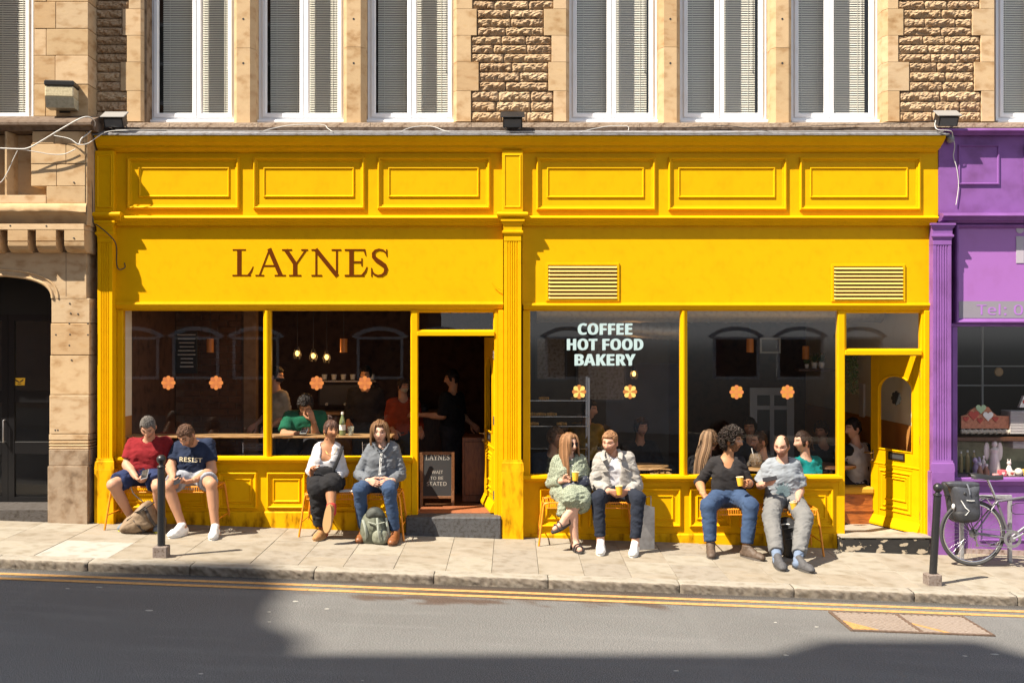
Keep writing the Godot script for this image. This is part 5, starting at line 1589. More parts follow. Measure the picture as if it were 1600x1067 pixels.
# ---------------------------------------------------------------- inside the cafe
func build_interior() -> void:
	var room := Node3D.new(); room.name = "cafe_room"; room.set_meta("kind", "structure"); room.set_meta("label", "cafe room")
	add_child(room, true)
	var fl := MB.new()
	fl.box(-4.45, -.06, -.3, .215, -5.0, -.122)
	part(room, "floor", fl.mesh(), mats.dark_wood)
	fl = MB.new()
	fl.box(-.05, 4.7, -.5, -.006, -5.0, -.122)
	part(room, "floor", fl.mesh(), mat("pale_floor", lin(.16, .14, .12), 0.7, {"t": "flag", "s": 1.0}))
	var w := MB.new()
	w.box(-4.5, 4.75, -.3, 3.2, -5.1, -5.0)
	part(room, "back_wall", w.mesh(), mats.brown_brick)
	w = MB.new()
	w.box(-4.45, -4.33, -.3, 3.1, -5.0, -.36)
	part(room, "brick_wall", w.mesh(), mats.brown_brick)
	w = MB.new()
	w.box(-4.45, -4.31, 1.31, 3.1, -.358, -.125)
	part(room, "reveal", w.mesh(), mats.cream_wall)
	w = MB.new()
	w.box(-4.45, -4.31, -.2, 1.308, -.358, -.125)
	part(room, "reveal", w.mesh(), mats.orange_wall)
	w = MB.new()
	w.box(4.58, 4.655, 1.18, 3.1, -5.0, -.125)
	part(room, "side_wall", w.mesh(), mats.cream_wall)
	w = MB.new()
	w.box(4.57, 4.655, -.5, 1.178, -5.0, -.125)
	part(room, "side_wall", w.mesh(), mats.orange_wall)
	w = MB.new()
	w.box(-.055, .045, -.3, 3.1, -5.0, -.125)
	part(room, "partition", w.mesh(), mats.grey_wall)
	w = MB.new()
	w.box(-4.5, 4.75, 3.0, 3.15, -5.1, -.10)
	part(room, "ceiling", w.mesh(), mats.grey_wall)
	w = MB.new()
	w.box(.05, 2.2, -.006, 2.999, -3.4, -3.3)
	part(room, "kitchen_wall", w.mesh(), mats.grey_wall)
	# bricks that catch the light on the left room's back wall: nearer return wall of brick courses
	w = MB.new()
	w.box(-4.32, -3.45, .22, 2.99, -2.1, -2.0)
	var chim := part(room, "chimney_breast", w.mesh(), mat("brick_joint", lin(.10, .06, .04), 0.95))
	for r in 34:
		var y := .23 + r * .081
		var x := -4.31 + (.11 if r % 2 else 0.0)
		while x < -3.5:
			var x1 := minf(x + .215, -3.455)
			var mb := MB.new(); mb.bbox(x, x1 - .008, y, y + .072, -2.0, -1.985 + rng.randf_range(-.003, .003), .003)
			part(chim, "brick", mb.mesh(), mats.brown_brick)
			x += .224
	w = MB.new()
	w.box(-3.44, -3.28, .22, 2.99, -2.1, -1.97)
	part(room, "post", w.mesh(), mat("brown_post", lin(.17, .11, .07), .7, {"t": "cloud", "s": 1.0}))

	# window counter of the left room
	var c := thing("window_counter", "narrow pale wooden eating counter along the inside of the left windows", "counter", Vector3(-2.7, .215, -.35))
	var mb := MB.new()
	mb.bbox(sx(198, -.5), sx(617, -.5), sy(684.3, -.16), sy(681.5, -.16), -.52, -.16, .004)
	part(c, "top", mb.mesh(), mats.light_wood)
	for x in [-4.1, -2.7, -1.45]:
		mb = MB.new(); mb.bbox(x - .02, x + .02, .216, sy(684.5, -.16), -.36, -.32, .003)
		part(c, "leg", mb.mesh(), mats.black_metal)
	var yc := sy(681.4, -.16)
	# bottle and glass on it
	var z := -.28
	var o := thing("bottle", "tall clear glass water bottle with white cap on the window counter", "bottle", Vector3(sx(535, z), yc, z))
	mb = MB.new(); mb.lathe([Vector2(0, .003), Vector2(.034, .003), Vector2(.036, .02), Vector2(.036, .14), Vector2(.030, .17), Vector2(.015, .215), Vector2(.013, .24), Vector2(.013, .245)], 16, o.position)
	part(o, "glass_body", mb.mesh(), mat("green_glass", lin(.16, .19, .08), 0.08, {"spec": .7}))
	mb = MB.new(); mb.lathe([Vector2(.015, .235), Vector2(.016, .262), Vector2(0, .264)], 14, o.position)
	part(o, "cap", mb.mesh(), mats.white_plastic)
	mb = MB.new(); mb.lathe([Vector2(.0365, .06), Vector2(.0365, .12)], 16, o.position)
	part(o, "label_band", mb.mesh(), mats.paper)
	o = thing("tumbler", "ribbed drinking glass beside the water bottle on the counter", "glass", Vector3(sx(548, z), yc, z))
	mb = MB.new(); mb.lathe([Vector2(0, .004), Vector2(.030, .004), Vector2(.033, .05), Vector2(.040, .098), Vector2(.037, .098), Vector2(.029, .05), Vector2(0, .012)], 14, o.position)
	part(o, "body", mb.mesh(), glass("tumbler_glass", 0.35, Color(.75, .78, .72)))
	# stools under the counter
	var st0: Node3D = null
	for x in [sx(395, -.7), sx(300, -.7), sx(478, -.75), sx(585, -.7)]:
		if st0 == null:
			st0 = thing("metal_stool", "black wire stool with slatted back under the counter beside the middle mullion", "stool", Vector3(x, .215, -.75), "black wire stools at the window counter")
			for q in [[-.16, -.14], [.16, -.14], [-.16, .16], [.16, .16]]:
				mb = MB.new(); mb.tube([Vector3(x + q[0] * 1.15, .216, -.75 + q[1] * 1.15), Vector3(x + q[0], .80, -.75 + q[1])], .011, 6)
				part(st0, "leg", mb.mesh(), mats.black_metal)
			mb = MB.new(); mb.bbox(x - .18, x + .18, .80, .825, -.93, -.57, .008)
			part(st0, "seat", mb.mesh(), mats.black_metal)
			mb = MB.new()
			for k in 5: mb.tube([Vector3(x - .17, .86 + k * .018, -.93), Vector3(x + .17, .86 + k * .018, -.93)], .005, 5)
			mb.tube([Vector3(x - .17, .81, -.92), Vector3(x - .175, .95, -.935)], .009, 6); mb.tube([Vector3(x + .17, .81, -.92), Vector3(x + .175, .95, -.935)], .009, 6)
			part(st0, "back", mb.mesh(), mats.chrome)
		elif x < -3.2: copy(st0, Vector3(x, .215, -.8), "black wire stool under the counter behind the man in the blue shirt")
		elif x < -2.0: copy(st0, Vector3(x, .215, -.85), "black wire stool under the man in the green shirt")
		else: copy(st0, Vector3(x, .215, -.75), "black wire stool at the right end of the window counter")
	# serving counter, coffee machine, menu boards
	c = thing("serving_counter", "dark wooden serving counter in the left room behind the customers", "counter", Vector3(-2.2, .215, -3.0))
	mb = MB.new(); mb.box(-3.3, -.9, .216, 1.15, -3.3, -2.75)
	part(c, "front", mb.mesh(), mats.dark_wood)
	mb = MB.new(); mb.bbox(-3.34, -.86, 1.152, 1.19, -3.33, -2.70, .004)
	part(c, "top", mb.mesh(), mats.light_wood)
	var cm := thing("coffee_machine", "steel espresso machine with cups on top on the serving counter", "coffee machine", Vector3(-2.2, 1.19, -3.0))
	mb = MB.new(); mb.bbox(-2.65, -1.85, 1.25, 1.58, -3.25, -2.85, .03)
	part(cm, "body", mb.mesh(), mats.black_metal)
	mb = MB.new(); mb.bbox(-2.66, -1.84, 1.585, 1.62, -3.26, -2.82, .01)
	for x in [-2.5, -2.25, -2.0]: mb.tube([Vector3(x, 1.3, -2.84), Vector3(x, 1.3, -2.70)], .022, 8)
	part(cm, "trim", mb.mesh(), mats.chrome)
	for k in 6:
		mb = MB.new(); mb.lathe([Vector2(0, 0), Vector2(.03, .002), Vector2(.04, .07), Vector2(.036, .07), Vector2(0, .01)], 10, Vector3(-2.58 + k * .13, 1.622, -3.0))
		part(cm, "cup", mb.mesh(), mats.white_plastic)
	o = thing("wood_cabinet", "reddish brown wooden cabinet just inside the left doorway behind the chalkboard", "cabinet", Vector3(sx(740, -1.3), .215, -1.3))
	mb = MB.new(); mb.bbox(sx(722, -1.1), -.06, .216, sy(683, -1.1), -1.6, -1.1, .006)
	part(o, "carcass", mb.mesh(), mat("red_wood", lin(.17, .055, .02), 0.45, {"t": "wood", "s": Vector3(3, .6, 3)}))
	mb = MB.new(); mb.bbox(sx(726, -1.1), -.08, .30, sy(690, -1.1), -1.1, -1.085, .004)
	part(o, "door", mb.mesh(), mats.red_wood)
	for q in [[274, 308, 518, 583, "black menu board with white writing on the brick in the left window"]]:
		z = -1.95
		o = thing("menu_board", q[4], "menu board", Vector3(sx(291, z), sy(q[3], z), z))
		mb = MB.new(); mb.bbox(sx(q[0], z), sx(q[1], z), sy(q[3], z), sy(q[2], z), z - .03, z, .004)
		part(o, "board", mb.mesh(), mats.black_plastic)
		mb = MB.new()
		for k in 9:
			var yy := sy(q[2] + 5 + k * 6.2, z)
			var a := rng.randf_range(3, 9)
			mb.box(sx(q[0] + a, z), sx(q[1] - a * .8, z), yy - .006, yy + .004, z, z + .002)
		part(o, "writing", mb.mesh(), mats.paper)
	# lit bulbs
	var k := 0
	for q in [[464.5, 552, "leftmost lit cage bulb above the man in the green shirt"], [489.5, 556, "middle lit cage bulb above the man in the green shirt"], [510.5, 558, "rightmost lit cage bulb above the man in the green shirt"], [990.5, 584, "lit bulb hanging in the right room below the white lettering"]]:
		z = -1.6 if k < 3 else -2.2
		var p := at(q[0], q[1], z)
		o = thing("cage_lamp", q[2], "pendant lamp", p, "lit pendant bulbs in the cafe")
		mb = MB.new(); mb.ball(p, Vector3(.026, .034, .026), 12)
		part(o, "bulb", mb.mesh(), mat("bulb_glow", lin(1, .8, .4), 0.4, {"e": Color(1, .78, .42), "ee": 1.6}))
		mb = MB.new()
		mb.lathe([Vector2(.0, .085), Vector2(.02, .085), Vector2(.03, .035), Vector2(0, .03)], 12, p)
		mb.tube([p + Vector3(0, .085, 0), Vector3(p.x, 2.99, p.z)], .004, 5)
		for e in 6:
			var a := TAU * e / 6
			mb.tube([p + Vector3(.03 * cos(a), .04, .03 * sin(a)), p + Vector3(.05 * cos(a), -.01, .05 * sin(a)), p + Vector3(.035 * cos(a), -.07, .035 * sin(a))], .003, 4)
		part(o, "cage", mb.mesh(), mats.black_metal)
		var l := OmniLight3D.new(); l.name = "bulb_light_%d" % k
		l.light_color = Color(1, .72, .40); l.light_energy = .05; l.omni_range = 9.0; l.omni_attenuation = 2.0; l.light_size = .02; l.shadow_enabled = true
		l.position = p; add_child(l)
		k += 1
	# amber pendant shades
	k = 0
	for q in [[328, 540, -1.5, "amber tube pendant shade in the first window"], [537, 540, -1.5, "amber tube pendant shade in the second window"], [921, 500, -1.7, "amber tube pendant shade behind the white lettering"], [1172, 540, -1.7, "amber tube pendant shade in the fourth window"], [1259, 551, -2.2, "dim amber tube pendant shade over the pot shelf"]]:
		var p := at(q[0], q[1], q[2])
		o = thing("amber_lamp", q[3], "pendant lamp", p, "amber pendant shades in the cafe")
		mb = MB.new(); mb.lathe([Vector2(.045, -.085), Vector2(.045, .085), Vector2(.012, .09), Vector2(0, .09)], 16, p)
		part(o, "shade", mb.mesh(), mat("amber_shade", lin(.55, .19, .03), 0.5))
		mb = MB.new(); mb.tube([p + Vector3(0, .09, 0), Vector3(p.x, 2.99, p.z)], .004, 5)
		part(o, "flex", mb.mesh(), mats.black_plastic)
		k += 1
	# ducts under the ceiling of the right room
	o = thing("ventilation_duct", "ribbed silver ventilation duct under the ceiling of the right room", "duct", Vector3(2.3, 2.6, -1.2))
	mb = MB.new()
	var pts := []; var rad := []
	var yd := sy(482, -1.3)
	for i in 121:
		pts.append(Vector3(lerpf(.3, 4.5, i / 120.0), yd, -1.3)); rad.append(.17 + (.006 if i % 6 == 0 else 0.0))
	mb.tube(pts, rad, 20)
	part(o, "pipe", mb.mesh(), mat("galvanised", lin(.42, .40, .36), 0.45, {"m": .7, "t": "cloud", "s": 2.0}))
	mb = MB.new(); pts = []; rad = []
	for i in 91:
		var t := i / 90.0
		pts.append(Vector3(1.0 + t * 1.2, yd - .17 - .10 * sin(t * 1.4), -1.9)); rad.append(.12 + (.005 if i % 5 == 0 else 0.0))
	mb.tube(pts, rad, 18)
	part(o, "branch_pipe", mb.mesh(), mats.galvanised)
	# jars and bottles on the serving counter
	k = 0
	for q in [[-3.2, .05, .16, "tall amber jar at the left end of the serving counter"], [-3.05, .045, .12, "short pale jar beside the amber jar on the serving counter"], [-2.85, .03, .24, "dark wine bottle left of the coffee machine"], [-1.65, .05, .14, "pale jar right of the coffee machine"], [-1.45, .03, .26, "dark wine bottle at the right of the serving counter"], [-1.2, .06, .10, "wide pale bowl at the right end of the serving counter"]]:
		var p := thing("jar", q[3], "jar", Vector3(q[0], 1.191, -2.85), "jars on the serving counter")
		mb = MB.new(); mb.lathe([Vector2(0, .002), Vector2(q[1] * .9, .002), Vector2(q[1], q[2] * .15), Vector2(q[1], q[2] * .65), Vector2(q[1] * .45, q[2] * .82), Vector2(q[1] * .45, q[2]), Vector2(0, q[2])], 14, p.position)
		part(p, "body", mb.mesh(), [mats.light_wood, mats.paper, mats.black_plastic][k % 3])
		k += 1
	# coats on hooks and a framed poster on the right room's back wall
	k = 0
	for q in [[.55, .45, .62, 1.9, "pale framed poster at the left of the right room's back wall"], [1.25, .7, .9, 1.75, "large pale framed poster in the middle of the right room's back wall"]]:
		var p := thing("poster", q[4], "picture", Vector3(q[0], q[3], -3.29))
		mb = MB.new(); mb.mould(q[0] - q[1] * .5, q[0] + q[1] * .5, q[3] - q[2] * .5, q[3] + q[2] * .5, [Vector2(0, -3.299), Vector2(0, -3.27), Vector2(.03, -3.27), Vector2(.03, -3.285)])
		part(p, "frame", mb.mesh(), mats.black_plastic)
		mb = MB.new(); mb.box(q[0] - q[1] * .5 + .03, q[0] + q[1] * .5 - .03, q[3] - q[2] * .5 + .03, q[3] + q[2] * .5 - .03, -3.299, -3.286)
		part(p, "print", mb.mesh(), mat("poster_grey", lin(.22, .21, .20), .7, {"t": "soot", "s": 3.0}))
		k += 1
	# pastry rack
	z = -1.5
	o = thing("pastry_rack", "steel shelved pastry rack at the left of the third window", "shelf rack", Vector3(sx(870, z), 0, z))
	for x in [sx(822, z), sx(920, z)]:
		for zz in [z, z - .4]:
			mb = MB.new(); mb.box(x - .012, x + .012, -.004, sy(590, z), zz - .012, zz + .012)
			part(o, "post", mb.mesh(), mats.steel)
	for y in [625.0, 650.0, 665.0, 700.0]:
		mb = MB.new(); mb.bbox(sx(822, z), sx(920, z), sy(y, z) - .012, sy(y, z), z - .4, z + .02, .003)
		part(o, "shelf", mb.mesh(), mats.chrome)
	k = 0
	for q in [[832, 650], [845, 650], [862, 650], [878, 665], [834, 665], [900, 625], [850, 625]]:
		var p := thing("pastry", "golden baked pastry, %s on the pastry rack" % ["leftmost of the middle shelf", "second on the middle shelf", "third on the middle shelf", "at the right of the lower shelf", "at the left of the lower shelf", "at the right of the top shelf", "in the middle of the top shelf"][k], "pastry", Vector3(sx(q[0], z), sy(q[1], z), z - .1), "pastries on the rack")
		mb = MB.new()
		for e in 5: mb.ball(p.position + Vector3(-.05 + e * .025, .018, .01 * absf(e - 2.0)), Vector3(.020, .026 - .003 * absf(e - 2.0), .03), 10)
		part(p, "crust", mb.mesh(), mat("crust", lin(.42, .22, .06), 0.6))
		k += 1
	# glazed inner door, picture frame, shelf of pots
	z = -3.2
	o = thing("glazed_door", "grey framed four-pane glazed door at the back of the right room", "door", Vector3(sx(1206, z), 0, z))
	mb = MB.new()
	var X0 := sx(1172, z); var X1 := sx(1241, z)
	mb.box(X0, X0 + .1, 0, sy(606, z), z - .04, z); mb.box(X1 - .1, X1, 0, sy(606, z), z - .04, z)
	mb.box(X0 + .1, X1 - .1, sy(606, z) - .1, sy(606, z), z - .04, z - .002); mb.box(X0 + .1, X1 - .1, sy(640, z), sy(634, z), z - .04, z - .002)
	mb.box((X0 + X1) * .5 - .03, (X0 + X1) * .5 + .03, .3, sy(606, z) - .1, z - .03, z - .004); mb.box(X0 + .1, X1 - .1, 0, .3, z - .04, z - .002)
	part(o, "frame", mb.mesh(), mat("grey_paint", lin(.34, .35, .36), 0.5))
	mb = MB.new(); mb.box(X0 + .1, X1 - .1, .3, sy(606, z) - .1, z - .025, z - .02)
	part(o, "pane", mb.mesh(), mats.black_plastic)
	z = -2.4
	o = thing("picture_frame", "small white square picture frame high on the wall of the right room", "picture", Vector3(sx(1204, z), sy(552, z), z))
	mb = MB.new(); mb.mould(sx(1188, z), sx(1220, z), sy(552, z), sy(528, z), [Vector2(0, z - .02), Vector2(0, z), Vector2(.02, z), Vector2(.02, z - .012)])
	part(o, "frame", mb.mesh(), mat("dim_white", lin(.40, .38, .33), 0.6))
	mb = MB.new(); mb.box(sx(1188, z) + .02, sx(1220, z) - .02, sy(552, z) + .02, sy(528, z) - .02, z - .018, z - .012)
	part(o, "print", mb.mesh(), mats.grey_wall)
	z = -2.2
	o = thing("pot_shelf", "dark wall shelf carrying small pots at the right of the fourth window", "shelf", Vector3(sx(1275, z), sy(576, z), z))
	mb = MB.new(); mb.bbox(sx(1248, z), sx(1306, z), sy(580, z), sy(576, z), z - .2, z, .003)
	part(o, "board", mb.mesh(), mats.dark_wood)
	k = 0
	for q in [[1264, .028, "small white plant pot, leftmost on the dark wall shelf"], [1276, .040, "middle white plant pot on the dark wall shelf"], [1287, .042, "large white plant pot, rightmost on the dark wall shelf"]]:
		var p := thing("plant_pot", q[2], "plant pot", Vector3(sx(q[0], z), sy(576, z) + .001, z - .1), "pots on the wall shelf")
		mb = MB.new(); mb.lathe([Vector2(0, 0), Vector2(q[1] * .75, .001), Vector2(q[1], q[1] * 2.0), Vector2(q[1] * .9, q[1] * 2.0), Vector2(0, q[1] * 1.7)], 14, p.position)
		part(p, "pot", mb.mesh(), mats.white_plastic)
		mb = MB.new()
		for e in 14:
			var a := e * 2.4; var h := .05 + .04 * (e % 3)
			var tip := p.position + Vector3(cos(a) * .06, q[1] * 2 + h, sin(a) * .05)
			var root := p.position + Vector3(0, q[1] * 1.7, 0)
			var side := Vector3(-sin(a), 0, cos(a)) * .012
			mb.tri(root, (root + tip) * .5 + side + Vector3(0, .02, 0), tip); mb.tri(root, tip, (root + tip) * .5 - side + Vector3(0, .02, 0))
		part(p, "leaves", mb.mesh(), mat("leaf", lin(.05, .09, .025), 0.6))
		k += 1
	# trailing plant beside the right doorway
	o = thing("trailing_plant", "dark trailing plant hanging just inside the right doorway", "plant", at(1331, 560, -1.0))
	mb = MB.new()
	for e in 260:
		var p := at(1322 + rng.randf() * 19.0, 0, -1.0 - rng.randf() * .15)
		p.y = sy(553 + pow(rng.randf(), 1.3) * 62.0, -1.0)
		var a := rng.randf() * TAU; var s := rng.randf_range(.010, .02)
		var u := Vector3(cos(a), sin(a) * .6, rng.randf_range(-.5, .5)) * s; var v := Vector3(-sin(a) * .5, cos(a), .3) * s
		mb.tri(p - u, p + v * .6, p + u); mb.tri(p - u, p + u, p - v * .6)
	part(o, "foliage", mb.mesh(), mats.leaf, "stuff")
	mb = MB.new()
	for e in 7: mb.tube([at(1323 + e * 2.6, 548, -1.05), at(1322 + e * 2.7 + sin(e) * 3, 585 + (e * 13) % 30, -1.05)], .003, 4)
	part(o, "stems", mb.mesh(), mats.leaf)
	o = thing("wall_switch_panel", "white narrow control panel with two dark dials on the cream wall", "switch panel", Vector3(4.57, sy(630, -2.0), -2.0))
	mb = MB.new(); mb.bbox(4.55, 4.578, sy(652, -2.1), sy(600, -2.1), -2.3, -2.12, .004)
	part(o, "plate", mb.mesh(), mats.white_plastic)
	# tables and chairs inside the right windows
	var tq := [[1005, 727, -.75, "small round wooden table behind the man in the grey jacket"], [1195, 729, -.62, "small wooden table between the bearded diner and the woman in teal"], [1297, 726, -.9, "small dark table in front of the woman in teal"]]
	k = 0
	for q in tq:
		var p := at(q[0], q[1], q[2])
		o = thing("cafe_table", q[3], "table", Vector3(p.x, -.006, p.z), "cafe tables in the right room")
		mb = MB.new(); mb.lathe([Vector2(0, p.y - .03), Vector2(.29, p.y - .03), Vector2(.30, p.y - .02), Vector2(.295, p.y), Vector2(0, p.y)], 28, Vector3(p.x, 0, p.z))
		part(o, "top", mb.mesh(), mats.light_wood if k < 2 else mats.dark_wood)
		mb = MB.new(); mb.lathe([Vector2(0, -.004), Vector2(.22, -.004), Vector2(.2, .015), Vector2(.03, .03), Vector2(.03, p.y - .03)], 16, Vector3(p.x, 0, p.z))
		part(o, "pedestal", mb.mesh(), mats.black_metal)
		k += 1
	o = thing("wooden_chair", "orange-brown wooden chair seen low in the third window", "chair", Vector3(sx(1032, -.5), -.006, -.5))
	mb = MB.new(); mb.bbox(sx(1015, -.5), sx(1048, -.5), sy(742, -.5), sy(738, -.5), -.75, -.4, .006)
	part(o, "seat", mb.mesh(), mats.light_wood)
	mb = MB.new(); mb.tube([at(1014, 734, -.42), at(1030, 732.5, -.38), at(1049, 734, -.42)], .017, 8, .6)
	mb.tube([at(1022, 733, -.41), at(1022, 741, -.45)], .012, 6); mb.tube([at(1030, 733, -.40), at(1030, 741, -.45)], .012, 6); mb.tube([at(1039, 733, -.41), at(1039, 741, -.45)], .012, 6)
	part(o, "back_rail", mb.mesh(), mats.light_wood)
	for q in [[1018, -.45], [1045, -.45], [1018, -.7], [1045, -.7]]:
		mb = MB.new(); var p := at(q[0], 741, q[1]); mb.tube([Vector3(p.x, -.005, p.z), p], .014, 6)
		part(o, "leg", mb.mesh(), mats.light_wood)
	# drink and plate on the middle table
	var pt := at(1181, 728.5, -.55)
	o = thing("glass_jug", "round glass jug of drink with a straw on the middle table", "jug", pt)
	mb = MB.new(); mb.lathe([Vector2(0, .004), Vector2(.05, .004), Vector2(.078, .06), Vector2(.074, .11), Vector2(.055, .15), Vector2(.05, .15), Vector2(.07, .1), Vector2(0, .02)], 18, pt)
	part(o, "body", mb.mesh(), glass("jug_glass", .4, Color(.55, .48, .40)))
	mb = MB.new(); mb.tube([pt + Vector3(.0, .02, 0), pt + Vector3(-.05, .21, .01)], .006, 6)
	part(o, "straw", mb.mesh(), mats.white_plastic)
	# orange bench box by the right door
	o = thing("seat_box", "orange-brown wooden bench box with mustard cushion inside the right doorway", "bench", Vector3(sx(1345, -.9), -.006, -.95))
	mb = MB.new(); mb.bbox(sx(1300, -.8), sx(1364, -.8), -.004, sy(772, -.8), -1.5, -.8, .006)
	part(o, "box", mb.mesh(), mat("orange_wood", lin(.42, .13, .025), 0.4, {"t": "wood", "s": Vector3(.6, 3, 3)}))
	mb = MB.new(); mb.bbox(sx(1298, -.8), sx(1366, -.8), sy(799, -.78), sy(797, -.78), -1.5, -.785, .004)
	part(o, "rail", mb.mesh(), mats.orange_wood)
	mb = MB.new(); mb.bbox(sx(1298, -.8), sx(1366, -.8), sy(771.6, -.8), sy(761, -.8), -1.52, -.77, .02)
	part(o, "cushion", mb.mesh(), mat("mustard", lin(.50, .29, .02), 0.8))
	# chalkboard in the left doorway
	z = -.75
	o = thing("chalkboard", "wood-framed standing chalkboard asking customers to wait, in the left doorway", "chalkboard", Vector3(sx(684, z), .216, z))
	var T := Transform3D(Basis(Vector3.RIGHT, -.10), Vector3(sx(683.5, z), .217, z + .06))
	var W := .40; var H := sy(704, z - .08) - .217
	mb = MB.new(); mb.xf = T
	mb.bbox(-W * .5, -W * .5 + .035, 0, H, -.02, .012, .003); mb.bbox(W * .5 - .035, W * .5, 0, H, -.02, .012, .003)
	mb.bbox(-W * .5 + .035, W * .5 - .035, H - .035, H, -.02, .011, .003); mb.bbox(-W * .5 + .035, W * .5 - .035, .10, .13, -.02, .011, .003)
	part(o, "frame", mb.mesh(), mat("board_wood", lin(.22, .10, .04), 0.6, {"t": "wood", "s": 3.0}))
	mb = MB.new(); mb.xf = T
	mb.box(-W * .5 + .034, W * .5 - .034, .125, H - .03, -.012, .001)
	part(o, "slate", mb.mesh(), mat("slate_board", lin(.022, .022, .024), 0.8))
	mb = MB.new(); mb.xf = T * Transform3D(Basis(Vector3.RIGHT, .22), Vector3(0, 0, -.03))
	mb.box(-W * .5, -W * .5 + .03, 0, H, -.02, -.002); mb.box(W * .5 - .03, W * .5, 0, H, -.02, -.002)
	part(o, "rear_leg", mb.mesh(), mats.board_wood)
	for s in [["LAYNES", .85, .28, .06, "Droid Serif"], ["WAIT", .60, .13, .038, "Droid Sans"], ["TO BE", .495, .15, .036, "Droid Sans"], ["SEATED", .385, .23, .045, "Droid Sans"]]:
		var t := text_mesh(s[0], s[4], .2, .001)
		var bx := t.get_aabb()
		mb = MB.new(); mb.xf = T
		var q := Vector2(s[2] / bx.size.x, s[3] / bx.size.y)
		mb.add(t, Transform3D(Basis(Vector3(0, 0, 1), .0 if s[4] == "Droid Serif" else rng.randf_range(-.04, .04)) * Basis.from_scale(Vector3(q.x, q.y, 1)), Vector3(-(bx.position.x + bx.size.x * .5) * q.x + rng.randf_range(-.008, .008) * (0.0 if s[4] == "Droid Serif" else 1.0), H * s[1] - bx.position.y * q.y, .0022)))
		part(o, "chalk_writing", mb.mesh(), mat("chalk", lin(.36, .34, .31), 0.9))

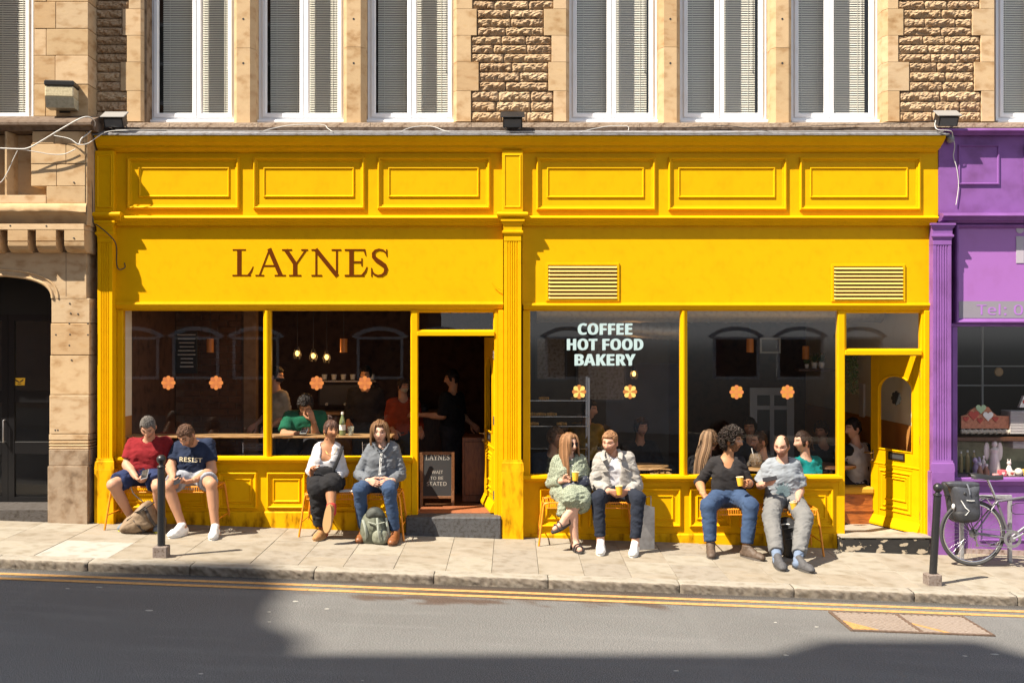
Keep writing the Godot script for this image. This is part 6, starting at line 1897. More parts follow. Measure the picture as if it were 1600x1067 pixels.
# ---------------------------------------------------------------- lamps and cables on the wall
func build_fixtures() -> void:
	var z := .14
	var o := thing("wall_lamp", "boxy wall lamp with dark cap and cream diffuser on the sandstone pier", "wall lamp", at(97, 150, z))
	var mb := MB.new()
	# angled lamp: dark hood above a tapered diffuser, turned a little to the right
	var T := Transform3D(Basis(Vector3.UP, .12), at(97, 152, .20))
	mb.xf = T
	mb.bbox(-.155, .155, .095, .155, -.10, .13, .012)
	part(o, "hood", mb.mesh(), mats.black_metal)
	mb = MB.new(); mb.xf = T
	mb.bbox(-.148, .148, -.02, .094, -.09, .12, .01)
	part(o, "diffuser", mb.mesh(), mat("diffuser", lin(.62, .54, .36), 0.35, {"t": "cloud", "s": 5.0}))
	mb = MB.new(); mb.xf = T
	mb.ext(PackedVector2Array([Vector2(-.021, -.088), Vector2(-.021, .118), Vector2(-.13, .07), Vector2(-.13, -.088)]), "x", -.147, .147)
	part(o, "lower_diffuser", mb.mesh(), mat("diffuser_low", lin(.52, .49, .36), 0.4, {"t": "cloud", "s": 4.0}))
	mb = MB.new(); mb.xf = T
	mb.bbox(-.06, .06, -.15, .0, -.16, -.09, .006)
	part(o, "bracket", mb.mesh(), mats.black_metal)
	var k := 0
	for q in [[181, 188, .02, "small black floodlight with white lid over the left end of the yellow cornice"], [801, 188, .04, "small black floodlight above the middle of the yellow cornice"], [1478, 186, .05, "small black floodlight with white lid where yellow meets purple"]]:
		var p := at(q[0], q[1], q[2] + .07)
		o = thing("floodlight", q[3], "floodlight", p, "floodlights above the shopfronts")
		T = Transform3D(Basis(Vector3.RIGHT, .5), p)
		mb = MB.new(); mb.xf = T
		mb.ext(PackedVector2Array([Vector2(-.055, -.05), Vector2(-.055, .09), Vector2(.045, .09), Vector2(.06, .04), Vector2(.04, -.05)]), "x", -.105, .105)
		for e in 6: mb.box(-.10 + e * .038, -.095 + e * .038, -.05, .05, -.075, -.05)
		part(o, "body", mb.mesh(), mats.black_metal)
		mb = MB.new(); mb.xf = T
		mb.bbox(-.13, .13, .062, .075, -.07, .11, .004)
		part(o, "lid", mb.mesh(), mat("grey_lid", lin(.22, .21, .20), 0.7) if k != 1 else mats.black_metal)
		mb = MB.new(); mb.xf = T
		mb.quad(Vector3(-.092, -.048, .0925), Vector3(.092, -.048, .0925), Vector3(.092, .038, .0925), Vector3(-.092, .038, .0925))
		part(o, "front_glass", mb.mesh(), mat("flood_glass", lin(.12, .12, .12), 0.1))
		for e in [-1, 1]:
			mb = MB.new(); mb.tube([p + Vector3(e * .1, -.02, 0), p + Vector3(e * .1, -.07, -.05), p + Vector3(e * .06, -.085, -.1)], .008, 5)
			part(o, "bracket", mb.mesh(), mats.steel)
		k += 1
	o = thing("alarm_dome", "small grey dome fitting on the purple frieze beside the yellow cornice", "dome", at(1486, 218, .06))
	mb = MB.new(); mb.ball(at(1485, 217, .08), Vector3(.045, .05, .05), 14)
	part(o, "dome", mb.mesh(), mat("dome_grey", lin(.22, .22, .23), 0.4))
	# cables: [label, radius, z, points]
	k = 0
	var lines := [
		["thick pale cable swagged across the sandstone bay from the far left", .011, [[-30, 230, .42], [28, 233, .40], [45, 231, .40], [62, 222, .42], [90, 205, .44], [118, 189, .45], [133, 183, .42], [143, 185, .36], [148, 192, .30], [146, 200, .28], [136, 210, .30], [127, 217, .33], [123, 226, .34], [118, 224, .33]]],
		["thin pale cable sagging along the bay blocks", .007, [[28, 233, .40], [60, 238, .36], [78, 241, .34], [100, 241, .33], [118, 233, .33]]],
		["pale cable dropping down the niche at the far left", .007, [[27, 236, .36], [20, 250, .34], [12, 268, .34], [2, 284, .34], [-10, 288, .34]]],
		["pale cable running from the bay corner up onto the lead flashing", .008, [[84, 212, .335], [108, 217, .335], [123, 226, .35], [138, 224, .32], [152, 214, .28], [168, 206, .22], [200, 204, .16], [260, 204.5, .16]]],
		["dark cable hanging down the joint between sandstone bay and yellow pilaster", .009, [[130, 222, .31], [137, 240, .22], [141, 268, .18], [144, 300, .16], [145, 345, .15], [152, 352, .17], [168, 365, .17], [181, 382, .13], [182, 412, .10], [186, 421, .08], [195, 418, .05], [194, 411, .03]]],
		["long grey cable lying along the ledge above the left windows", .009, [[180, 203, .16], [320, 204, .17], [480, 206, .17], [620, 206.5, .17], [790, 206, .17]]],
		["white cable looping up under the second window", .006, [[405, 206.5, .15], [430, 200, .06], [458, 195.5, .05], [503, 195, .05], [512, 201, .08], [521, 207, .16]]],
		["white cable looping up under the third window", .006, [[624, 207, .16], [640, 200, .07], [662, 197, .05], [680, 199, .06], [704, 206, .16], [770, 207, .17]]],
		["long grey cable lying along the ledge above the right windows", .009, [[790, 206, .17], [930, 207, .17], [1100, 208, .17], [1240, 206, .17], [1420, 205.5, .17], [1474, 206, .17]]],
		["white cable bent down at the fourth window sill", .006, [[905, 207, .16], [930, 201, .08], [955, 197, .05], [980, 197.5, .05], [982, 204, .06]]],
		["dark cable drooping below the fifth window sill", .006, [[1068, 200, .03], [1100, 198, .03], [1137, 197, .03], [1170, 201, .05], [1205, 206, .15]]],
		["dark cable draped from the right floodlight towards the sixth window", .005, [[1236, 199, .03], [1300, 196, .03], [1360, 194, .02], [1420, 192, .02], [1466, 188, .05]]],
		["pale cable hanging from the right floodlight down the purple board", .007, [[1463, 186, .10], [1461, 196, .12], [1466, 203, .19], [1486, 205, .19], [1489, 215, .12], [1492, 228, .08], [1490, 245, .06], [1495, 262, .06], [1498, 290, .05], [1494, 320, .05]]]]
	for q in lines:
		var pts := []
		var P := []
		for e in q[2]: P.append(at(e[0], e[1], e[2]))
		for i in P.size() - 1:
			var a: Vector3 = P[maxi(i - 1, 0)]; var b: Vector3 = P[i]; var c: Vector3 = P[i + 1]; var d: Vector3 = P[mini(i + 2, P.size() - 1)]
			for e in 5: pts.append(b.cubic_interpolate(c, a, d, e / 5.0))
		pts.append(P[P.size() - 1])
		o = thing("cable", q[0], "cable", P[0])
		mb = MB.new(); mb.tube(pts, q[1] * .68, 6)
		part(o, "sheath", mb.mesh(), mats.black_plastic if q[0].begins_with("dark") else (mat("cable_grey", lin(.22, .215, .21), 0.7) if q[0].begins_with("long") else mats.cable_white))
		k += 1

# ---------------------------------------------------------------- bags, bollards, bench, bicycle
# a soft shape: outline in photo pixels at depth z, swelling towards the viewer by depth
func pillow(sm: SM, outline: Array, z: float, depth: float, back := .02, power := 2.5, lump := 0.0) -> void:
	var n := FastNoiseLite.new(); n.frequency = 9.0; n.seed = outline.size(); n.fractal_octaves = 3
	var P := []
	var cnt := outline.size()
	for i in cnt:      # smooth closed outline
		var a := Vector2(outline[(i - 1 + cnt) % cnt][0], outline[(i - 1 + cnt) % cnt][1]); var b := Vector2(outline[i][0], outline[i][1])
		var c := Vector2(outline[(i + 1) % cnt][0], outline[(i + 1) % cnt][1]); var d := Vector2(outline[(i + 2) % cnt][0], outline[(i + 2) % cnt][1])
		for e in 4: P.append(b.cubic_interpolate(c, a, d, e / 4.0))
	var mid := Vector2.ZERO
	for p in P: mid += p
	mid /= P.size()
	var base := sm.v.size()
	var rings := [[.8, -1.0], [1.0, -.5], [1.0, 0.0], [.985, .3], [.95, .52], [.89, .68], [.80, .80], [.68, .89], [.52, .95], [.34, .98], [.16, 1.0]]
	for r in rings:
		for p in P:
			var q: Vector2 = mid + (p - mid) * r[0]
			var zz: float = z + (depth * r[1] if r[1] > 0 else back * r[1])
			var w := Vector3(sx(q.x, z), sy(q.y, z), zz)
			if lump > 0 and r[1] >= 0: w += Vector3(n.get_noise_3dv(w + Vector3(5, 0, 0)) * .4, n.get_noise_3dv(w + Vector3(0, 9, 0)) * .4, n.get_noise_3dv(w)) * lump
			sm.v.append(w)
	var m := P.size()
	for i in rings.size() - 1:
		for j in m:
			var l := (j + 1) % m
			var a := base + i * m + j; var b := base + i * m + l
			sm.f.append_array([a, b + m, b, a, a + m, b + m])
	var c0 := sm.v.size()
	sm.v.append(Vector3(sx(mid.x, z), sy(mid.y, z), z + depth)); sm.v.append(Vector3(sx(mid.x, z), sy(mid.y, z), z - back))
	for j in m:
		var l := (j + 1) % m
		var last := base + (rings.size() - 1) * m
		sm.f.append_array([last + j, c0, last + l]); sm.f.append_array([base + l, c0 + 1, base + j])
	# outlines run clockwise on screen; turn the faces over if this one does not
	var area := 0.0
	for j in m:
		var l := (j + 1) % m
		area += P[j].x * P[l].y - P[l].x * P[j].y
	if area < 0:
		for i in range(base * 0, sm.f.size(), 3):
			if sm.f[i] >= base:
				var t := sm.f[i + 1]; sm.f[i + 1] = sm.f[i + 2]; sm.f[i + 2] = t

func strap(mb: MB, pts: Array, w: float, z: float, th := .006) -> void:
	var P := []
	for q in pts: P.append(Vector3(sx(q[0], z), sy(q[1], z), q[2] if q.size() > 2 else z))
	mb.tube(P, w, 8, th / w)

func bench(x0: float, x1: float, z0: float, z1: float, h: float, label: String) -> void:
	var m: Material = mats.orange_metal
	var xm := (x0 + x1) * .5
	var y := gy(xm, z1) + h
	var o := thing("wire_bench", label, "bench", Vector3(xm, gy(xm, (z0 + z1) * .5), (z0 + z1) * .5), "orange wire benches along the yellow shopfront")
	var mb := MB.new()
	mb.tube([Vector3(x0, y, z0), Vector3(x1, y, z0), Vector3(x1, y, z0 + .001)], .009, 7)
	mb.tube([Vector3(x0, y, z1), Vector3(x1, y, z1)], .009, 7); mb.tube([Vector3(x0, y, z0), Vector3(x0, y, z1)], .009, 7); mb.tube([Vector3(x1, y, z0), Vector3(x1, y, z1)], .009, 7)
	mb.tube([Vector3(x0 + .02, y - .055, z1 + .01), Vector3(x1 - .02, y - .055, z1 + .01)], .007, 6); mb.tube([Vector3(x0 + .02, y - .055, z0), Vector3(x1 - .02, y - .055, z0)], .007, 6)
	part(o, "rim", mb.mesh(), m)
	mb = MB.new()
	var n := int((x1 - x0) / .024)
	for i in range(1, n):
		var x := lerpf(x0, x1, float(i) / n)
		mb.tube([Vector3(x, y - .055, z0), Vector3(x, y - .004, z0), Vector3(x, y - .010, (z0 + z1) * .5), Vector3(x, y + .002, z1 - .01), Vector3(x, y - .006, z1 + .008), Vector3(x, y - .055, z1 + .01)], .0042, 5)
	part(o, "seat_wires", mb.mesh(), m, "stuff")
	for s in [[x0, -1.0], [x1, 1.0]]:
		for t in [[z0, -1.0], [z1, 1.0]]:
			mb = MB.new()
			var foot := Vector3(s[0] + s[1] * .055, 0, t[0] + t[1] * .05)
			foot.y = gy(foot.x, foot.z)
			mb.tube([Vector3(s[0] - s[1] * .05, y - .004, t[0]), Vector3(s[0] - s[1] * .008, y - .012, t[0]), Vector3(s[0] + s[1] * .005, y - .05, t[0] + t[1] * .004), foot], .0115, 8)
			part(o, "leg", mb.mesh(), m)
		mb = MB.new()
		mb.tube([Vector3(s[0] + s[1] * .036, gy(s[0], .2) + h * .32, z0 - .03), Vector3(s[0] + s[1] * .036, gy(s[0], .2) + h * .32, z1 + .03)], .007, 6)
		part(o, "stretcher", mb.mesh(), m)

func bollard(p: Vector3, lean: float, label: String) -> void:
	var o := thing("bollard", label, "bollard", p, "black ball-topped bollards on the kerb side")
	var mb := MB.new()
	var T := Transform3D(Basis(Vector3.BACK, lean), p)
	mb.xf = T
	mb.lathe([Vector2(.036, .05), Vector2(.036, .80), Vector2(.0345, .845), Vector2(.040, .847), Vector2(.041, .858), Vector2(.036, .864), Vector2(.024, .872), Vector2(.020, .884)], 24)
	part(o, "post", mb.mesh(), mats.black_metal)
	mb = MB.new(); mb.xf = T
	mb.ball(Vector3(0, .925, 0), Vector3(.0455, .0455, .0455), 24)
	part(o, "ball", mb.mesh(), mats.black_metal)
	mb = MB.new(); mb.xf = Transform3D(Basis(Vector3.UP, .05), p)
	mb.bbox(-.068, .068, -.05, .105, -.065, .065, .008)
	part(o, "base_block", mb.mesh(), mat("base_block", lin(.21, .17, .15), 0.8, {"t": "soot", "s": 4.0, "b": 0.2}))

func build_street_things() -> void:
	bollard(Vector3(-3.335, gy(-3.335, 1.63), 1.63), 0.0, "upright black bollard in front of the seated men at the left")
	bollard(Vector3(4.01, gy(4.01, 1.60), 1.60), -.058, "leaning black bollard beside the bicycle")
	bench(sx(183, .25), sx(343, .25), .04, .42, .47, "orange wire bench under the two men looking at their phones")
	bench(sx(481, .25), sx(626, .25), .04, .42, .47, "orange wire bench under the woman in white and man in grey knit")
	bench(sx(849, .25), sx(984, .25), .05, .43, .47, "orange wire bench under the couple with sunglasses and pale jacket")
	bench(sx(1116, .25), sx(1270, .25), .05, .43, .47, "orange wire bench under the curly-haired man and balding man")
	var mb := MB.new()
	# plate with a napkin on the second bench
	var p := at(543, 770, .30); p.y = gy(p.x, .42) + .482
	var o := thing("paper_plate", "white paper on the orange bench between the woman and the man in grey knit", "paper", p)
	mb.xf = Transform3D(Basis(Vector3.UP, .2), p)
	mb.bbox(-.09, .07, .0, .008, -.08, .09, .003)
	part(o, "sheet", mb.mesh(), mats.paper)
	# brown holdall
	o = thing("holdall", "tan and brown holdall leaning by the feet of the man in the red shirt", "bag", Vector3(sx(216, .55), gy(-3.9, .6), .55))
	var s := SM.new()
	pillow(s, [[190, 828], [193, 818], [203, 806], [214, 797], [226, 784], [234, 783], [240, 792], [244, 806], [245, 818], [238, 824], [222, 831], [206, 833]], .47, .20, .05, 2.5, .016)
	part(o, "body", s.mesh(), mat("tan_canvas", lin(.30, .215, .14), 0.85, {"t": "cloud", "s": 3.0, "d": "grain", "ds": 5.0, "b": .1, "obj": true}))
	mb = MB.new()
	strap(mb, [[204, 806, .60], [212, 812, .66], [220, 821, .66], [224, 830, .60]], .017, .62)
	strap(mb, [[222, 789, .58], [230, 797, .65], [237, 810, .66], [240, 822, .58]], .017, .62)
	strap(mb, [[212, 800, .64], [222, 796, .70], [229, 790, .66]], .012, .62)
	strap(mb, [[192, 822, .56], [200, 812, .64], [222, 798, .67], [238, 786, .56]], .008, .62)
	part(o, "webbing", mb.mesh(), mat("dark_webbing", lin(.045, .035, .03), 0.8))
	s = SM.new()
	pillow(s, [[191, 829], [194, 821], [202, 813], [207, 818], [208, 829], [204, 833], [196, 832]], .58, .07, .05, 2.5, .006)
	part(o, "end_panel", s.mesh(), mat("brown_canvas", lin(.13, .085, .055), 0.85, {"b": .1, "obj": true}))
	mb = MB.new()
	strap(mb, [[203, 762, .50], [207, 770, .52], [214, 776, .54], [224, 783, .55]], .006, .53)
	part(o, "shoulder_strap", mb.mesh(), mats.dark_webbing)
	# green rucksack
	o = thing("rucksack", "grey-green rucksack standing between the brown boots of the man in grey knit", "backpack", Vector3(sx(588, .58), gy(-1.4, .6), .58))
	s = SM.new()
	pillow(s, [[565, 846], [564, 830], [566, 812], [571, 801], [580, 795], [590, 794], [599, 801], [605, 813], [609, 828], [609, 843], [603, 851], [586, 852], [572, 851]], .50, .20, .06, 2.5, .02)
	var grn := mat("green_nylon", lin(.15, .165, .12), 0.7, {"t": "cloud", "s": 4.0, "d": "grain", "ds": 4.0, "b": .12, "obj": true})
	part(o, "body", s.mesh(), grn)
	s = SM.new()
	pillow(s, [[583, 846], [582, 832], [588, 826], [600, 826], [607, 832], [607, 846], [597, 850]], .64, .09, .04, 2.5, .01)
	part(o, "front_pocket", s.mesh(), mat("pale_nylon", lin(.22, .235, .18), 0.7, {"t": "cloud", "s": 5.0, "b": .1, "obj": true}))
	s = SM.new()
	pillow(s, [[572, 806], [574, 797], [584, 792], [594, 795], [601, 805], [590, 808], [580, 809]], .60, .09, .06, 2.5, .012)
	part(o, "lid", s.mesh(), mat("dark_nylon", lin(.055, .06, .052), 0.7, {"b": .1, "obj": true}))
	mb = MB.new()
	strap(mb, [[567, 812, .66], [571, 820, .71], [574, 832, .72], [572, 846, .66]], .016, .66)
	strap(mb, [[590, 808, .70], [592, 822, .745], [594, 836, .76], [596, 848, .70]], .012, .66)
	strap(mb, [[602, 810, .62], [606, 824, .66], [607, 840, .64]], .014, .66)
	strap(mb, [[576, 814, .71], [588, 817, .735], [601, 815, .69]], .010, .66)
	part(o, "straps", mb.mesh(), mat("strap_grey", lin(.28, .30, .25), 0.8))
	# black rucksack
	o = thing("rucksack", "black rucksack leaning behind the legs of the balding man in grey jeans", "backpack", Vector3(sx(1232, .62), gy(3.0, .6), .62))
	s = SM.new()
	pillow(s, [[1217, 818], [1221, 810], [1231, 808], [1242, 813], [1247, 826], [1251, 846], [1252, 866], [1250, 878], [1238, 881], [1227, 876], [1223, 856], [1219, 838]], .48, .18, .08, 2.5, .016)
	part(o, "body", s.mesh(), mat("black_nylon", lin(.022, .023, .027), 0.65, {"t": "cloud", "s": 4.0, "b": .12, "obj": true}))
	mb = MB.new()
	strap(mb, [[1218, 820, .60], [1224, 817, .66], [1231, 817, .67]], .014, .6)
	part(o, "reflective_tab", mb.mesh(), mats.white_plastic)
	mb = MB.new()
	strap(mb, [[1222, 826, .62], [1234, 822, .68], [1244, 820, .63]], .012, .6); strap(mb, [[1226, 842, .64], [1238, 838, .69], [1249, 836, .64]], .010, .6); strap(mb, [[1240, 812, .64], [1245, 830, .68], [1249, 852, .66], [1251, 870, .62]], .012, .6)
	part(o, "straps", mb.mesh(), mat("webbing_black", lin(.05, .052, .06), 0.8))
	# pale grey upright carrier beside the white-shoed man
	o = thing("carrier_bag", "flat pale grey carrier bag standing by the white shoes", "bag", Vector3(sx(1013, .45), gy(1.45, .45), .45))
	mb = MB.new()
	mb.xf = Transform3D(Basis(Vector3.UP, .5), Vector3(sx(1010, .42), gy(1.4, .45) + .002, .42))
	mb.ext(PackedVector2Array([Vector2(-.12, 0), Vector2(.085, 0), Vector2(.085, .44), Vector2(-.12, .50)]), "z", -.03, .03)
	part(o, "body", mb.mesh(), mat("pale_board", lin(.40, .38, .36), 0.6, {"t": "cloud", "s": 2.0}))
	mb = MB.new(); mb.xf = Transform3D(Basis(Vector3.UP, .5), Vector3(sx(1010, .42), gy(1.4, .45) + .002, .42))
	mb.tube([Vector3(-.02, .45, 0), Vector3(-.02, .55, .01), Vector3(.05, .56, .01), Vector3(.06, .44, 0)], .006, 6)
	part(o, "handle", mb.mesh(), mats.steel)
	build_bicycle()

func build_bicycle() -> void:
	var z := .67
	var hub := at(1519.5, 829.5, z)
	var R := .342
	hub.y = gy(hub.x, z) + R + .003
	var b := thing("bicycle", "silver bicycle parked against the purple shop, its rear half in view", "bicycle", Vector3(hub.x, gy(hub.x, z), z))
	var fm := mat("bike_frame", lin(.17, .16, .185), 0.35, {"m": .4})
	var front := hub + Vector3(1.03, -1.03 * .037, 0)
	for c in [hub, front]:
		var w := MB.new()
		var ring := func(r: float) -> Array:
			var a := []
			for i in 49: a.append(c + Vector3(cos(i * TAU / 48), sin(i * TAU / 48), 0) * r)
			return a
		w.tube(ring.call(R - .016), .0165, 10)
		var tyre := part(b, "wheel", w.mesh(), mat("tyre", lin(.04, .04, .042), 0.7))
		w = MB.new(); w.tube(ring.call(R - .040), .011, 8, 1.2)
		part(tyre, "rim", w.mesh(), mats.chrome)
		w = MB.new()
		for i in 32:
			var a := i * TAU / 32; var off := (.35 if i % 2 else -.35)
			var side := .028 if (i / 2) % 2 else -.028
			w.tube([c + Vector3(cos(a + off) * .022, sin(a + off) * .022, side), c + Vector3(cos(a), sin(a), 0) * (R - .045)], .0013, 4)
		part(tyre, "spokes", w.mesh(), mats.chrome, "stuff")
		w = MB.new(); w.xf = Transform3D(Basis(Vector3.RIGHT, PI / 2), c)
		w.lathe([Vector2(0, -.06), Vector2(.012, -.06), Vector2(.025, -.034), Vector2(.014, -.026), Vector2(.014, .026), Vector2(.025, .034), Vector2(.012, .06), Vector2(0, .06)], 14)
		part(tyre, "hub", w.mesh(), mats.steel)
	var bb := at(1579, 842, z); bb.y = hub.y - .055
	var seat_top := at(1543, 748, z); var cluster := at(1558, 783, z)
	var head := at(1640, 771, z); var head_low := at(1646, 790, z)
	var m := MB.new()
	m.tube([bb, seat_top.lerp(cluster, .85)], .0155, 10)
	m.tube([cluster, head], .014, 10); m.tube([bb, head_low], .0175, 10); m.tube([head + Vector3(-.004, .03, 0), head_low], .018, 10)
	part(b, "frame", m.mesh(), fm)
	m = MB.new()
	for s in [-1, 1]:
		m.tube([cluster + Vector3(0, 0, s * .012), hub + Vector3(0, 0, s * .062)], .008, 8); m.tube([bb + Vector3(-.02, 0, s * .03), hub + Vector3(0, 0, s * .062)], .009, 8)
	part(b, "stays", m.mesh(), fm)
	m = MB.new()
	for s in [-1, 1]: m.tube([head_low + Vector3(.004, -.02, s * .03), head_low.lerp(front, .6) + Vector3(-.01, 0, s * .045), front + Vector3(0, 0, s * .055)], .010, 8)
	part(b, "fork", m.mesh(), fm)
	m = MB.new(); m.tube([cluster, seat_top], .0135, 10)
	part(b, "seat_post", m.mesh(), mats.chrome)
	var s := SM.new()
	# saddle: long nose to the right, flared tail to the left
	for i in 13:
		var t := i / 12.0
		var x := lerpf(sx(1515, z), sx(1567, z), t)
		var half := lerpf(.072, .018, smoothstep(.15, .65, t)); if i == 0: half = .045
		var y := sy(742.5, z) + .012 * sin(t * 5.0 + 1.0)
		for k in 9:
			var a := PI * k / 8.0
			s.v.append(Vector3(x, y + sin(a) * .030 - .018 - (.02 if k == 0 or k == 8 else 0.0), z - cos(a) * half))
	for i in 12:
		for k in 8:
			var a := i * 9 + k
			s.f.append_array([a, a + 10, a + 9, a, a + 1, a + 10])
	part(b, "saddle", s.mesh(), mats.black_plastic)
	m = MB.new(); m.tube([at(1522, 748, z), at(1535, 750, z), at(1552, 749, z), at(1562, 746, z)], .0045, 6)
	part(b, "saddle_rail", m.mesh(), mats.chrome)
	# crank, chainrings, pedals, chain, gears
	m = MB.new(); m.xf = Transform3D(Basis(Vector3.RIGHT, PI / 2), bb + Vector3(0, 0, .05))
	m.lathe([Vector2(.060, -.003), Vector2(.092, -.003), Vector2(.092, .003), Vector2(.060, .003), Vector2(.060, -.003)], 30)
	m.lathe([Vector2(0, -.01), Vector2(.03, -.01), Vector2(.03, .012), Vector2(0, .012)], 14)
	part(b, "chainring", m.mesh(), mats.steel)
	m = MB.new()
	m.tube([bb + Vector3(0, 0, .065), bb + Vector3(.13, .075, .07)], .010, 8); m.bbox(bb.x + .09, bb.x + .19, bb.y + .065, bb.y + .085, z + .075, z + .16, .004)
	m.tube([bb + Vector3(0, 0, -.065), bb + Vector3(-.13, -.075, -.07)], .010, 8); m.bbox(bb.x - .18, bb.x - .08, bb.y - .09, bb.y - .07, z - .16, z - .075, .004)
	part(b, "crank", m.mesh(), mats.chrome)
	m = MB.new(); m.xf = Transform3D(Basis(Vector3.RIGHT, PI / 2), hub + Vector3(0, 0, .045))
	for i in 6: m.lathe([Vector2(.02, -.012 + i * .005), Vector2(.050 - i * .005, -.012 + i * .005), Vector2(.050 - i * .005, -.009 + i * .005), Vector2(.02, -.009 + i * .005)], 22)
	part(b, "cassette", m.mesh(), mats.steel)
	m = MB.new()
	m.tube([hub + Vector3(0, .045, .05), bb + Vector3(0, .09, .05)], .0045, 5); m.tube([hub + Vector3(.03, -.12, .05), bb + Vector3(.0, -.09, .05)], .0045, 5)
	m.tube([hub + Vector3(.01, -.03, .06), hub + Vector3(.03, -.12, .055)], .008, 6); m.ball(hub + Vector3(.03, -.12, .05), Vector3(.018, .018, .006), 10); m.ball(hub + Vector3(.012, -.06, .05), Vector3(.018, .018, .006), 10)
	part(b, "chain", m.mesh(), mats.steel)
	m = MB.new()
	m.tube([head + Vector3(-.006, .03, 0), head + Vector3(-.012, .07, 0), head + Vector3(.07, .08, 0)], .013, 8)
	m.tube([head + Vector3(.07, .08, -.2), head + Vector3(.07, .08, .2)], .013, 8)
	for q in [-1, 1]: m.tube([head + Vector3(.07, .08, q * .2), head + Vector3(.14, .085, q * .21), head + Vector3(.18, .03, q * .21), head + Vector3(.12, -.05, q * .21)], .014, 8)
	part(b, "handlebar", m.mesh(), mats.black_plastic)
	# rear rack, brakes
	m = MB.new()
	for q in [-1, 1]: m.tube([at(1555, 778, z) + Vector3(0, 0, q * .05), at(1540, 776, z) + Vector3(0, 0, q * .055), at(1478, 775, z) + Vector3(0, 0, q * .055)], .005, 6); m.tube([at(1500, 775, z) + Vector3(0, 0, q * .055), hub + Vector3(0, 0, q * .07)], .005, 6); m.tube([at(1484, 775, z) + Vector3(0, 0, q * .055), hub + Vector3(0, 0, q * .07)], .005, 6)
	part(b, "rear_rack", m.mesh(), mats.black_metal)
	m = MB.new()
	m.tube([at(1532, 782, z + .03), at(1541, 777, z + .03), at(1547, 786, z + .02), at(1552, 792, z)], .006, 6)
	part(b, "brake", m.mesh(), mats.chrome)
	# bottle cage on the frame
	m = MB.new()
	m.tube([at(1581, 800, z), at(1580, 790, z + .02), at(1588, 786, z + .03), at(1606, 785, z + .03), at(1606, 803, z + .03), at(1586, 803, z + .03), at(1581, 800, z)], .0045, 6)
	part(b, "lock", m.mesh(), mats.black_metal)
	# panniers
	var k := 0
	for q in [[.735, .12, 0.0, "dark blue-grey roll-top pannier bag hanging on the near side of the bicycle"], [.565, .06, -9.0, "black pannier bag hanging on the wall side of the bicycle"]]:
		var zz: float = q[0]; var dx: float = q[2]
		var o := thing("pannier", q[3], "pannier", Vector3(sx(1505 + dx, zz), sy(815, zz), zz))
		s = SM.new()
		pillow(s, [[1481 + dx, 754], [1496 + dx, 753], [1512 + dx, 753], [1527 + dx, 755], [1527 + dx, 768], [1528 + dx, 784], [1530 + dx, 800], [1527 + dx, 811], [1516 + dx, 815], [1500 + dx, 815], [1491 + dx, 808], [1489 + dx, 792], [1486 + dx, 774]], zz, q[1], .03, 2.5, .012)
		part(o, "bag", s.mesh(), mat("slate_fabric", lin(.055, .060, .075), 0.55, {"t": "cloud", "s": 4.0, "b": .1, "obj": true}) if k == 0 else mats.black_nylon)
		if k == 0:
			s = SM.new()
			pillow(s, [[1480, 753], [1504, 752], [1528, 754], [1527, 760], [1504, 763], [1483, 760]], zz + .05, .05, .06, 2.5, .006)
			part(o, "roll_top", s.mesh(), mats.slate_fabric)
			s = SM.new()
			pillow(s, [[1491, 800], [1508, 796], [1528, 800], [1527, 812], [1512, 816], [1496, 815]], zz + .06, .07, .06, 2.5, .006)
			part(o, "base", s.mesh(), mats.black_nylon)
			m = MB.new()
			strap(m, [[1505, 754, zz + .10], [1507, 762, zz + .125], [1508, 770, zz + .13]], .012, zz, .004)
			part(o, "strap", m.mesh(), mat("pannier_strap", lin(.16, .17, .20), 0.6))
			m = MB.new(); m.ball(at(1508, 771, zz + .12), Vector3(.016, .016, .010), 12)
			part(o, "buckle", m.mesh(), mats.black_plastic)
			m = MB.new(); strap(m, [[1503, 779, zz + .122], [1509, 779.5, zz + .125], [1515, 779.5, zz + .122]], .010, zz, .003)
			part(o, "badge", m.mesh(), mats.white_plastic)
			m = MB.new()
			strap(m, [[1487, 762, zz + .05], [1494, 776, zz + .10], [1501, 790, zz + .125], [1507, 795, zz + .125], [1502, 801, zz + .13], [1494, 803, zz + .10]], .008, zz, .004)
			m.ball(at(1490, 791, zz + .07), Vector3(.018, .028, .012), 12)
			part(o, "reflector", m.mesh(), mats.white_plastic)
		k += 1
	# steel hoop the bicycle leans on
	var hz := .40
	var st := thing("bike_stand", "grey square steel cycle stand between bicycle and purple shop", "bike stand", Vector3(sx(1553, hz), gy(5.1, hz), hz))
	m = MB.new()
	var xa := sx(1500, hz); var xb := sx(1578, hz); var yt := sy(773, hz)
	m.bbox(xa, xb + .02, yt - .04, yt, hz - .02, hz + .02, .005)
	m.bbox(xb - .02, xb + .02, gy(xb, hz) - .1, yt - .0402, hz - .02, hz + .02, .005)
	m.bbox(xa, xa + .04, gy(xa, hz) - .1, yt - .0402, hz - .02, hz + .02, .005)
	part(st, "hoop", m.mesh(), mat("galv_stand", lin(.42, .42, .44), 0.45, {"m": .5, "t": "cloud", "s": 3.0}))

# ================================================================ people
var fold := FastNoiseLite.new()
var fuzz := FastNoiseLite.new()

func ground_at(px: float, py: float) -> Vector3:
	var d := Vector3((px - 800.0) / FOCAL, (533.5 - py) / FOCAL, -1.0)
	var t := 11.3
	for i in 8:
		var p := EYE + d * t
		t = (EYE.y - gy(p.x, minf(p.z, KERB_Z))) / -d.y
	return EYE + d * t

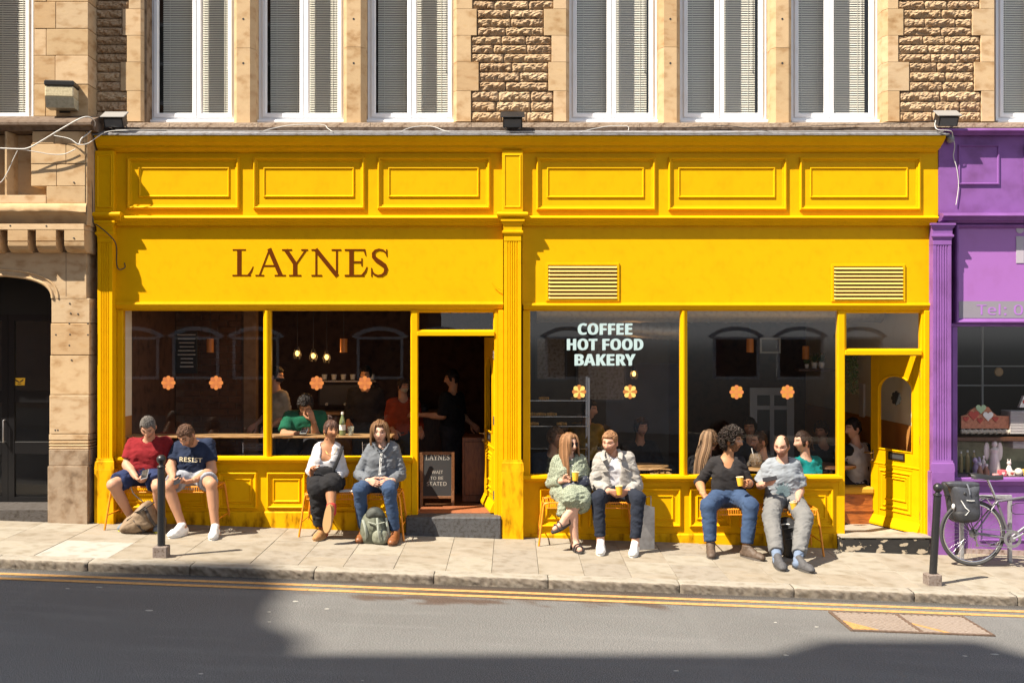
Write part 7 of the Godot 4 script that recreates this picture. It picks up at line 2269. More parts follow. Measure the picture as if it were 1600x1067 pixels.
# depth for a middle joint so that both limb lengths come out right
func bend(a: Vector3, b: Vector3, px: float, py: float, l0: float, l1: float, z0: float, z1: float) -> Vector3:
	var best := at(px, py, z0); var err := 1e9
	for i in 61:
		var p := at(px, py, lerpf(z0, z1, i / 60.0))
		var e := pow(p.distance_to(a) - l0, 2) + pow(p.distance_to(b) - l1, 2)
		if e < err:
			err = e; best = p
	return best

func gauss(x: float, s: float) -> float: return exp(-x * x / (s * s))

# the head's surface in its own axes (x right of the picture, y up, z towards the face)
func head_point(u: Vector3, fem: float) -> Vector3:
	var p := u / sqrt(pow(u.x / .0755, 2) + pow(u.y / .118, 2) + pow(u.z / .097, 2))
	var low := smoothstep(0.005, .105, -p.y)
	p.x *= 1.0 - (.30 + .05 * fem) * low
	if p.z < 0.0: p.z *= 1.0 - .42 * low
	else:
		p.z *= 1.0 - .07 * low
		p.z -= .010 * smoothstep(.045, .10, p.y)
	var f := smoothstep(.15, .55, u.z)
	var ax := absf(p.x); var y := p.y
	var nose := lerpf(.026, .007, smoothstep(-.030, .022, y)) * smoothstep(-.044, -.030, y) * smoothstep(.040, .020, y)
	p.z += f * nose * gauss(ax, lerpf(.016, .009, smoothstep(-.03, .01, y)))
	p.z -= f * .012 * gauss(ax - .031, .017) * gauss(y - .012, .012)
	p.z += f * (.005 - .003 * fem) * gauss(y - .033, .010) * smoothstep(.062, .045, ax)
	p.z += f * .006 * gauss(ax - .040, .02) * gauss(y + .018, .02)
	p.z += f * .007 * gauss(ax, .024) * gauss(y + .056, .011)
	p.z -= f * .006 * gauss(ax, .022) * gauss(y + .0555, .0028)
	p.z -= f * .004 * gauss(ax, .03) * gauss(y + .074, .008)
	p.z += f * .009 * gauss(ax, .024) * gauss(y + .098, .018)
	return p

func head_dir(i: int, j: int, nu: int, nv: int) -> Vector3:
	var s := 2.0 * i / nu - 1.0
	var th := PI * (.52 * s + .48 * s * s * s)
	var t := 2.0 * j / nv - 1.0
	var ph := PI * .5 * (.86 * t + .14 * t * t * t)
	return Vector3(sin(th) * cos(ph), sin(ph), cos(th) * cos(ph))

func add_head(sm: SM, T: Transform3D, d: Dictionary) -> void:
	var nu := 54; var nv := 46
	if d.has("far"):
		nu = 36; nv = 30
	var base := sm.v.size()
	var skin: Color = d.skin; var fem: float = d.get("fem", 0.0)
	var lip: Color = skin.lerp(Color(skin.r * .62, skin.g * .32, skin.b * .32), .85)
	var brow: Color = d.get("brow", Color(.05, .035, .025))
	var beard: Color = d.get("beard", Color(0, 0, 0, 0))
	for j in nv + 1:
		for i in nu + 1:
			var u := head_dir(i, j, nu, nv)
			var p := head_point(u, fem)
			var c := skin
			c = c.lerp(Color(c.r, c.g * .80, c.b * .76), .35 * (gauss(absf(p.x) - .042, .018) * gauss(p.y + .02, .02) + gauss(p.x, .016) * gauss(p.y + .03, .014)) * (1.0 if u.z > .3 else 0.0))
			if u.z > .25:
				var ax := absf(p.x)
				if absf(p.y + .0555) < .0085 and ax < .023 - absf(p.y + .0555) * 1.1: c = lip
				if absf(p.y + .0555) < .0018 and ax < .021: c = lip * .45; c.a = 1
				var by := .033 + .004 * sin(ax * 60.0)
				if absf(p.y - by) < .0056 and ax > .012 and ax < .051: c = c.lerp(brow, .95)
				if d.get("mouth_open", false) and absf(p.y + .058) < .008 and ax < .014: c = Color(.06, .015, .012)
			if beard.a > 0.0 and u.z > -.25:
				var edge := lerpf(-.040, .01, smoothstep(.035, .07, absf(p.x)))
				var k := smoothstep(edge + .008, edge - .012, p.y)
				if absf(p.x) < .030 and p.y > -.044 and p.y < -.026: k = maxf(k, .9 * smoothstep(-.026, -.034, p.y))
				if absf(p.y + .0555) < .0075 and absf(p.x) < .021: k = 0.0
				k *= beard.a * (.8 + .4 * fuzz.get_noise_3dv(p * 40.0))
				c = c.lerp(Color(beard.r, beard.g, beard.b), clampf(k, 0, 1))
				p += u * .006 * clampf(k, 0, 1)
			c.a = 1.0
			sm.v.append(T * p); sm.c.append(c)
	for j in nv:
		for i in nu:
			var a := base + j * (nu + 1) + i
			sm.f.append_array([a, a + 1, a + nu + 2, a, a + nu + 2, a + nu + 1])
	# ears and eyes
	var sc := T.basis.get_scale().x
	var B := T.basis.orthonormalized()
	for s in [-1, 1]:
		sm.ball(T * Vector3(s * .0765, -.004, -.008), Vector3(.009, .031, .018) * sc, Color(skin.r, skin.g * .86, skin.b * .82), B * Basis(Vector3.UP, s * .35), 12)
		sm.ball(T * Vector3(s * .0715, -.014, .0), Vector3(.010, .014, .012) * sc, Color(skin.r * .8, skin.g * .62, skin.b * .6), B, 8)
		if d.has("far"): continue
		sm.ball(T * Vector3(s * .0310, .0115, .0735), Vector3(.0125, .0068, .0112) * sc, Color(.22, .19, .175), B, 10)
		sm.ball(T * Vector3(s * .0310 + .001, .0110, .0785), Vector3(.0078, .0066, .0070) * sc, Color(.02, .013, .01), B, 8)
		# lids
		sm.ball(T * Vector3(s * .0310, .0180, .0745), Vector3(.0145, .0060, .0115) * sc, Color(skin.r * .55, skin.g * .42, skin.b * .40), B, 10)

func hair_shell(T: Transform3D, h: Dictionary) -> SM:
	var sm := SM.new()
	var nu := 92; var nv := 74
	var col: Color = h.col
	var n := FastNoiseLite.new(); n.seed = h.get("seed", 3); n.frequency = h.get("freq", 26.0); n.fractal_octaves = 3
	var front: float = h.get("front", .062); var side: float = h.get("side", -.012); var back: float = h.get("back", -.078)
	var thick: float = h.get("thick", .014); var sides: float = h.get("sides", thick * .6); var rough: float = h.get("rough", .5)
	for j in nv + 1:
		for i in nu + 1:
			var u := head_dir(i, j, nu, nv)
			var p := head_point(u, .5)
			var th := absf(rad_to_deg(atan2(u.x, u.z)))
			var line := front
			if th > 38: line = lerpf(front, side, smoothstep(38, 66, th))
			if th > 82 and th < 112: line = maxf(line, .012) if not h.get("over_ears", false) else line
			if th > 108: line = lerpf(.012 if not h.get("over_ears", false) else side, back, smoothstep(108, 128, th))
			line += n.get_noise_3dv(p * 1.5) * .008
			var s := smoothstep(-.006, .007, p.y - line)
			if h.get("bald", false):
				s *= smoothstep(.112, .092, p.y) if th < 130 else smoothstep(.118, .105, p.y)
				s *= smoothstep(40, 52, th)
			var st := Vector3(p.x * 2.2, p.y * .7, p.z * .7) if h.get("combed", true) else p
			var w := n.get_noise_3dv(st)
			var t := lerpf(sides, thick, smoothstep(.0, .07, p.y)) * (1.0 + rough * w)
			if h.has("lift") and u.z > .1: t += h.lift * gauss(p.y - .085, .03)
			p += u * lerpf(-.012, t, s)
			sm.v.append(T * p)
			var v := n.get_noise_3dv(st * 2.3 + Vector3(3, 1, 7))
			var c := col.lerp(col * 1.9, clampf(v * 1.2, 0, 1)).lerp(col * .45, clampf(-v * 1.2, 0, 1))
			if h.has("tip"): c = c.lerp(h.tip, clampf(n.get_noise_3dv(st * 3.0) + .15, 0, .8))
			c.a = 1.0
			sm.c.append(c)
	for j in nv:
		for i in nu:
			var a := j * (nu + 1) + i
			sm.f.append_array([a, a + 1, a + nu + 2, a, a + nu + 2, a + nu + 1])
	return sm

func lock(sm: SM, pts: Array, r0: float, r1: float, col: Color) -> void:
	var base := sm.v.size()
	var cnt := pts.size()
	for i in cnt:
		var t: Vector3 = (pts[mini(i + 1, cnt - 1)] - pts[maxi(i - 1, 0)]).normalized()
		var s := t.cross(Vector3(.1, .05, 1)).normalized(); var u := t.cross(s)
		var r := lerpf(r0, r1, pow(float(i) / (cnt - 1), 1.5))
		for k in 6:
			var a := TAU * k / 6
			sm.v.append(pts[i] + (s * cos(a) + u * sin(a) * .6) * r); sm.c.append(col)
	for i in cnt - 1:
		for k in 6:
			var l := (k + 1) % 6
			var a := base + i * 6 + k; var b := base + i * 6 + l
			sm.f.append_array([a, b, b + 6, a, b + 6, a + 6])

# hand: dir runs from wrist to knuckles, nrm out of the palm, side +1 when the thumb lies towards dir x nrm
func add_hand(sm: SM, w: Vector3, dir: Vector3, nrm: Vector3, side: float, curl: float, skin: Color, sc := 1.0) -> void:
	dir = dir.normalized()
	var x := dir.cross(nrm).normalized()
	nrm = x.cross(dir).normalized()
	var cell := .0046
	var g := SDF.new(Vector3(-.085, -.05, -.075) * sc, Vector3(.085, .20, .10) * sc, cell)
	g.cap(Vector3(0, -.04, 0) * sc, Vector3(0, .02, 0) * sc, .027 * sc, .025 * sc, .01, 0, Vector3(1, 1, .78))
	for q in [[-.026, .076], [-.009, .083], [.009, .082], [.026, .076]]:
		g.cap(Vector3(q[0] * .5, .012, 0) * sc, Vector3(q[0], q[1], 0) * sc, .017 * sc, .0125 * sc, .008)
	var lens := [.070, .080, .074, .058]
	for f in 4:
		var fx: float = [.028, .0095, -.0095, -.028][f] * side
		var p := Vector3(fx, .080 + [.0, .005, .003, -.006][f], 0) * sc
		var a := curl * .5
		for s in 3:
			var l: float = lens[f] * [.46, .30, .24][s] * sc
			a += curl * [.35, .75, .55][s]
			var q := p + Vector3(fx * .15 / sc * .02, cos(a), sin(a)) * l
			g.cap(p, q, (.0100 - .0008 * s) * sc, (.0092 - .0009 * s) * sc, .003)
			p = q
	var t0 := Vector3(side * .022, .018, .006) * sc
	var t1 := t0 + Vector3(side * .030, .032, .014) * sc
	var t2 := t1 + Vector3(side * .010, .030, .012 + .008 * curl) * sc
	var t3 := t2 + Vector3(side * -.002, .022, .008 + .006 * curl) * sc
	g.cap(t0, t1, .0155 * sc, .0125 * sc, .008); g.cap(t1, t2, .0120 * sc, .0108 * sc, .004); g.cap(t2, t3, .0106 * sc, .0088 * sc, .003)
	var out := SM.new()
	g.extract(out, skin)
	var base := sm.v.size()
	var T := Transform3D(Basis(x, dir, nrm), w)
	for p in out.v: sm.v.append(T * p)
	for c in out.c: sm.c.append(c)
	# x, dir, nrm is right-handed
	for i in out.f: sm.f.append(base + i)

func crumple(sm: SM, amp: float, freq: float, stretch := Vector3.ONE) -> void:
	var n := sm.normals()
	for i in sm.v.size():
		var p := sm.v[i]
		var q := Vector3(p.x + p.y * .35, p.y - absf(fposmod(p.x, 1.0) - .5) * .3, p.z) * stretch * freq
		var w := fold.get_noise_3dv(q); var w2 := fold.get_noise_3dv(q * 2.3 + Vector3(7, 3, 1))
		var env := .35 + .65 * smoothstep(-.25, .3, fuzz.get_noise_3dv(p * 5.0))
		sm.v[i] += n[i] * amp * 1.35 * env * ((1.0 - 3.2 * absf(w)) * .9 + (1.0 - 3.0 * absf(w2)) * .4 - .12)

func torso_caps(g: SDF, d: Dictionary, grow: float) -> void:
	var sl: Vector3 = d.sl; var sr: Vector3 = d.sr; var hl: Vector3 = d.hl; var hr: Vector3 = d.hr
	var fat: float = d.get("fat", 1.0)
	var ms := (sl + sr) * .5; var mh := (hl + hr) * .5
	var across := (sr - sl).normalized()
	g.cap(sl.lerp(sr, .13), sr.lerp(sl, .13), .058 + grow, .058 + grow, .05)
	var c1 := ms.lerp(mh, .30); var c2 := ms.lerp(mh, .66)
	var fwd := across.cross((ms - mh).normalized()).normalized()
	if fwd.z < 0: fwd = -fwd
	var W := sl.distance_to(sr)
	g.cap(c1 - across * W * .24 + fwd * .015, c1 + across * W * .24 + fwd * .015, .104 * fat + grow, .104 * fat + grow, .06)
	if d.get("fem", 0.0) > .5:
		for s in [-1, 1]: g.cap(c1 + across * s * .065 + fwd * .075, c1 + across * s * .065 + fwd * .08, .058 + grow, .055 + grow, .04)
	g.cap(c2 - across * .075 * fat + fwd * .015, c2 + across * .075 * fat + fwd * .015, .100 * fat + grow, .100 * fat + grow, .06)
	g.cap(hl.lerp(hr, .12), hr.lerp(hl, .12), .108 * fat + grow, .108 * fat + grow, .06)
	g.cap(ms + Vector3(0, -.02, -.01), mh, .095 + grow, .105 * fat + grow, .05)

func box_of(ps: Array, m: float) -> Array:
	var lo: Vector3 = ps[0]; var hi: Vector3 = ps[0]
	for p in ps:
		lo = lo.min(p); hi = hi.max(p)
	return [lo - Vector3(m, m, m), hi + Vector3(m, m, m)]

func limb(a: Vector3, b: Vector3, c: Vector3, t: float) -> Vector3:
	return a.lerp(b, t) if t <= 1.0 else b.lerp(c, t - 1.0)

# shoe in its own axes: ankle above the origin, toe towards +z
func shoe(o: Node3D, T: Transform3D, up_m: Material, sole_m: Material, st: Dictionary) -> void:
	var s: float = st.get("size", 1.0)
	var g := SDF.new(Vector3(-.075, -.02, -.11) * s, Vector3(.075, .20, .24) * s, .0075)
	var hgt: float = st.get("collar", .08)
	if st.get("sandal", false):
		var strapm := MB.new(); strapm.xf = T
		for q in [[.125, .05, .052], [.08, .052, .062], [-.03, .04, .075]]:
			var pts := []
			for i in 9:
				var a := PI * i / 8.0
				pts.append(Vector3(cos(a) * q[1], .012 + sin(a) * q[2], q[0] - .01 * sin(a)))
			strapm.tube(pts, .011, 6, .5)
		part(o, "sandal_strap", strapm.mesh(), up_m)
		var sl := MB.new(); sl.xf = T
		var out := PackedVector2Array()
		for i in 28:
			var a := TAU * i / 28
			var z := .055 + cos(a) * .135
			out.append(Vector2(z, sin(a) * (.040 + .010 * smoothstep(.0, .14, z))))
		sl.ext(out, "y", -.004, .018)
		part(o, "sole", sl.mesh(), sole_m)
		return
	g.cap(Vector3(0, .036, -.055) * s, Vector3(0, .034, .03) * s, .036 * s, .040 * s, .02)
	g.cap(Vector3(0, .034, .03) * s, Vector3(.004, .030, .135) * s, .043 * s, .044 * s, .02)
	g.cap(Vector3(.004, .030, .135) * s, Vector3(.0, .024, .175) * s, .043 * s, .036 * s, .02)
	g.cap(Vector3(0, .06, .07) * s, Vector3(0, .095, -.005) * s, .032 * s, .038 * s, .025)
	g.cap(Vector3(0, .05, -.025) * s, Vector3(0, hgt + .012, -.02) * s, .040 * s, (.039 if hgt < .1 else .046) * s, .02, 1)
	g.cut(Vector3(0, .016, 0) * s, Vector3(0, -1, 0))
	var u := SM.new(); g.extract(u, Color.WHITE)
	crumple(u, .002, 9.0)
	for i in u.v.size(): u.v[i] = T * u.v[i]
	u.c = PackedColorArray()
	var body := part(o, "shoe", u.mesh(), up_m)
	var sl := MB.new(); sl.xf = T
	var out := PackedVector2Array()
	for i in 32:
		var a := TAU * i / 32
		var z := .052 + cos(a) * .150
		out.append(Vector2(z, sin(a) * (.040 + .011 * smoothstep(.0, .15, z)) * (1.0 if absf(cos(a)) < .97 else .9)) * s)
	sl.ext(out, "y", -.002 * s, .020 * s)
	part(body, "sole", sl.mesh(), sole_m)
	if st.get("laces", true):
		var lc := MB.new(); lc.xf = T
		for i in 5:
			var z := .105 - i * .018; var y := .066 + i * .010
			lc.tube([Vector3(-.022, y - .008, z) * s, Vector3(0, y + .004, z + .004) * s, Vector3(.022, y - .008, z - .004) * s], .0035, 5)
		part(body, "laces", lc.mesh(), st.get("lace_m", mats.white_plastic))

func standing_foot(toe: Vector3, yaw: float) -> Array:
	var f := Vector3(sin(deg_to_rad(yaw)), 0, cos(deg_to_rad(yaw)))
	var o := toe - f * .195
	o.y = gy(o.x, o.z)
	f.y = SLOPE * f.x + FALL * f.z
	f = f.normalized()
	var x := Vector3.UP.cross(f).normalized()
	var T := Transform3D(Basis(x, f.cross(x), f), o + Vector3(0, .003, 0))
	return [T, o + Vector3(0, .085, 0) - f * .02]

func cloth_mat(key: String, c: Color, tx := "cloud", extra := {}) -> Material:
	var o := {"t": tx, "s": 1.6, "b": 0.03, "bt": "fine", "obj": true, "rim": .2, "spec": .15}
	for k in extra: o[k] = extra[k]
	return mat(key, c, .85, o)

func person(d: Dictionary) -> Dictionary:
	var skin: Color = d.skin
	# --- joints
	var hips: Vector3
	if d.has("hip_world"): hips = d.hip_world
	else:
		hips = at(d.hip[0], 700, d.hip[1])
		hips.y = gy(hips.x, hips.z) + d.get("seat", .47) + .095
	var tw: float = deg_to_rad(d.get("turn", 0.0))
	var hx: Vector3 = Vector3(cos(tw), 0, -sin(tw)) * d.get("hipw", .088)
	d.hl = hips - hx; d.hr = hips + hx
	for k in ["sl", "sr", "hd"]: d[k] = at(d[k][0], d[k][1], d[k][2])
	if not d.has("far"):
		var ins: Vector3 = (d.sr - d.sl).normalized() * .036
		d.sl += ins; d.sr -= ins
	for k in ["wl", "wr"]: d[k] = at(d[k][0], d[k][1], d[k][2])
	d.el = bend(d.sl, d.wl, d.el[0], d.el[1], .285, .25, d.sl.z - .25, d.sl.z + .30)
	d.er = bend(d.sr, d.wr, d.er[0], d.er[1], .285, .25, d.sr.z - .25, d.sr.z + .30)
	var feet := {}
	for s in ["l", "r"]:
		var F: Array = d["f" + s]
		if F.size() == 3:
			var toe := ground_at(F[0], F[1]) if not d.has("floor") else Vector3(F[0], d.floor, F[1])
			var r := standing_foot(toe, F[2])
			if d.has("floor"):
				r[0].origin.y = d.floor; r[1].y = d.floor + .085
			feet[s] = r[0]; d["a" + s] = r[1]
		else:      # free foot: ankle px, py, z, toe direction, up direction
			var f: Vector3 = F[3].normalized(); var u: Vector3 = F[4]
			var x := u.cross(f).normalized(); u = f.cross(x)
			var an := at(F[0], F[1], F[2])
			feet[s] = Transform3D(Basis(x, u, f), an - u * .085 + f * .02); d["a" + s] = an
	for s in ["l", "r"]:
		var K: Array = d["k" + s]
		d["k" + s] = bend(d["h" + s], d["a" + s], K[0], K[1], .42, .42, hips.z, hips.z + .75) if K.size() == 2 else (at(K[0], K[1], K[2]) if not d.has("floor") else Vector3(K[0], K[1], K[2]))
	var o := thing("person", d.label, "person", Vector3(hips.x, (feet["l"].origin.y + feet["r"].origin.y) * .5, hips.z))
	d.node = o
	var cell: float = .0135 if not d.has("far") else .020
	# --- head frame
	var B := Basis(Vector3.UP, deg_to_rad(d.get("yaw", 0.0))) * Basis(Vector3.RIGHT, deg_to_rad(d.get("pitch", 0.0))) * Basis(Vector3.BACK, deg_to_rad(d.get("roll", 0.0)))
	var hs: float = d.get("head", 1.0)
	var HT := Transform3D(B.scaled(Vector3(hs, hs, hs)), d.hd)
	d.HT = HT
	var ms: Vector3 = (d.sl + d.sr) * .5
	# --- body
	var bx := box_of([d.sl, d.sr, d.el, d.er, d.wl, d.wr, d.hl, d.hr, d.kl, d.kr, d.al, d.ar, d.hd], .16)
	var g := SDF.new(bx[0], bx[1], cell)
	torso_caps(g, d, -.010)
	var nb := HT * Vector3(0, -.065, -.022)
	g.cap(ms + Vector3(0, -.005, -.005), nb, .062, .052, .03)
	var am: float = d.get("arm", 1.0)
	for s in ["l", "r"]:
		g.cap(d["s" + s], d["e" + s], .052 * am, .043 * am, .025); g.cap(d["e" + s], d["w" + s], .044 * am, .0285 * am, .015)
		g.cap(d["e" + s].lerp(d["w" + s], .12), d["e" + s].lerp(d["w" + s], .45), .046 * am, .040 * am, .02)
		g.cap(d["h" + s], d["k" + s], .085, .060, .03); g.cap(d["k" + s], d["a" + s], .058, .040, .02)
		g.cap(d["k" + s].lerp(d["a" + s], .2) + Vector3(0, 0, -.018), d["k" + s].lerp(d["a" + s], .5) + Vector3(0, 0, -.012), .056, .046, .025)
		var T: Transform3D = feet[s]
		g.cap(d["a" + s], T * Vector3(0, .045, .05), .038, .034, .02); g.cap(T * Vector3(0, .035, -.03), T * Vector3(0, .03, .14), .034, .028, .02)
	var body := SM.new()
	g.extract(body, skin)
	add_head(body, HT, d)
	for s in ["l", "r"]:
		var H: Array = d.get("h_" + s, [])
		if H.size():
			add_hand(body, d["w" + s], H[0], H[1], H[2], H[3], Color(skin.r, skin.g * .92, skin.b * .9), d.get("hand", 1.0))
	part(o, "body", body.mesh(), mat("skin", Color.WHITE, .55, {"vc": true, "spec": .35, "sss": .06, "b": .03, "bt": "fine", "s": 3.0, "obj": true}))
	# --- hair
	if d.has("hair"):
		var h: Dictionary = d.hair
		var sm := hair_shell(HT, h)
		var r2 := RandomNumberGenerator.new(); r2.seed = 11 + int(h.get("seed", 3))
		if h.has("curls"):
			for i in h.curls:
				var u := Vector3(r2.randf_range(-1, 1), r2.randf_range(-.45, 1), r2.randf_range(-1, .75)).normalized()
				if u.z > .30 and u.y < .50: continue
				if u.y < -.15 and u.z > -.35: continue
				if absf(u.x) > .75 and u.y < .12 and u.z > -.3: continue
				var p: Vector3 = head_point(u, 0.0) + u * (h.thick * r2.randf_range(.55, 1.25))
				var c: Color = h.col * r2.randf_range(.6, 2.6); c.a = 1
				var rr := r2.randf_range(.009, .016)
				var Bq := Basis(Vector3(r2.randf_range(-1, 1), r2.randf_range(-1, 1), r2.randf_range(-1, 1)).normalized(), r2.randf() * 3.0)
				var pts := []
				for e in 8: pts.append(HT * (p + Bq * Vector3(cos(e * .95) * rr, (e - 3.5) * .0022, sin(e * .95) * rr)))
				lock(sm, pts, .0055, .003, c)
		for L in h.get("locks", []):
			# [count, azimuth from, to, top y, bottom y, radius, how far the ends come forward, flare]
			for i in L[0]:
				var az := deg_to_rad(lerpf(L[1], L[2], (i + r2.randf()) / L[0]))
				var y0: float = L[3] + r2.randf_range(-.012, .012); var y1: float = L[4] + r2.randf_range(-.03, .02)
				var P := []
				var wob := r2.randf_range(-.05, .05); var th: float = h.thick + r2.randf_range(-.006, .006)
				for e in 12:
					var y := lerpf(y0, y1, e / 11.0)
					var k: float = sqrt(maxf(0.0, 1.0 - pow(y / .128, 2))) if y > 0.0 else 1.0 + L[7] * smoothstep(0.0, .12, -y) - .12 * smoothstep(.12, .30, -y)
					var fw: float = L[6] * smoothstep(.03, .30, -y)
					var aa := az + wob * e / 11.0
					P.append(HT * Vector3(sin(aa) * (.0755 * k + th), y, cos(aa) * (.097 * k + th) + fw))
				var c: Color = h.col.lerp(h.get("tip", h.col * 1.8), r2.randf() * .8) * r2.randf_range(.7, 1.3); c.a = 1
				lock(sm, P, L[5] * r2.randf_range(.7, 1.2), L[5] * .3, c)
		if h.has("bun"):
			for i in 16:
				var q: Vector3 = h.bun + Vector3(r2.randf_range(-.016, .016), r2.randf_range(-.012, .03), r2.randf_range(-.02, .02))
				var cc: Color = h.col * r2.randf_range(.6, 1.8); cc.a = 1
				sm.ball(HT * q, Vector3(.016, .013, .016), cc, Basis(Vector3.UP, r2.randf() * 3.0) * Basis(Vector3.RIGHT, r2.randf()), 8)
		part(o, "hair", sm.mesh(), mat("hair", Color.WHITE, .5, {"vc": true, "spec": .3, "t": "grain", "s": Vector3(9, 2.5, 9), "b": .1, "bt": "fine", "obj": true}))
	# --- trousers, shorts or skirt
	if d.has("bottom"):
		var b: Dictionary = d.bottom
		bx = box_of([d.hl, d.hr, d.kl, d.kr, d.al, d.ar], .17)
		g = SDF.new(bx[0], bx[1], .0115 if not d.has("far") else .02)
		var lo: float = b.get("loose", .012); var w: float = b.get("wide", 0.0)
		g.cap(d.hl.lerp(d.hr, .1), d.hr.lerp(d.hl, .1), .112 * d.get("fat", 1.0) + lo, .112 * d.get("fat", 1.0) + lo, .05)
		g.cap(hips, hips + (ms - hips).normalized() * b.get("waist", .10), .11 * d.get("fat", 1.0) + lo, .115 * d.get("fat", 1.0) + lo, .05, 1)
		for s in ["l", "r"]:
			var ln: float = b["len_" + s] if b.has("len_" + s) else b.len
			if ln <= 1.0:
				g.cap(d["h" + s], d["h" + s].lerp(d["k" + s], ln), .090 + lo + w * .3, .074 + lo + w, .04, 1)
			else:
				g.cap(d["h" + s], d["k" + s], .090 + lo, .064 + lo + w * .6, .04)
				g.cap(d["k" + s], d["k" + s].lerp(d["a" + s], ln - 1.0), .064 + lo + w * .6, .046 + lo + w, .03, 1)
		if b.has("skirt"):
			for q in b.skirt: g.cap(at(q[0], q[1], q[2]), at(q[3], q[4], q[5]), q[6], q[7], .04, q[8])
		var sm := SM.new(); g.extract(sm, Color.WHITE); sm.c = PackedColorArray()
		crumple(sm, b.get("amp", .006), b.get("freq", 7.0), b.get("stretch", Vector3(.45, 1.5, 1.3)))
		part(o, b.get("called", "trousers"), sm.mesh(), b.mat)
	# --- top
	if d.has("top"):
		var t: Dictionary = d.top
		bx = box_of([d.sl, d.sr, d.el, d.er, d.wl, d.wr, d.hl, d.hr], .16)
		g = SDF.new(bx[0], bx[1], .0105 if not d.has("far") else .019)
		var lo: float = t.get("loose", .010)
		torso_caps(g, d, lo)
		for s in ["l", "r"]:
			var ln: float = t["len_" + s] if t.has("len_" + s) else t.len
			var w: float = t.get("wide", .006)
			if ln <= 1.0: g.cap(d["s" + s], d["s" + s].lerp(d["e" + s], ln), .056 * am + lo, .050 * am + lo + w, .014, 1)
			else:
				g.cap(d["s" + s], d["e" + s], .056 * am + lo, .045 * am + lo, .014)
				g.cap(d["e" + s], d["e" + s].lerp(d["w" + s], ln - 1.0), .045 * am + lo, .033 * am + lo + w * .5, .012, 1)
		var nk := ms + Vector3(0, .045, .035)
		if t.has("scoop"):
			for q in t.scoop: g.cap(ms + q[0], ms + q[1], q[2], q[2], -1.0)
		g.cap(nk, nk + Vector3(0, .08, 0), t.get("neck", .064), .085, -1.0)
		# hem: nothing of the shirt below the lap
		var dn := (hips - ms).normalized()
		g.cut(hips + dn * t.get("hem", .03), dn)
		d.shirt = g
		var sm := SM.new(); g.extract(sm, Color.WHITE); sm.c = PackedColorArray()
		crumple(sm, t.get("amp", .007), t.get("freq", 6.0), t.get("stretch", Vector3(.5, 1.5, .9)))
		part(o, t.get("called", "shirt"), sm.mesh(), t.mat)
	# --- shoes and socks
	if d.has("shoes"):
		var S: Dictionary = d.shoes
		for s in ["l", "r"]: shoe(o, feet[s], S.mat, S.sole, S)
		if S.has("sock"):
			for s in ["l", "r"]:
				if S.has("sock_only") and S.sock_only != s: continue
				bx = box_of([d["a" + s], d["a" + s].lerp(d["k" + s], .35)], .09)
				g = SDF.new(bx[0], bx[1], .010)
				g.cap(d["a" + s] + (d["a" + s] - d["k" + s]) * .08, d["a" + s].lerp(d["k" + s], S.get("sock_len", .25)), .046, .052, .0, 1)
				var sm := SM.new(); g.extract(sm, Color.WHITE); sm.c = PackedColorArray()
				crumple(sm, .004, 12.0, Vector3(.3, 2.0, .3))
				part(o, "sock", sm.mesh(), S.sock)
	d.ms = ms; d.hips = hips
	return d

# lay a flat shape on the front of a shirt: moves each point along z to the cloth
func drape(g: SDF, m: MB, lift := .010) -> void:
	for i in m.v.size():
		var p := m.v[i]
		var q := Vector3(p.x, p.y, p.z + .40)
		for s in 90:
			var e := g.sample(q)
			if e < .0005: break
			q.z -= clampf(e * .6, .002, .02)
		m.v[i] = Vector3(p.x, p.y, q.z + lift + (p.z - floorf(p.z)) * 0.0)

func fine_text(txt: String, px: float, py: float, z: float, wid: float, hgt: float, rot: float) -> MB:
	var t := text_mesh(txt, "Droid Sans", .2, .001, true)
	var b := t.get_aabb()
	var m := MB.new()
	var q := Vector2(wid / b.size.x, hgt / b.size.y)
	m.add(t, Transform3D(Basis(Vector3.BACK, rot), at(px, py, z)) * Transform3D(Basis.from_scale(Vector3(q.x, q.y, 1)), Vector3(-(b.position.x + b.size.x * .5) * q.x, -(b.position.y + b.size.y * .5) * q.y, 0)))
	# keep only front-facing triangles and split them so that they can follow the cloth
	var o := MB.new()
	for i in range(0, m.v.size(), 3):
		if m.n[i].z < .5: continue
		split(o, m.v[i], m.v[i + 2], m.v[i + 1], 0)
	return o

func split(o: MB, a: Vector3, b: Vector3, c: Vector3, depth: int) -> void:
	var la := a.distance_to(b); var lb := b.distance_to(c); var lc := c.distance_to(a)
	var m := maxf(la, maxf(lb, lc))
	if m < .014 or depth > 7:
		o.tri(a, b, c); return
	if m == la: split(o, a, (a + b) * .5, c, depth + 1); split(o, (a + b) * .5, b, c, depth + 1)
	elif m == lb: split(o, a, b, (b + c) * .5, depth + 1); split(o, a, (b + c) * .5, c, depth + 1)
	else: split(o, a, b, (c + a) * .5, depth + 1); split(o, (c + a) * .5, b, c, depth + 1)

func phone(p: Vector3, B: Basis, label: String, col: Color) -> void:
	var o := thing("phone", label, "phone", p)
	var m := MB.new(); m.xf = Transform3D(B, p)
	m.bbox(-.036, .036, -.074, .074, -.0045, .0045, .003)
	part(o, "case", m.mesh(), mat("phone_%d" % int(col.r * 1000), col, .35))
	m = MB.new(); m.xf = Transform3D(B, p)
	m.quad(Vector3(-.033, -.070, .0050), Vector3(.033, -.070, .0050), Vector3(.033, .070, .0050), Vector3(-.033, .070, .0050))
	part(o, "screen", m.mesh(), mat("phone_screen", lin(.02, .022, .026), .08))

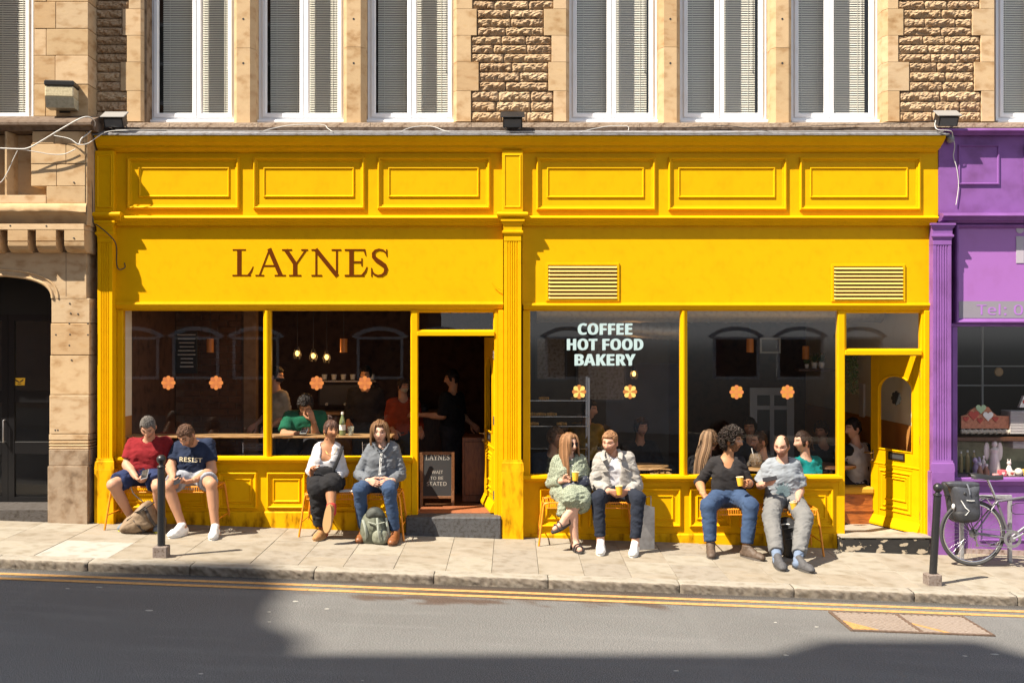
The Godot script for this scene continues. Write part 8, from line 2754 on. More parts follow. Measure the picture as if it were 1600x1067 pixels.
func cup(p: Vector3, tilt: float, label: String) -> void:
	var o := thing("coffee_cup", label, "cup", p)
	var T := Transform3D(Basis(Vector3.BACK, tilt), p)
	var m := MB.new(); m.xf = T
	m.lathe([Vector2(0, -.045), Vector2(.027, -.045), Vector2(.0375, .045), Vector2(.034, .043), Vector2(.026, -.03), Vector2(0, -.03)], 20)
	part(o, "body", m.mesh(), mat("cup_yellow", lin(.78, .42, .03), .6))
	m = MB.new(); m.xf = T
	var pts := []
	for i in 21: pts.append(Vector3(cos(TAU * i / 20) * .0375, .046, sin(TAU * i / 20) * .0375))
	m.tube(pts, .003, 6)
	part(o, "rim", m.mesh(), mat("cup_rim", lin(.75, .66, .48), .6))
	m = MB.new(); m.xf = T
	m.lathe([Vector2(.034, .034), Vector2(0, .036)], 18)
	part(o, "foam", m.mesh(), mat("foam", lin(.55, .38, .22), .8))

func V(x: float, y: float, z: float) -> Vector3: return Vector3(x, y, z)

func build_people() -> void:
	fold.noise_type = FastNoiseLite.TYPE_SIMPLEX_SMOOTH; fold.frequency = 1.0; fold.fractal_octaves = 3; fold.seed = 5
	fuzz.frequency = 1.0; fuzz.fractal_octaves = 2; fuzz.seed = 6
	var fair := Color(.47, .255, .17); var pale := Color(.54, .32, .235); var tan := Color(.46, .235, .14); var brown := Color(.33, .16, .085); var olive := Color(.42, .225, .13)
	var white_l := mat("white_leather", lin(.74, .74, .73), .45, {"t": "paint", "s": 3.0})
	var denim := cloth_mat("blue_denim", lin(.050, .080, .150), "denim", {"s": 1.5})
	var white_sole := mat("white_sole", lin(.68, .67, .64), .6)
	var dark_sole := mat("dark_sole", lin(.03, .027, .025), .8)

	# 1 -- red shirt
	var d := person({"label": "person in a dark red t-shirt and navy shorts looking down at a phone", "skin": fair,
		"hd": [231.5, 667, .40], "sl": [203, 695, .24], "sr": [264, 692, .24], "hip": [226, .22], "el": [198, 726], "er": [262, 730], "wl": [212, 745, .46], "wr": [240, 745, .44],
		"kl": [176, 757], "kr": [246, 760], "fl": [186, 830, -22], "fr": [243, 833, 2], "yaw": 6, "pitch": 42, "fat": 1.06, "arm": 1.12,
		"h_l": [V(.55, -.35, .55), V(.45, .75, -.35), -1.0, .75], "h_r": [V(-.6, -.25, .5), V(-.45, .75, -.3), 1.0, .75],
		"brow": Color(.12, .09, .07), "beard": Color(.14, .11, .09, .75),
		"hair": {"col": Color(.075, .065, .058), "tip": Color(.36, .34, .32), "thick": .013, "sides": .005, "front": .064, "seed": 4, "freq": 95.0, "rough": .8},
		"top": {"mat": cloth_mat("red_cotton", lin(.23, .022, .028)), "len": .74, "loose": .012, "wide": .010},
		"bottom": {"mat": cloth_mat("navy_cotton", lin(.030, .042, .105)), "len": .80, "loose": .014, "wide": .016, "called": "shorts"},
		"shoes": {"mat": mat("blue_grey_mesh", lin(.16, .19, .23), .8, {"t": "grain", "s": 4.0}), "sole": mat("yellow_sole", lin(.62, .55, .04), .6), "collar": .056, "sock": mat("grey_sock", lin(.12, .12, .13), .9), "sock_len": .10}})
	phone(at(226, 741, .53), Basis(V(0, 0, 1), .25) * Basis(V(1, 0, 0), -1.0), "silver phone held by the man in the red shirt", lin(.36, .37, .40))

	# 2 -- navy shirt
	d = person({"label": "person in a navy printed t-shirt and pale shorts bent over a phone", "skin": Color(.44, .235, .145),
		"hd": [292, 681, .47], "sl": [275, 700, .27], "sr": [330, 695, .27], "hip": [303, .22], "el": [266, 730], "er": [331, 735], "wl": [271, 747, .56], "wr": [303, 750, .54],
		"kl": [262, 760], "kr": [330, 757], "fl": [266, 841, -18], "fr": [331, 844, 6], "yaw": -18, "pitch": 38, "roll": 6, "fat": 1.08, "arm": 1.18,
		"h_l": [V(.5, -.3, .7), V(.5, .7, -.4), -1.0, .8], "h_r": [V(-.8, -.2, .4), V(-.3, .75, -.4), 1.0, .8],
		"brow": Color(.07, .04, .025), "beard": Color(.07, .04, .025, .8),
		"hair": {"col": Color(.085, .045, .028), "tip": Color(.22, .12, .08), "thick": .018, "sides": .004, "front": .062, "seed": 8, "freq": 70.0, "rough": .8},
		"top": {"mat": cloth_mat("navy_jersey", lin(.026, .036, .070)), "len": .66, "loose": .012, "wide": .006},
		"bottom": {"mat": cloth_mat("pale_grey_cotton", lin(.36, .38, .43)), "len": .70, "loose": .014, "wide": .014, "called": "shorts"},
		"shoes": {"mat": white_l, "sole": white_sole, "size": 1.08, "collar": .052, "lace_m": mats.cable_white}})
	var pr := fine_text("RESIST", 303.5, 716, d.ms.z, .24, .050, -.06)
	drape(d.shirt, pr, .014)
	part(d.node, "chest_lettering", pr.mesh(), mat("cream_print", lin(.62, .55, .38), .8))
	phone(at(277, 749, .64), Basis(V(0, 0, 1), .3) * Basis(V(1, 0, 0), -1.0), "dark phone held by the man in the navy shirt", lin(.035, .045, .06))

	# 3 -- white top and dungarees
	var blk := cloth_mat("black_linen", lin(.026, .026, .029))
	d = person({"label": "person in a white top and black dungarees with hair tied up, legs crossed", "skin": brown, "fem": 1.0, "head": .95, "hand": .9, "arm": .84,
		"hd": [517, 673, .26], "sl": [492, 701, .25], "sr": [532, 700, .23], "hip": [509, .22], "el": [484, 736], "er": [538, 738], "wl": [487, 739, .45], "wr": [524, 746, .42],
		"kl": [496, 762], "kr": [516, 757, .62], "fl": [492, 846, -14], "fr": [518, 797, .76, V(-.12, -.98, -.05), V(.25, .05, -.96)], "yaw": 32, "pitch": -2, "hipw": .085,
		"h_l": [V(.1, .75, .35), V(.6, .0, .4), 1.0, 1.2], "h_r": [V(-.9, .12, .35), V(0, -.8, -.2), 1.0, .5],
		"brow": Color(.02, .014, .01),
		"hair": {"col": Color(.055, .032, .026), "tip": Color(.15, .075, .05), "thick": .013, "sides": .010, "front": .052, "side": -.03, "back": -.06, "seed": 12, "freq": 30.0, "over_ears": false, "bun": V(0, .140, -.015), "locks": [[26, -44, 44, .108, .050, .006, 0.0, 0.0]]},
		"top": {"mat": cloth_mat("white_rib", lin(.60, .60, .63)), "len": 1.72, "loose": .008, "wide": .004, "scoop": [[V(0, -.0, .09), V(0, -.075, .14), .062]], "neck": .075, "amp": .005},
		"bottom": {"mat": blk, "len_l": 1.84, "len_r": 1.22, "loose": .018, "wide": .030, "waist": .20, "called": "dungarees", "amp": .010, "freq": 6.0},
		"shoes": {"mat": mat("tan_suede", lin(.40, .20, .075), .8, {"t": "cloud", "s": 4.0}), "sole": mat("crepe_sole", lin(.45, .27, .12), .8), "sock": mat("red_sock", lin(.40, .03, .025), .9), "sock_len": .22, "lace_m": mat("tan_lace", lin(.30, .16, .07), .8)}})
	var bib := SM.new()
	pillow(bib, [[489, 750], [488, 736], [490, 730], [500, 728], [514, 728], [522, 731], [526, 742], [526, 750]], d.ms.z + .09, .05, .10, 2.5, .006)
	part(d.node, "bib", bib.mesh(), blk)
	var m := MB.new()
	var ps := []
	for q in [[535, 697, .28], [533, 705, .345], [529, 716, .375], [524, 728, .375], [520, 736, .365]]: ps.append(at(q[0], q[1], q[2]))
	m.tube(ps, .018, 8, .3)
	m.tube([at(493, 697, .27), at(494, 705, .30), at(494, 720, .30)], .016, 8, .3)
	part(d.node, "strap", m.mesh(), blk)
	m = MB.new()
	ps = []
	for i in 15:
		var a := PI * i / 14.0
		ps.append(at(517 - 9.5 * cos(a), 698 + 13 * sin(a), .29 + .07 * sin(a)))
	m.tube(ps, .0025, 5)
	part(d.node, "necklace", m.mesh(), mat("gold", lin(.60, .42, .15), .3, {"m": 1.0}))
	m = MB.new()
	for s in [-1, 1]:
		ps = []
		for i in 17: ps.append(d.HT * (V(s * .080, -.050, -.006) + V(.002, cos(TAU * i / 16) * .019, sin(TAU * i / 16) * .019)))
		m.tube(ps, .003, 5)
	part(d.node, "earring", m.mesh(), mats.gold)
	m = MB.new()
	m.tube([at(491, 731.5, .50), at(497.5, 729.5, .52)], .0042, 6)
	var cg := thing("cigarette", "white hand-rolled cigarette held up by the woman in white", "cigarette", at(494, 730.5, .51))
	part(cg, "paper", m.mesh(), mats.paper)

	# 4 -- grey knit
	var knit := cloth_mat("grey_knit", lin(.15, .165, .19), "cloud", {"b": .10})
	d = person({"label": "person with long brown hair in a grey knitted cardigan, hands clasped, facing the street", "skin": pale,
		"hd": [593.5, 675.5, .30], "sl": [576, 701, .25], "sr": [620, 700, .25], "hip": [594, .22], "el": [560, 741], "er": [627, 741], "wl": [576, 751, .47], "wr": [611, 751, .47],
		"kl": [562, 765], "kr": [608, 764], "fl": [560, 849, -6], "fr": [611, 853, -6], "yaw": 4, "pitch": 4, "arm": .98,
		"h_l": [V(.8, -.2, .5), V(.1, -.2, -.9), 1.0, .65], "h_r": [V(-.8, -.18, .5), V(-.1, -.2, -.9), -1.0, .8],
		"brow": Color(.10, .05, .025),
		"hair": {"col": Color(.12, .060, .028), "tip": Color(.26, .145, .075), "thick": .022, "sides": .018, "front": .068, "side": -.05, "back": -.10, "over_ears": true, "seed": 15, "freq": 22.0, "lift": .006,
			"locks": [[110, 62, 135, .10, -.112, .0065, .0, .02], [110, -135, -62, .10, -.112, .0065, .006, .04], [44, 135, 225, .10, -.13, .010, 0.0, -.1], [10, 36, 62, .112, .025, .006, 0.0, .0], [10, -62, -36, .112, .01, .006, 0.0, .0]]},
		"top": {"mat": knit, "len": 1.93, "loose": .010, "wide": .012, "neck": .070, "amp": .009, "hem": .05},
		"bottom": {"mat": denim, "len": 1.90, "loose": .006, "wide": .0, "called": "jeans"},
		"shoes": {"mat": mat("brown_leather", lin(.24, .085, .028), .45, {"t": "cloud", "s": 4.0}), "sole": mat("boot_sole", lin(.12, .055, .03), .7), "collar": .13, "size": 1.05, "lace_m": mat("brown_lace", lin(.12, .05, .025), .7)}})
	m = MB.new(); m.tube([at(583, 692, .335), at(588, 700, .37), at(594, 707, .385)], .017, 8, .45); m.tube([at(607, 692, .335), at(603, 700, .37), at(598, 706, .385)], .017, 8, .45)
	part(d.node, "collar", m.mesh(), knit)
	m = MB.new()
	for q in [[587.5, 694, .375], [590, 703, .395], [595, 713, .405], [596, 722, .405]]: m.ball(at(q[0], q[1], q[2]), V(.009, .009, .005), 10)
	part(d.node, "button", m.mesh(), mats.black_plastic)
	m = MB.new()
	m.tube([at(595, 708, .395), at(593.5, 722, .405), at(592.5, 740, .405)], .0042, 5); m.tube([at(597, 708, .395), at(595.5, 724, .405), at(594.8, 739, .405)], .0042, 5)
	m.ball(at(592.5, 741.5, .405), V(.008, .010, .006), 8); m.ball(at(595, 740.5, .405), V(.008, .010, .006), 8)
	part(d.node, "drawstring", m.mesh(), mats.white_plastic)
	m = MB.new(); m.tube([at(587, 696, .35), at(594, 701, .365), at(601, 697, .355)], .020, 8, .4)
	part(d.node, "undershirt", m.mesh(), mats.black_plastic)

	# 5 -- patterned dress
	var dress := mat("sprigged_cotton", lin(.36, .39, .335), .85, {"t": "dots", "s": 4.2, "obj": true, "rim": .2, "spec": .2})
	d = person({"label": "person in a pale sprigged dress and sunglasses with long light brown hair, holding a cup", "skin": pale, "fem": 1.0, "head": .97, "hand": .9,
		"hd": [889.5, 694, .28], "sl": [867, 721, .24], "sr": [911, 721, .24], "hip": [892, .22], "el": [862, 754], "er": [918, 752], "wl": [879, 751, .42], "wr": [908, 757, .40],
		"kl": [908, 779, .60], "kr": [893, 778], "fl": [884, 808, .66, V(-.80, -.38, .42), V(-.35, .85, .35)], "fr": [909, 866, 16], "yaw": 33, "pitch": 2, "fat": 1.03, "mouth_open": true,
		"h_l": [V(.85, .28, .35), V(.2, .1, .9), -1.0, .9], "h_r": [V(-.75, .15, .4), V(.1, -.3, .9), 1.0, .9],
		"brow": Color(.12, .07, .04),
		"hair": {"col": Color(.20, .098, .045), "tip": Color(.40, .225, .12), "thick": .018, "sides": .018, "front": .070, "side": -.06, "back": -.11, "over_ears": true, "seed": 21, "freq": 20.0,
			"locks": [[110, 54, 125, .10, -.27, .0065, .030, .10], [110, -125, -50, .10, -.31, .0065, .035, .10], [44, 125, 235, .10, -.22, .011, 0.0, -.1], [12, 30, 56, .112, -.06, .007, 0.0, .04], [12, -54, -30, .112, -.10, .007, 0.0, .04]]},
		"top": {"mat": dress, "len": 1.80, "loose": .018, "wide": .018, "neck": .062, "hem": .12, "called": "dress_bodice", "amp": .009},
		"bottom": {"mat": dress, "len_l": 1.02, "len_r": 1.05, "loose": .030, "wide": .02, "called": "skirt", "amp": .012, "freq": 6.0,
			"skirt": [[884, 772, .34, 880, 806, .46, .105, .060, 1], [905, 778, .52, 914, 797, .58, .095, .065, 1], [893, 776, .45, 896, 792, .52, .12, .085, 1]]},
		"shoes": {"mat": mat("black_strap", lin(.035, .025, .024), .7), "sole": dark_sole, "sandal": true}})
	m = MB.new()
	for s in [-1, 1]:
		var pl := PackedVector2Array()
		for i in 18: pl.append(Vector2(s * .033 + cos(TAU * i / 18) * .029, .008 + sin(TAU * i / 18) * .027))
		m.xf = d.HT
		m.ext(pl, "z", .093, .098)
	part(d.node, "sunglass_lens", m.mesh(), mat("dark_lens", lin(.012, .010, .014), .08))
	m = MB.new(); m.xf = d.HT
	for s in [-1, 1]:
		ps = []
		for i in 21: ps.append(V(s * .033 + cos(TAU * i / 20) * .029, .008 + sin(TAU * i / 20) * .027, .096))
		m.tube(ps, .0032, 5)
		m.tube([V(s * .061, .014, .094), V(s * .076, .012, .06), V(s * .080, .006, -.01)], .003, 5)
	m.tube([V(-.008, .014, .098), V(.008, .014, .098)], .0025, 5)
	part(d.node, "sunglass_frame", m.mesh(), mat("tortoise", lin(.09, .035, .015), .3))
	m = MB.new()
	for i in 5: m.ball(at(894 + i * .3, 718 + i * 9.0, .40), V(.006, .006, .004), 8)
	part(d.node, "button", m.mesh(), mats.white_plastic)
	cup(at(899, 744, .50), -.05, "small yellow coffee cup held by the woman in the sprigged dress")
	var cb := thing("clutch_bag", "dark navy studded bag lying across the lap of the woman in the sprigged dress", "bag", at(900, 757, .46))
	var sm := SM.new()
	pillow(sm, [[878, 760], [888, 754], [902, 748], [916, 743], [921, 748], [921, 757], [908, 762], [894, 768], [884, 770]], .44, .065, .03, 2.5, .004)
	part(cb, "body", sm.mesh(), mat("navy_leather", lin(.020, .024, .042), .5, {"b": .1, "obj": true}))
	m = MB.new()
	for q in [[892, 764], [899, 760], [908, 757], [917, 752], [918, 747], [890, 758]]: m.ball(at(q[0], q[1], .50), V(.006, .006, .004), 8)
	part(cb, "stud", m.mesh(), mats.chrome)

	# 6 -- pale jacket
	var jk := cloth_mat("pale_grey_jacket", lin(.37, .355, .335), "cloud", {"b": .07})
	d = person({"label": "person with short fair hair in a pale grey jacket and dark jeans, holding a cup", "skin": Color(.51, .275, .19),
		"hd": [953.5, 692, .31], "sl": [934, 717, .25], "sr": [986, 716, .25], "hip": [962, .22], "el": [929, 757], "er": [995, 759], "wl": [952, 767, .50], "wr": [982, 768, .50],
		"kl": [934, 779], "kr": [997, 778], "fl": [938, 868, -6], "fr": [988, 871, -14], "yaw": -27, "pitch": 8, "fat": 1.04, "arm": 1.08,
		"h_l": [V(.75, -.15, .5), V(.35, .3, -.75), -1.0, .85], "h_r": [V(-.75, -.05, .5), V(-.35, .3, -.75), 1.0, .85],
		"brow": Color(.20, .10, .05), "beard": Color(.19, .085, .045, .8),
		"hair": {"col": Color(.25, .125, .06), "tip": Color(.46, .27, .15), "thick": .019, "sides": .003, "front": .064, "seed": 31, "freq": 70.0, "rough": .7},
		"top": {"mat": jk, "len": 1.90, "loose": .014, "wide": .012, "neck": .078, "called": "jacket", "amp": .010, "hem": .04, "scoop": [[V(-.006, .02, .175), V(-.006, -.46, .190), .088]]},
		"bottom": {"mat": cloth_mat("dark_denim", lin(.026, .030, .043), "denim", {"s": 1.5}), "len": 1.84, "loose": .008, "wide": .0, "called": "jeans"},
		"shoes": {"mat": white_l, "sole": white_sole, "size": 1.06, "collar": .050, "lace_m": mats.cable_white}})
	var g := SDF.new(d.hips - V(.32, .05, .25), d.ms + V(.32, .12, .30), .012)
	torso_caps(g, d, .006)
	g.cap(d.ms + V(0, .05, .04), d.ms + V(0, .13, .04), .062, .08, -1.0)
	g.cut(d.hips + V(0, .04, 0), V(0, -1, 0))
	sm = SM.new(); g.extract(sm, Color.WHITE); sm.c = PackedColorArray(); crumple(sm, .007, 6.0)
	part(d.node, "undershirt", sm.mesh(), cloth_mat("white_cotton", lin(.66, .66, .70)))
	m = MB.new()
	m.tube([at(944, 704, .27), at(941, 712, .36), at(944, 719, .41), at(950, 716, .42)], [.022, .030, .030, .012], 8, .35)
	m.tube([at(966, 702, .27), at(970, 709, .36), at(969, 717, .41), at(964, 714, .42)], [.022, .030, .030, .012], 8, .35)
	part(d.node, "collar", m.mesh(), jk)
	m = MB.new()
	for q in [[[938, 731], [951, 736]], [[975, 731], [985, 737]]]:
		m.tube([at(q[0][0], q[0][1], .395), at(q[1][0], q[1][1], .40)], .012, 6, .4)
	part(d.node, "pocket_flap", m.mesh(), jk)
	m = MB.new()
	ps = []
	for i in 13: ps.append(d.wr + V(cos(TAU * i / 12) * .031, sin(TAU * i / 12) * .010, sin(TAU * i / 12) * .031))
	m.tube(ps, .009, 6); m.ball(d.wr + V(.022, .012, .03), V(.018, .014, .010), 10)
	part(d.node, "watch", m.mesh(), mats.black_plastic)
	cup(at(967.5, 766, .60), .06, "small yellow coffee cup held by the man in the pale jacket")

	# 7 -- black top, curly hair
	d = person({"label": "person with dark curly hair, beard and glasses in black top and blue jeans", "skin": Color(.40, .20, .105),
		"hd": [1144, 689, .28], "sl": [1111, 723, .25], "sr": [1160, 721, .25], "hip": [1139, .22], "el": [1093, 754], "er": [1170, 755], "wl": [1100, 773, .40], "wr": [1167, 757, .50],
		"kl": [1107, 790], "kr": [1173, 790], "fl": [1112, 873.5, -8], "fr": [1192, 877, 38], "yaw": 60, "pitch": 2, "arm": 1.05,
		"h_l": [V(.45, -.5, .6), V(.1, -.75, -.5), 1.0, .35], "h_r": [V(-.55, .25, .65), V(-.3, .1, .9), 1.0, .9],
		"brow": Color(.015, .01, .008), "beard": Color(.022, .014, .010, .88),
		"hair": {"col": Color(.018, .013, .011), "tip": Color(.10, .075, .06), "thick": .048, "sides": .036, "front": .060, "side": -.03, "back": -.085, "seed": 41, "freq": 55.0, "rough": .9, "combed": false, "over_ears": false, "curls": 420},
		"top": {"mat": cloth_mat("charcoal_jersey", lin(.034, .032, .034)), "len": 1.12, "loose": .008, "wide": .003, "neck": .074, "scoop": [[V(0, .01, .09), V(.0, -.022, .13), .056]], "amp": .006},
		"bottom": {"mat": denim, "len": 1.86, "loose": .012, "wide": .006, "called": "jeans"},
		"shoes": {"mat": mat("worn_leather", lin(.10, .068, .048), .65, {"t": "soot", "s": 5.0}), "sole": mat("grey_sole", lin(.09, .075, .065), .8), "collar": .11, "size": 1.05, "lace_m": mat("dark_lace", lin(.04, .03, .025), .8)}})
	m = MB.new(); m.xf = d.HT
	for s in [-1, 1]:
		ps = []
		for i in 21: ps.append(V(s * .031 + cos(TAU * i / 20) * .024, .008 + sin(TAU * i / 20) * .021, .100))
		m.tube(ps, .0016, 5)
		m.tube([V(s * .055, .012, .098), V(s * .078, .010, .05), V(s * .080, .006, -.01)], .0016, 5)
	m.tube([V(-.008, .012, .103), V(.008, .012, .103)], .0016, 5)
	part(d.node, "spectacles", m.mesh(), mats.chrome)
	cup(at(1156.5, 752, .62), .08, "small yellow coffee cup held by the curly-haired man in black")

	# 8 -- grey shirt, balding
	d = person({"label": "person balding with a ginger beard in a grey printed t-shirt, holding phone and cup", "skin": Color(.50, .275, .195),
		"hd": [1221.5, 697, .32], "sl": [1199, 726, .26], "sr": [1245, 726, .26], "hip": [1225, .24], "el": [1188, 758], "er": [1250, 766], "wl": [1194, 757, .47], "wr": [1247, 780, .50],
		"kl": [1205, 806], "kr": [1257, 808], "fl": [1224, 893, 2], "fr": [1269, 896, 24], "yaw": -28, "pitch": 16, "arm": 1.0,
		"h_l": [V(.75, .25, .55), V(.3, .8, -.3), -1.0, .85], "h_r": [V(-.25, -.35, .85), V(-.85, .2, -.2), 1.0, .85],
		"brow": Color(.13, .065, .035), "beard": Color(.17, .065, .028, .85),
		"hair": {"col": Color(.055, .032, .02), "thick": .007, "sides": .006, "front": .12, "side": -.01, "bald": true, "seed": 51, "freq": 40.0},
		"top": {"mat": cloth_mat("grey_marl", lin(.27, .30, .34)), "len": .86, "loose": .016, "wide": .022, "amp": .010, "hem": .07, "neck": .068},
		"bottom": {"mat": cloth_mat("grey_denim", lin(.19, .185, .18), "denim", {"s": 1.5}), "len": 1.84, "loose": .016, "wide": .010, "called": "jeans", "amp": .009},
		"shoes": {"mat": mat("dark_grey_suede", lin(.075, .075, .082), .75, {"t": "cloud", "s": 5.0}), "sole": mat("charcoal_sole", lin(.07, .065, .06), .8), "size": 1.05, "sock": mat("blue_sock", lin(.14, .185, .27), .9), "sock_len": .30, "lace_m": mats.black_plastic}})
	# splashed ink print on the chest
	var pm := MB.new()
	rng.seed = 5
	for k in 15:
		var a := PI * (k - 1) / 12.0
		var L := rng.randf_range(.55, 1.0)
		var o := at(1219, 766, d.ms.z)
		var pts := []
		var w := rng.randf_range(.009, .018)
		var c := V(cos(a) * .085 * L, sin(a) * .095 * L, 0)
		var sd := V(-sin(a), cos(a), 0) * w
		split(pm, o - sd * 2.0, o + c - sd * .25, o + c + sd * .25, 0); split(pm, o - sd * 2.0, o + c + sd * .25, o + sd * 2.0, 0)
		for e in 6: split(pm, o + c * 1.05, o + c * 1.05 + V(cos(e * 1.047), sin(e * 1.047), 0) * .008, o + c * 1.05 + V(cos(e * 1.047 + 1.047), sin(e * 1.047 + 1.047), 0) * .008, 3)
	for k in 14:
		var o := at(1219, 768, d.ms.z)
		var a := TAU * k / 14; var b := TAU * (k + 1) / 14
		split(pm, o, o + V(cos(a) * .075, sin(a) * .040, 0), o + V(cos(b) * .075, sin(b) * .040, 0), 0)
	drape(d.shirt, pm, .014)
	part(d.node, "ink_print", pm.mesh(), mat("teal_print", lin(.115, .17, .19), .85))
	phone(at(1203, 748, .56), Basis(V(.05, .42, -.90).normalized(), V(.97, .18, .12).normalized(), V(.05, .42, -.90).cross(V(.97, .18, .12)).normalized()).orthonormalized(), "black phone held up by the balding man", lin(.02, .02, .024))
	cup(at(1240.5, 791, .60), .15, "small yellow coffee cup resting on the knee of the balding man")
	build_inside_people(fair, pale, tan, olive)

# people inside: seated or standing behind the glass
func build_inside_people(fair: Color, pale: Color, tan: Color, olive: Color) -> void:
	var dark := cloth_mat("inside_dark", lin(.035, .035, .04))
	var trou := {"mat": dark, "len": 1.9, "loose": .01, "called": "trousers"}
	var shoe_d := {"mat": mats.black_plastic, "sole": mats.black_plastic, "laces": false}
	var fl := .215
	# green shirt, leaning on the counter
	var z := -.75
	var hp := Vector3(sx(478, z), .215 + .72 + .09, z)
	person({"label": "person in a green t-shirt leaning on the window counter, head in hand", "skin": olive, "floor": fl, "hip_world": hp, "far": true,
		"hd": [477.5, 634, -.50], "sl": [451, 651, -.62], "sr": [502, 651, -.62], "el": [443, 679], "er": [493, 679], "wl": [466, 677, -.30], "wr": [489, 656, -.42],
		"kl": [hp.x - .1, .85, -.35], "kr": [hp.x + .1, .85, -.35], "fl": [hp.x - .1, -.30, 0.0], "fr": [hp.x + .1, -.30, 0.0], "yaw": 4, "pitch": 38,
		"h_l": [V(.8, .1, .3), V(.1, .7, -.4), -1.0, .8], "h_r": [V(-.35, .9, .1), V(-.5, .0, -.8), 1.0, .4],
		"hair": {"col": Color(.014, .011, .010), "tip": Color(.05, .045, .04), "thick": .034, "sides": .016, "front": .058, "seed": 61, "freq": 36.0},
		"top": {"mat": cloth_mat("green_cotton", lin(.018, .13, .075)), "len": .80, "loose": .012, "wide": .012}, "bottom": trou, "shoes": shoe_d})
	phone(at(475, 673, -.22), Basis(V(1, 0, 0), -1.2), "pale phone held by the man in green behind the window", lin(.45, .50, .50))
	# standing staff and customers in the left room
	var st := [
		{"label": "person in a loose cream shirt and dark mask standing behind the man in green", "px": [432, 588], "z": -1.5, "yaw": 70, "turn": -50, "top": cloth_mat("cream_shirt", lin(.34, .30, .23)), "skin": fair, "len": .95, "hair": Color(.02, .015, .012), "mask": true},
		{"label": "person in a dark jumper standing behind the counter, face behind a flower sticker", "px": [571, 586], "z": -2.1, "yaw": 0, "turn": 0, "top": cloth_mat("black_jumper", lin(.02, .02, .022)), "skin": olive, "len": 1.85, "hair": Color(.01, .008, .007), "mask": true},
		{"label": "person in an orange top and pale face mask behind the second window", "px": [630, 604], "z": -1.9, "yaw": 35, "turn": 20, "top": cloth_mat("orange_top", lin(.30, .045, .015)), "skin": fair, "len": 1.8, "hair": Color(.025, .015, .010), "mask": true},
		{"label": "person in a black t-shirt standing in profile in the left doorway", "px": [706, 592], "z": -1.9, "yaw": -80, "turn": 60, "top": cloth_mat("black_tee", lin(.018, .018, .02)), "skin": tan, "len": 1.0, "hair": Color(.02, .013, .010), "mask": false}]
	for q in st:
		z = q.z
		var hd := at(q.px[0], q.px[1], z)
		var k: float = (hd.y - fl) / 1.66
		var tw := deg_to_rad(q.turn)
		var ax := V(cos(tw), 0, -sin(tw)) * k
		var px := func(p: Vector3) -> Array:
			return [800.0 + p.x * FOCAL / (EYE.z - p.z), 533.5 - (p.y - EYE.y) * FOCAL / (EYE.z - p.z), p.z]
		var sh := hd + V(0, -.26, -.02) * k
		var hipw := hd + V(0, -.74, -.02) * k
		var fw := Vector3(-ax.z, 0, ax.x) * -1.0
		if fw.z < 0 and absf(q.turn) < 80: fw = -fw
		var bent: bool = q.px[0] > 690
		var wl: Vector3 = sh - ax * .22 + V(0, -.40, 0) * k + fw * .20
		var wr: Vector3 = sh + ax * .22 + V(0, -.40, 0) * k + fw * .20
		if bent: wl = sh - ax * .10 + V(0, -.25, 0) * k + V(-.36, 0, .1)
		var el: Vector3 = sh - ax * .24 + V(0, -.27, 0) * k; var er: Vector3 = sh + ax * .24 + V(0, -.27, 0) * k
		var P := {"label": q.label, "skin": q.skin, "floor": fl, "hip_world": hipw, "far": true, "turn": q.turn, "hd": q.px + [z],
			"sl": px.call(sh - ax * .185), "sr": px.call(sh + ax * .185), "wl": px.call(wl), "wr": px.call(wr), "el": px.call(el).slice(0, 2), "er": px.call(er).slice(0, 2),
			"kl": [hipw.x - ax.x * .1, fl + .5 * k, z + .02], "kr": [hipw.x + ax.x * .1, fl + .5 * k, z + .02], "fl": [hipw.x - ax.x * .1, z + .14, 0.0], "fr": [hipw.x + ax.x * .1, z + .14, 0.0],
			"yaw": q.yaw, "pitch": 6, "head": k, "h_l": [(wl - el).normalized() + V(0, 0, .1), V(0, -.3, -.9), 1.0, .5], "h_r": [(wr - er).normalized() + V(0, 0, .1), V(0, -.3, -.9), -1.0, .5],
			"hair": {"col": q.hair, "thick": .028, "sides": .016, "front": .06, "side": -.03, "back": -.09, "seed": 71 + int(q.px[0]), "freq": 30.0},
			"top": {"mat": q.top, "len": q.len, "loose": .014, "wide": .014}, "bottom": trou, "shoes": shoe_d}
		var d := person(P)
		if q.mask:
			var sm := SM.new()
			for j in 9:
				for i in 17:
					var u := Vector3(sin(deg_to_rad(-70 + i * 8.75)), 0, cos(deg_to_rad(-70 + i * 8.75)))
					u.y = lerpf(-.95, -.12, j / 8.0)
					var p := head_point(u.normalized(), 0.0)
					sm.v.append(d.HT * (p * 1.03 + V(0, 0, .010)))
			for j in 8:
				for i in 16:
					var a := j * 17 + i
					sm.f.append_array([a, a + 1, a + 18, a, a + 18, a + 17])
			part(d.node, "face_mask", sm.mesh(), mat("mask_pale", lin(.42, .36, .28), .9) if q.px[0] > 600 else dark)
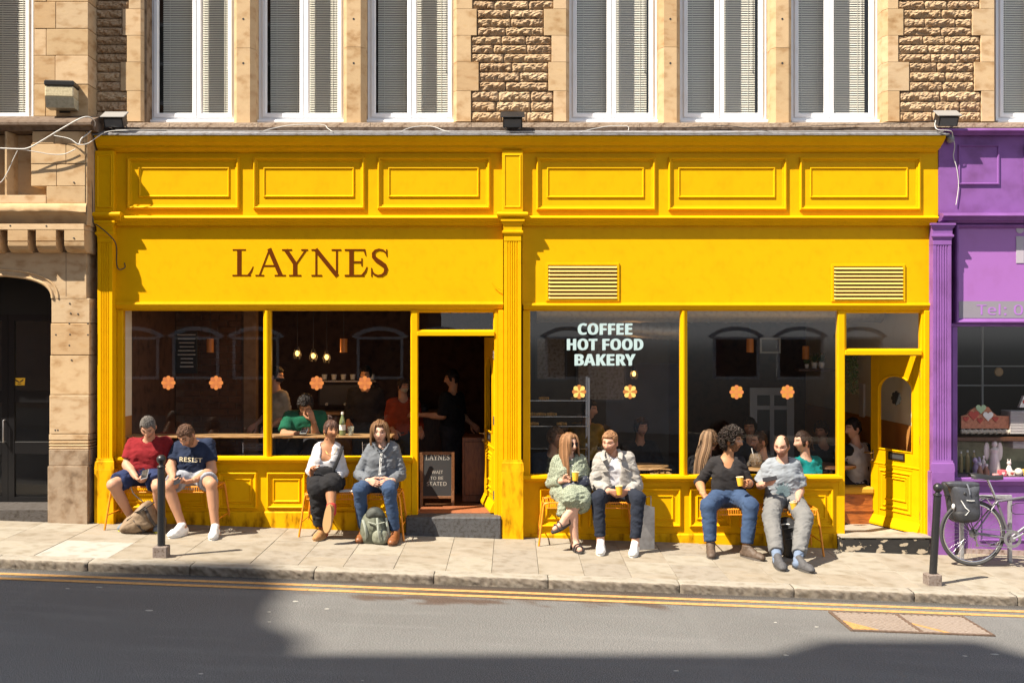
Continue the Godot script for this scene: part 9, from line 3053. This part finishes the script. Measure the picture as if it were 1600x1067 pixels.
	# seated guests in the right room: seat, head px, z, yaw, colours
	var sg := [
		{"label": "person in a teal top with dark hair, seated behind the fourth window", "px": [1254, 690], "z": -.55, "yaw": -72, "turn": 35, "top": cloth_mat("teal_top", lin(.012, .235, .235)), "skin": pale, "len": .75, "fem": 1.0,
			"hair": {"col": Color(.030, .017, .012), "thick": .014, "sides": .012, "front": .062, "side": -.05, "back": -.08, "seed": 81, "locks": [[24, 140, 220, .06, -.10, .010, -.05, .1]]}},
		{"label": "bearded person in a dark grey top seated in profile between the seated pair's heads", "px": [1187, 690], "z": -.85, "yaw": -75, "turn": 40, "top": cloth_mat("dark_grey_top", lin(.10, .088, .075)), "skin": fair, "len": .8, "fem": 0.0, "beard": Color(.05, .028, .018, .9),
			"hair": {"col": Color(.05, .03, .02), "thick": .010, "sides": .008, "front": .075, "seed": 82}},
		{"label": "person with very long straight hair seen from behind at the left of the fourth window", "px": [1109, 688], "z": -.60, "yaw": 115, "turn": -50, "top": cloth_mat("black_vest", lin(.02, .02, .022)), "skin": pale, "len": .5, "fem": 1.0,
			"hair": {"col": Color(.10, .060, .036), "tip": Color(.42, .27, .16), "thick": .016, "sides": .016, "front": .07, "side": -.06, "back": -.11, "over_ears": true, "seed": 83, "locks": [[60, 95, 255, .10, -.42, .011, -.05, .15]]}},
		{"label": "person in a black and white raglan top seated on the bench inside the right doorway", "px": [1333, 670], "z": -1.15, "yaw": -68, "turn": 40, "top": cloth_mat("white_raglan", lin(.46, .42, .40)), "skin": fair, "len": .4, "fem": 0.0, "sleeves": true,
			"hair": {"col": Color(.018, .013, .011), "thick": .022, "sides": .012, "front": .06, "seed": 84}},
		{"label": "person with brown hair dimly seen at the far table beyond the woman in teal", "px": [1284, 674], "z": -2.2, "yaw": -40, "turn": 0, "top": dark, "skin": fair, "len": .9, "fem": 0.0,
			"hair": {"col": Color(.05, .025, .015), "thick": .03, "sides": .02, "front": .055, "seed": 85}},
		{"label": "person in a yellow top dimly seen by the pastry rack", "px": [921, 640], "z": -2.0, "yaw": 60, "turn": -30, "top": cloth_mat("yellow_top", lin(.30, .17, .02)), "skin": tan, "len": .9, "fem": 0.0,
			"hair": {"col": Color(.02, .013, .01), "thick": .02, "sides": .014, "front": .06, "seed": 86}}]
	for q in [["person in dark clothes dimly seen at a far table in the third window", 1002, 668, -2.3, 20, Color(.03, .02, .014)], ["person with light hair dimly seen beside the pastry rack", 868, 684, -1.1, 50, Color(.16, .09, .05)], ["person in dark clothes dimly seen beyond the curly-haired man", 1172, 668, -2.5, -20, Color(.02, .014, .01)]]:
		sg.append({"label": q[0], "px": [q[1], q[2]], "z": q[3], "yaw": q[4], "turn": 0, "top": dark, "skin": tan, "len": .9, "fem": 0.0, "hair": {"col": q[5], "thick": .025, "sides": .02, "front": .058, "side": -.04, "back": -.09, "seed": q[1]}})
	for q in sg:
		z = q.z
		var hd := at(q.px[0], q.px[1], z)
		var sh := hd + V(-sin(deg_to_rad(q.yaw)) * .05, -.245, -.03)
		var hipw := hd + V(-sin(deg_to_rad(q.yaw)) * .08, -.70, -.04)
		var f0 := -.006
		var tw := deg_to_rad(q.turn)
		var ax := V(cos(tw), 0, -sin(tw))
		var fw := V(sin(deg_to_rad(q.yaw)), 0, absf(cos(deg_to_rad(q.yaw))) * .5).normalized()
		var px := func(p: Vector3) -> Array:
			return [800.0 + p.x * FOCAL / (EYE.z - p.z), 533.5 - (p.y - EYE.y) * FOCAL / (EYE.z - p.z), p.z]
		var wl: Vector3 = sh - ax * .12 + V(0, -.30, 0) + fw * .30
		var wr: Vector3 = sh + ax * .12 + V(0, -.30, 0) + fw * .30
		var el: Vector3 = sh - ax * .23 + V(0, -.27, 0) + fw * .05; var er: Vector3 = sh + ax * .23 + V(0, -.27, 0) + fw * .05
		var kn := hipw + fw * .42; kn.y = f0 + .5
		var P := {"label": q.label, "skin": q.skin, "fem": q.fem, "floor": f0, "hip_world": hipw, "far": true, "turn": q.turn, "hd": q.px + [z],
			"sl": px.call(sh - ax * .18), "sr": px.call(sh + ax * .18), "wl": px.call(wl), "wr": px.call(wr), "el": px.call(el).slice(0, 2), "er": px.call(er).slice(0, 2),
			"kl": [kn.x - ax.x * .1, kn.y, kn.z - .05], "kr": [kn.x + ax.x * .1, kn.y, kn.z + .05], "fl": [kn.x - ax.x * .1, kn.z - .02, 0.0], "fr": [kn.x + ax.x * .1, kn.z + .02, 0.0],
			"yaw": q.yaw, "pitch": 5, "h_l": [fw, V(0, -.9, .1), 1.0, .5], "h_r": [fw, V(0, -.9, .1), -1.0, .5], "hair": q.hair,
			"top": {"mat": q.top, "len": q.len, "loose": .012, "wide": .010}, "bottom": trou, "shoes": shoe_d}
		if q.has("beard"): P.beard = q.beard
		var d := person(P)
		if q.has("sleeves"):
			var bx := box_of([d.sl, d.sr, d.el, d.er, d.wl, d.wr], .12)
			var g := SDF.new(bx[0], bx[1], .018)
			for s in ["l", "r"]:
				g.cap(d["s" + s], d["e" + s], .076, .062, .03); g.cap(d["e" + s], d["e" + s].lerp(d["w" + s], .85), .062, .046, .02, 1)
			var sm := SM.new(); g.extract(sm, Color.WHITE); sm.c = PackedColorArray(); crumple(sm, .006, 6.0)
			part(d.node, "sleeves", sm.mesh(), cloth_mat("black_sleeve", lin(.022, .022, .025)))
		# a stool to sit on
		var so := thing("stool", "round dark stool under the %s" % ["guest in teal", "bearded guest in dark grey", "guest with very long straight hair", "guest in black and white raglan", "brown-haired guest at the far table", "guest in yellow by the pastry rack", "guest at the far table in the third window", "light-haired guest by the pastry rack", "guest beyond the curly-haired man"][sg.find(q)], "stool", Vector3(hipw.x, f0, hipw.z), "stools under the seated guests")
		var m := MB.new(); m.lathe([Vector2(0, hipw.y - .14), Vector2(.16, hipw.y - .14), Vector2(.165, hipw.y - .12), Vector2(.15, hipw.y - .105), Vector2(0, hipw.y - .10)], 20, Vector3(hipw.x, 0, hipw.z))
		part(so, "seat", m.mesh(), mats.dark_wood)
		for k in 4:
			m = MB.new(); var a := TAU * k / 4 + .4
			m.tube([Vector3(hipw.x + cos(a) * .17, f0 + .002, hipw.z + sin(a) * .17), Vector3(hipw.x + cos(a) * .11, hipw.y - .14, hipw.z + sin(a) * .11)], .013, 6)
			part(so, "leg", m.mesh(), mats.black_metal)
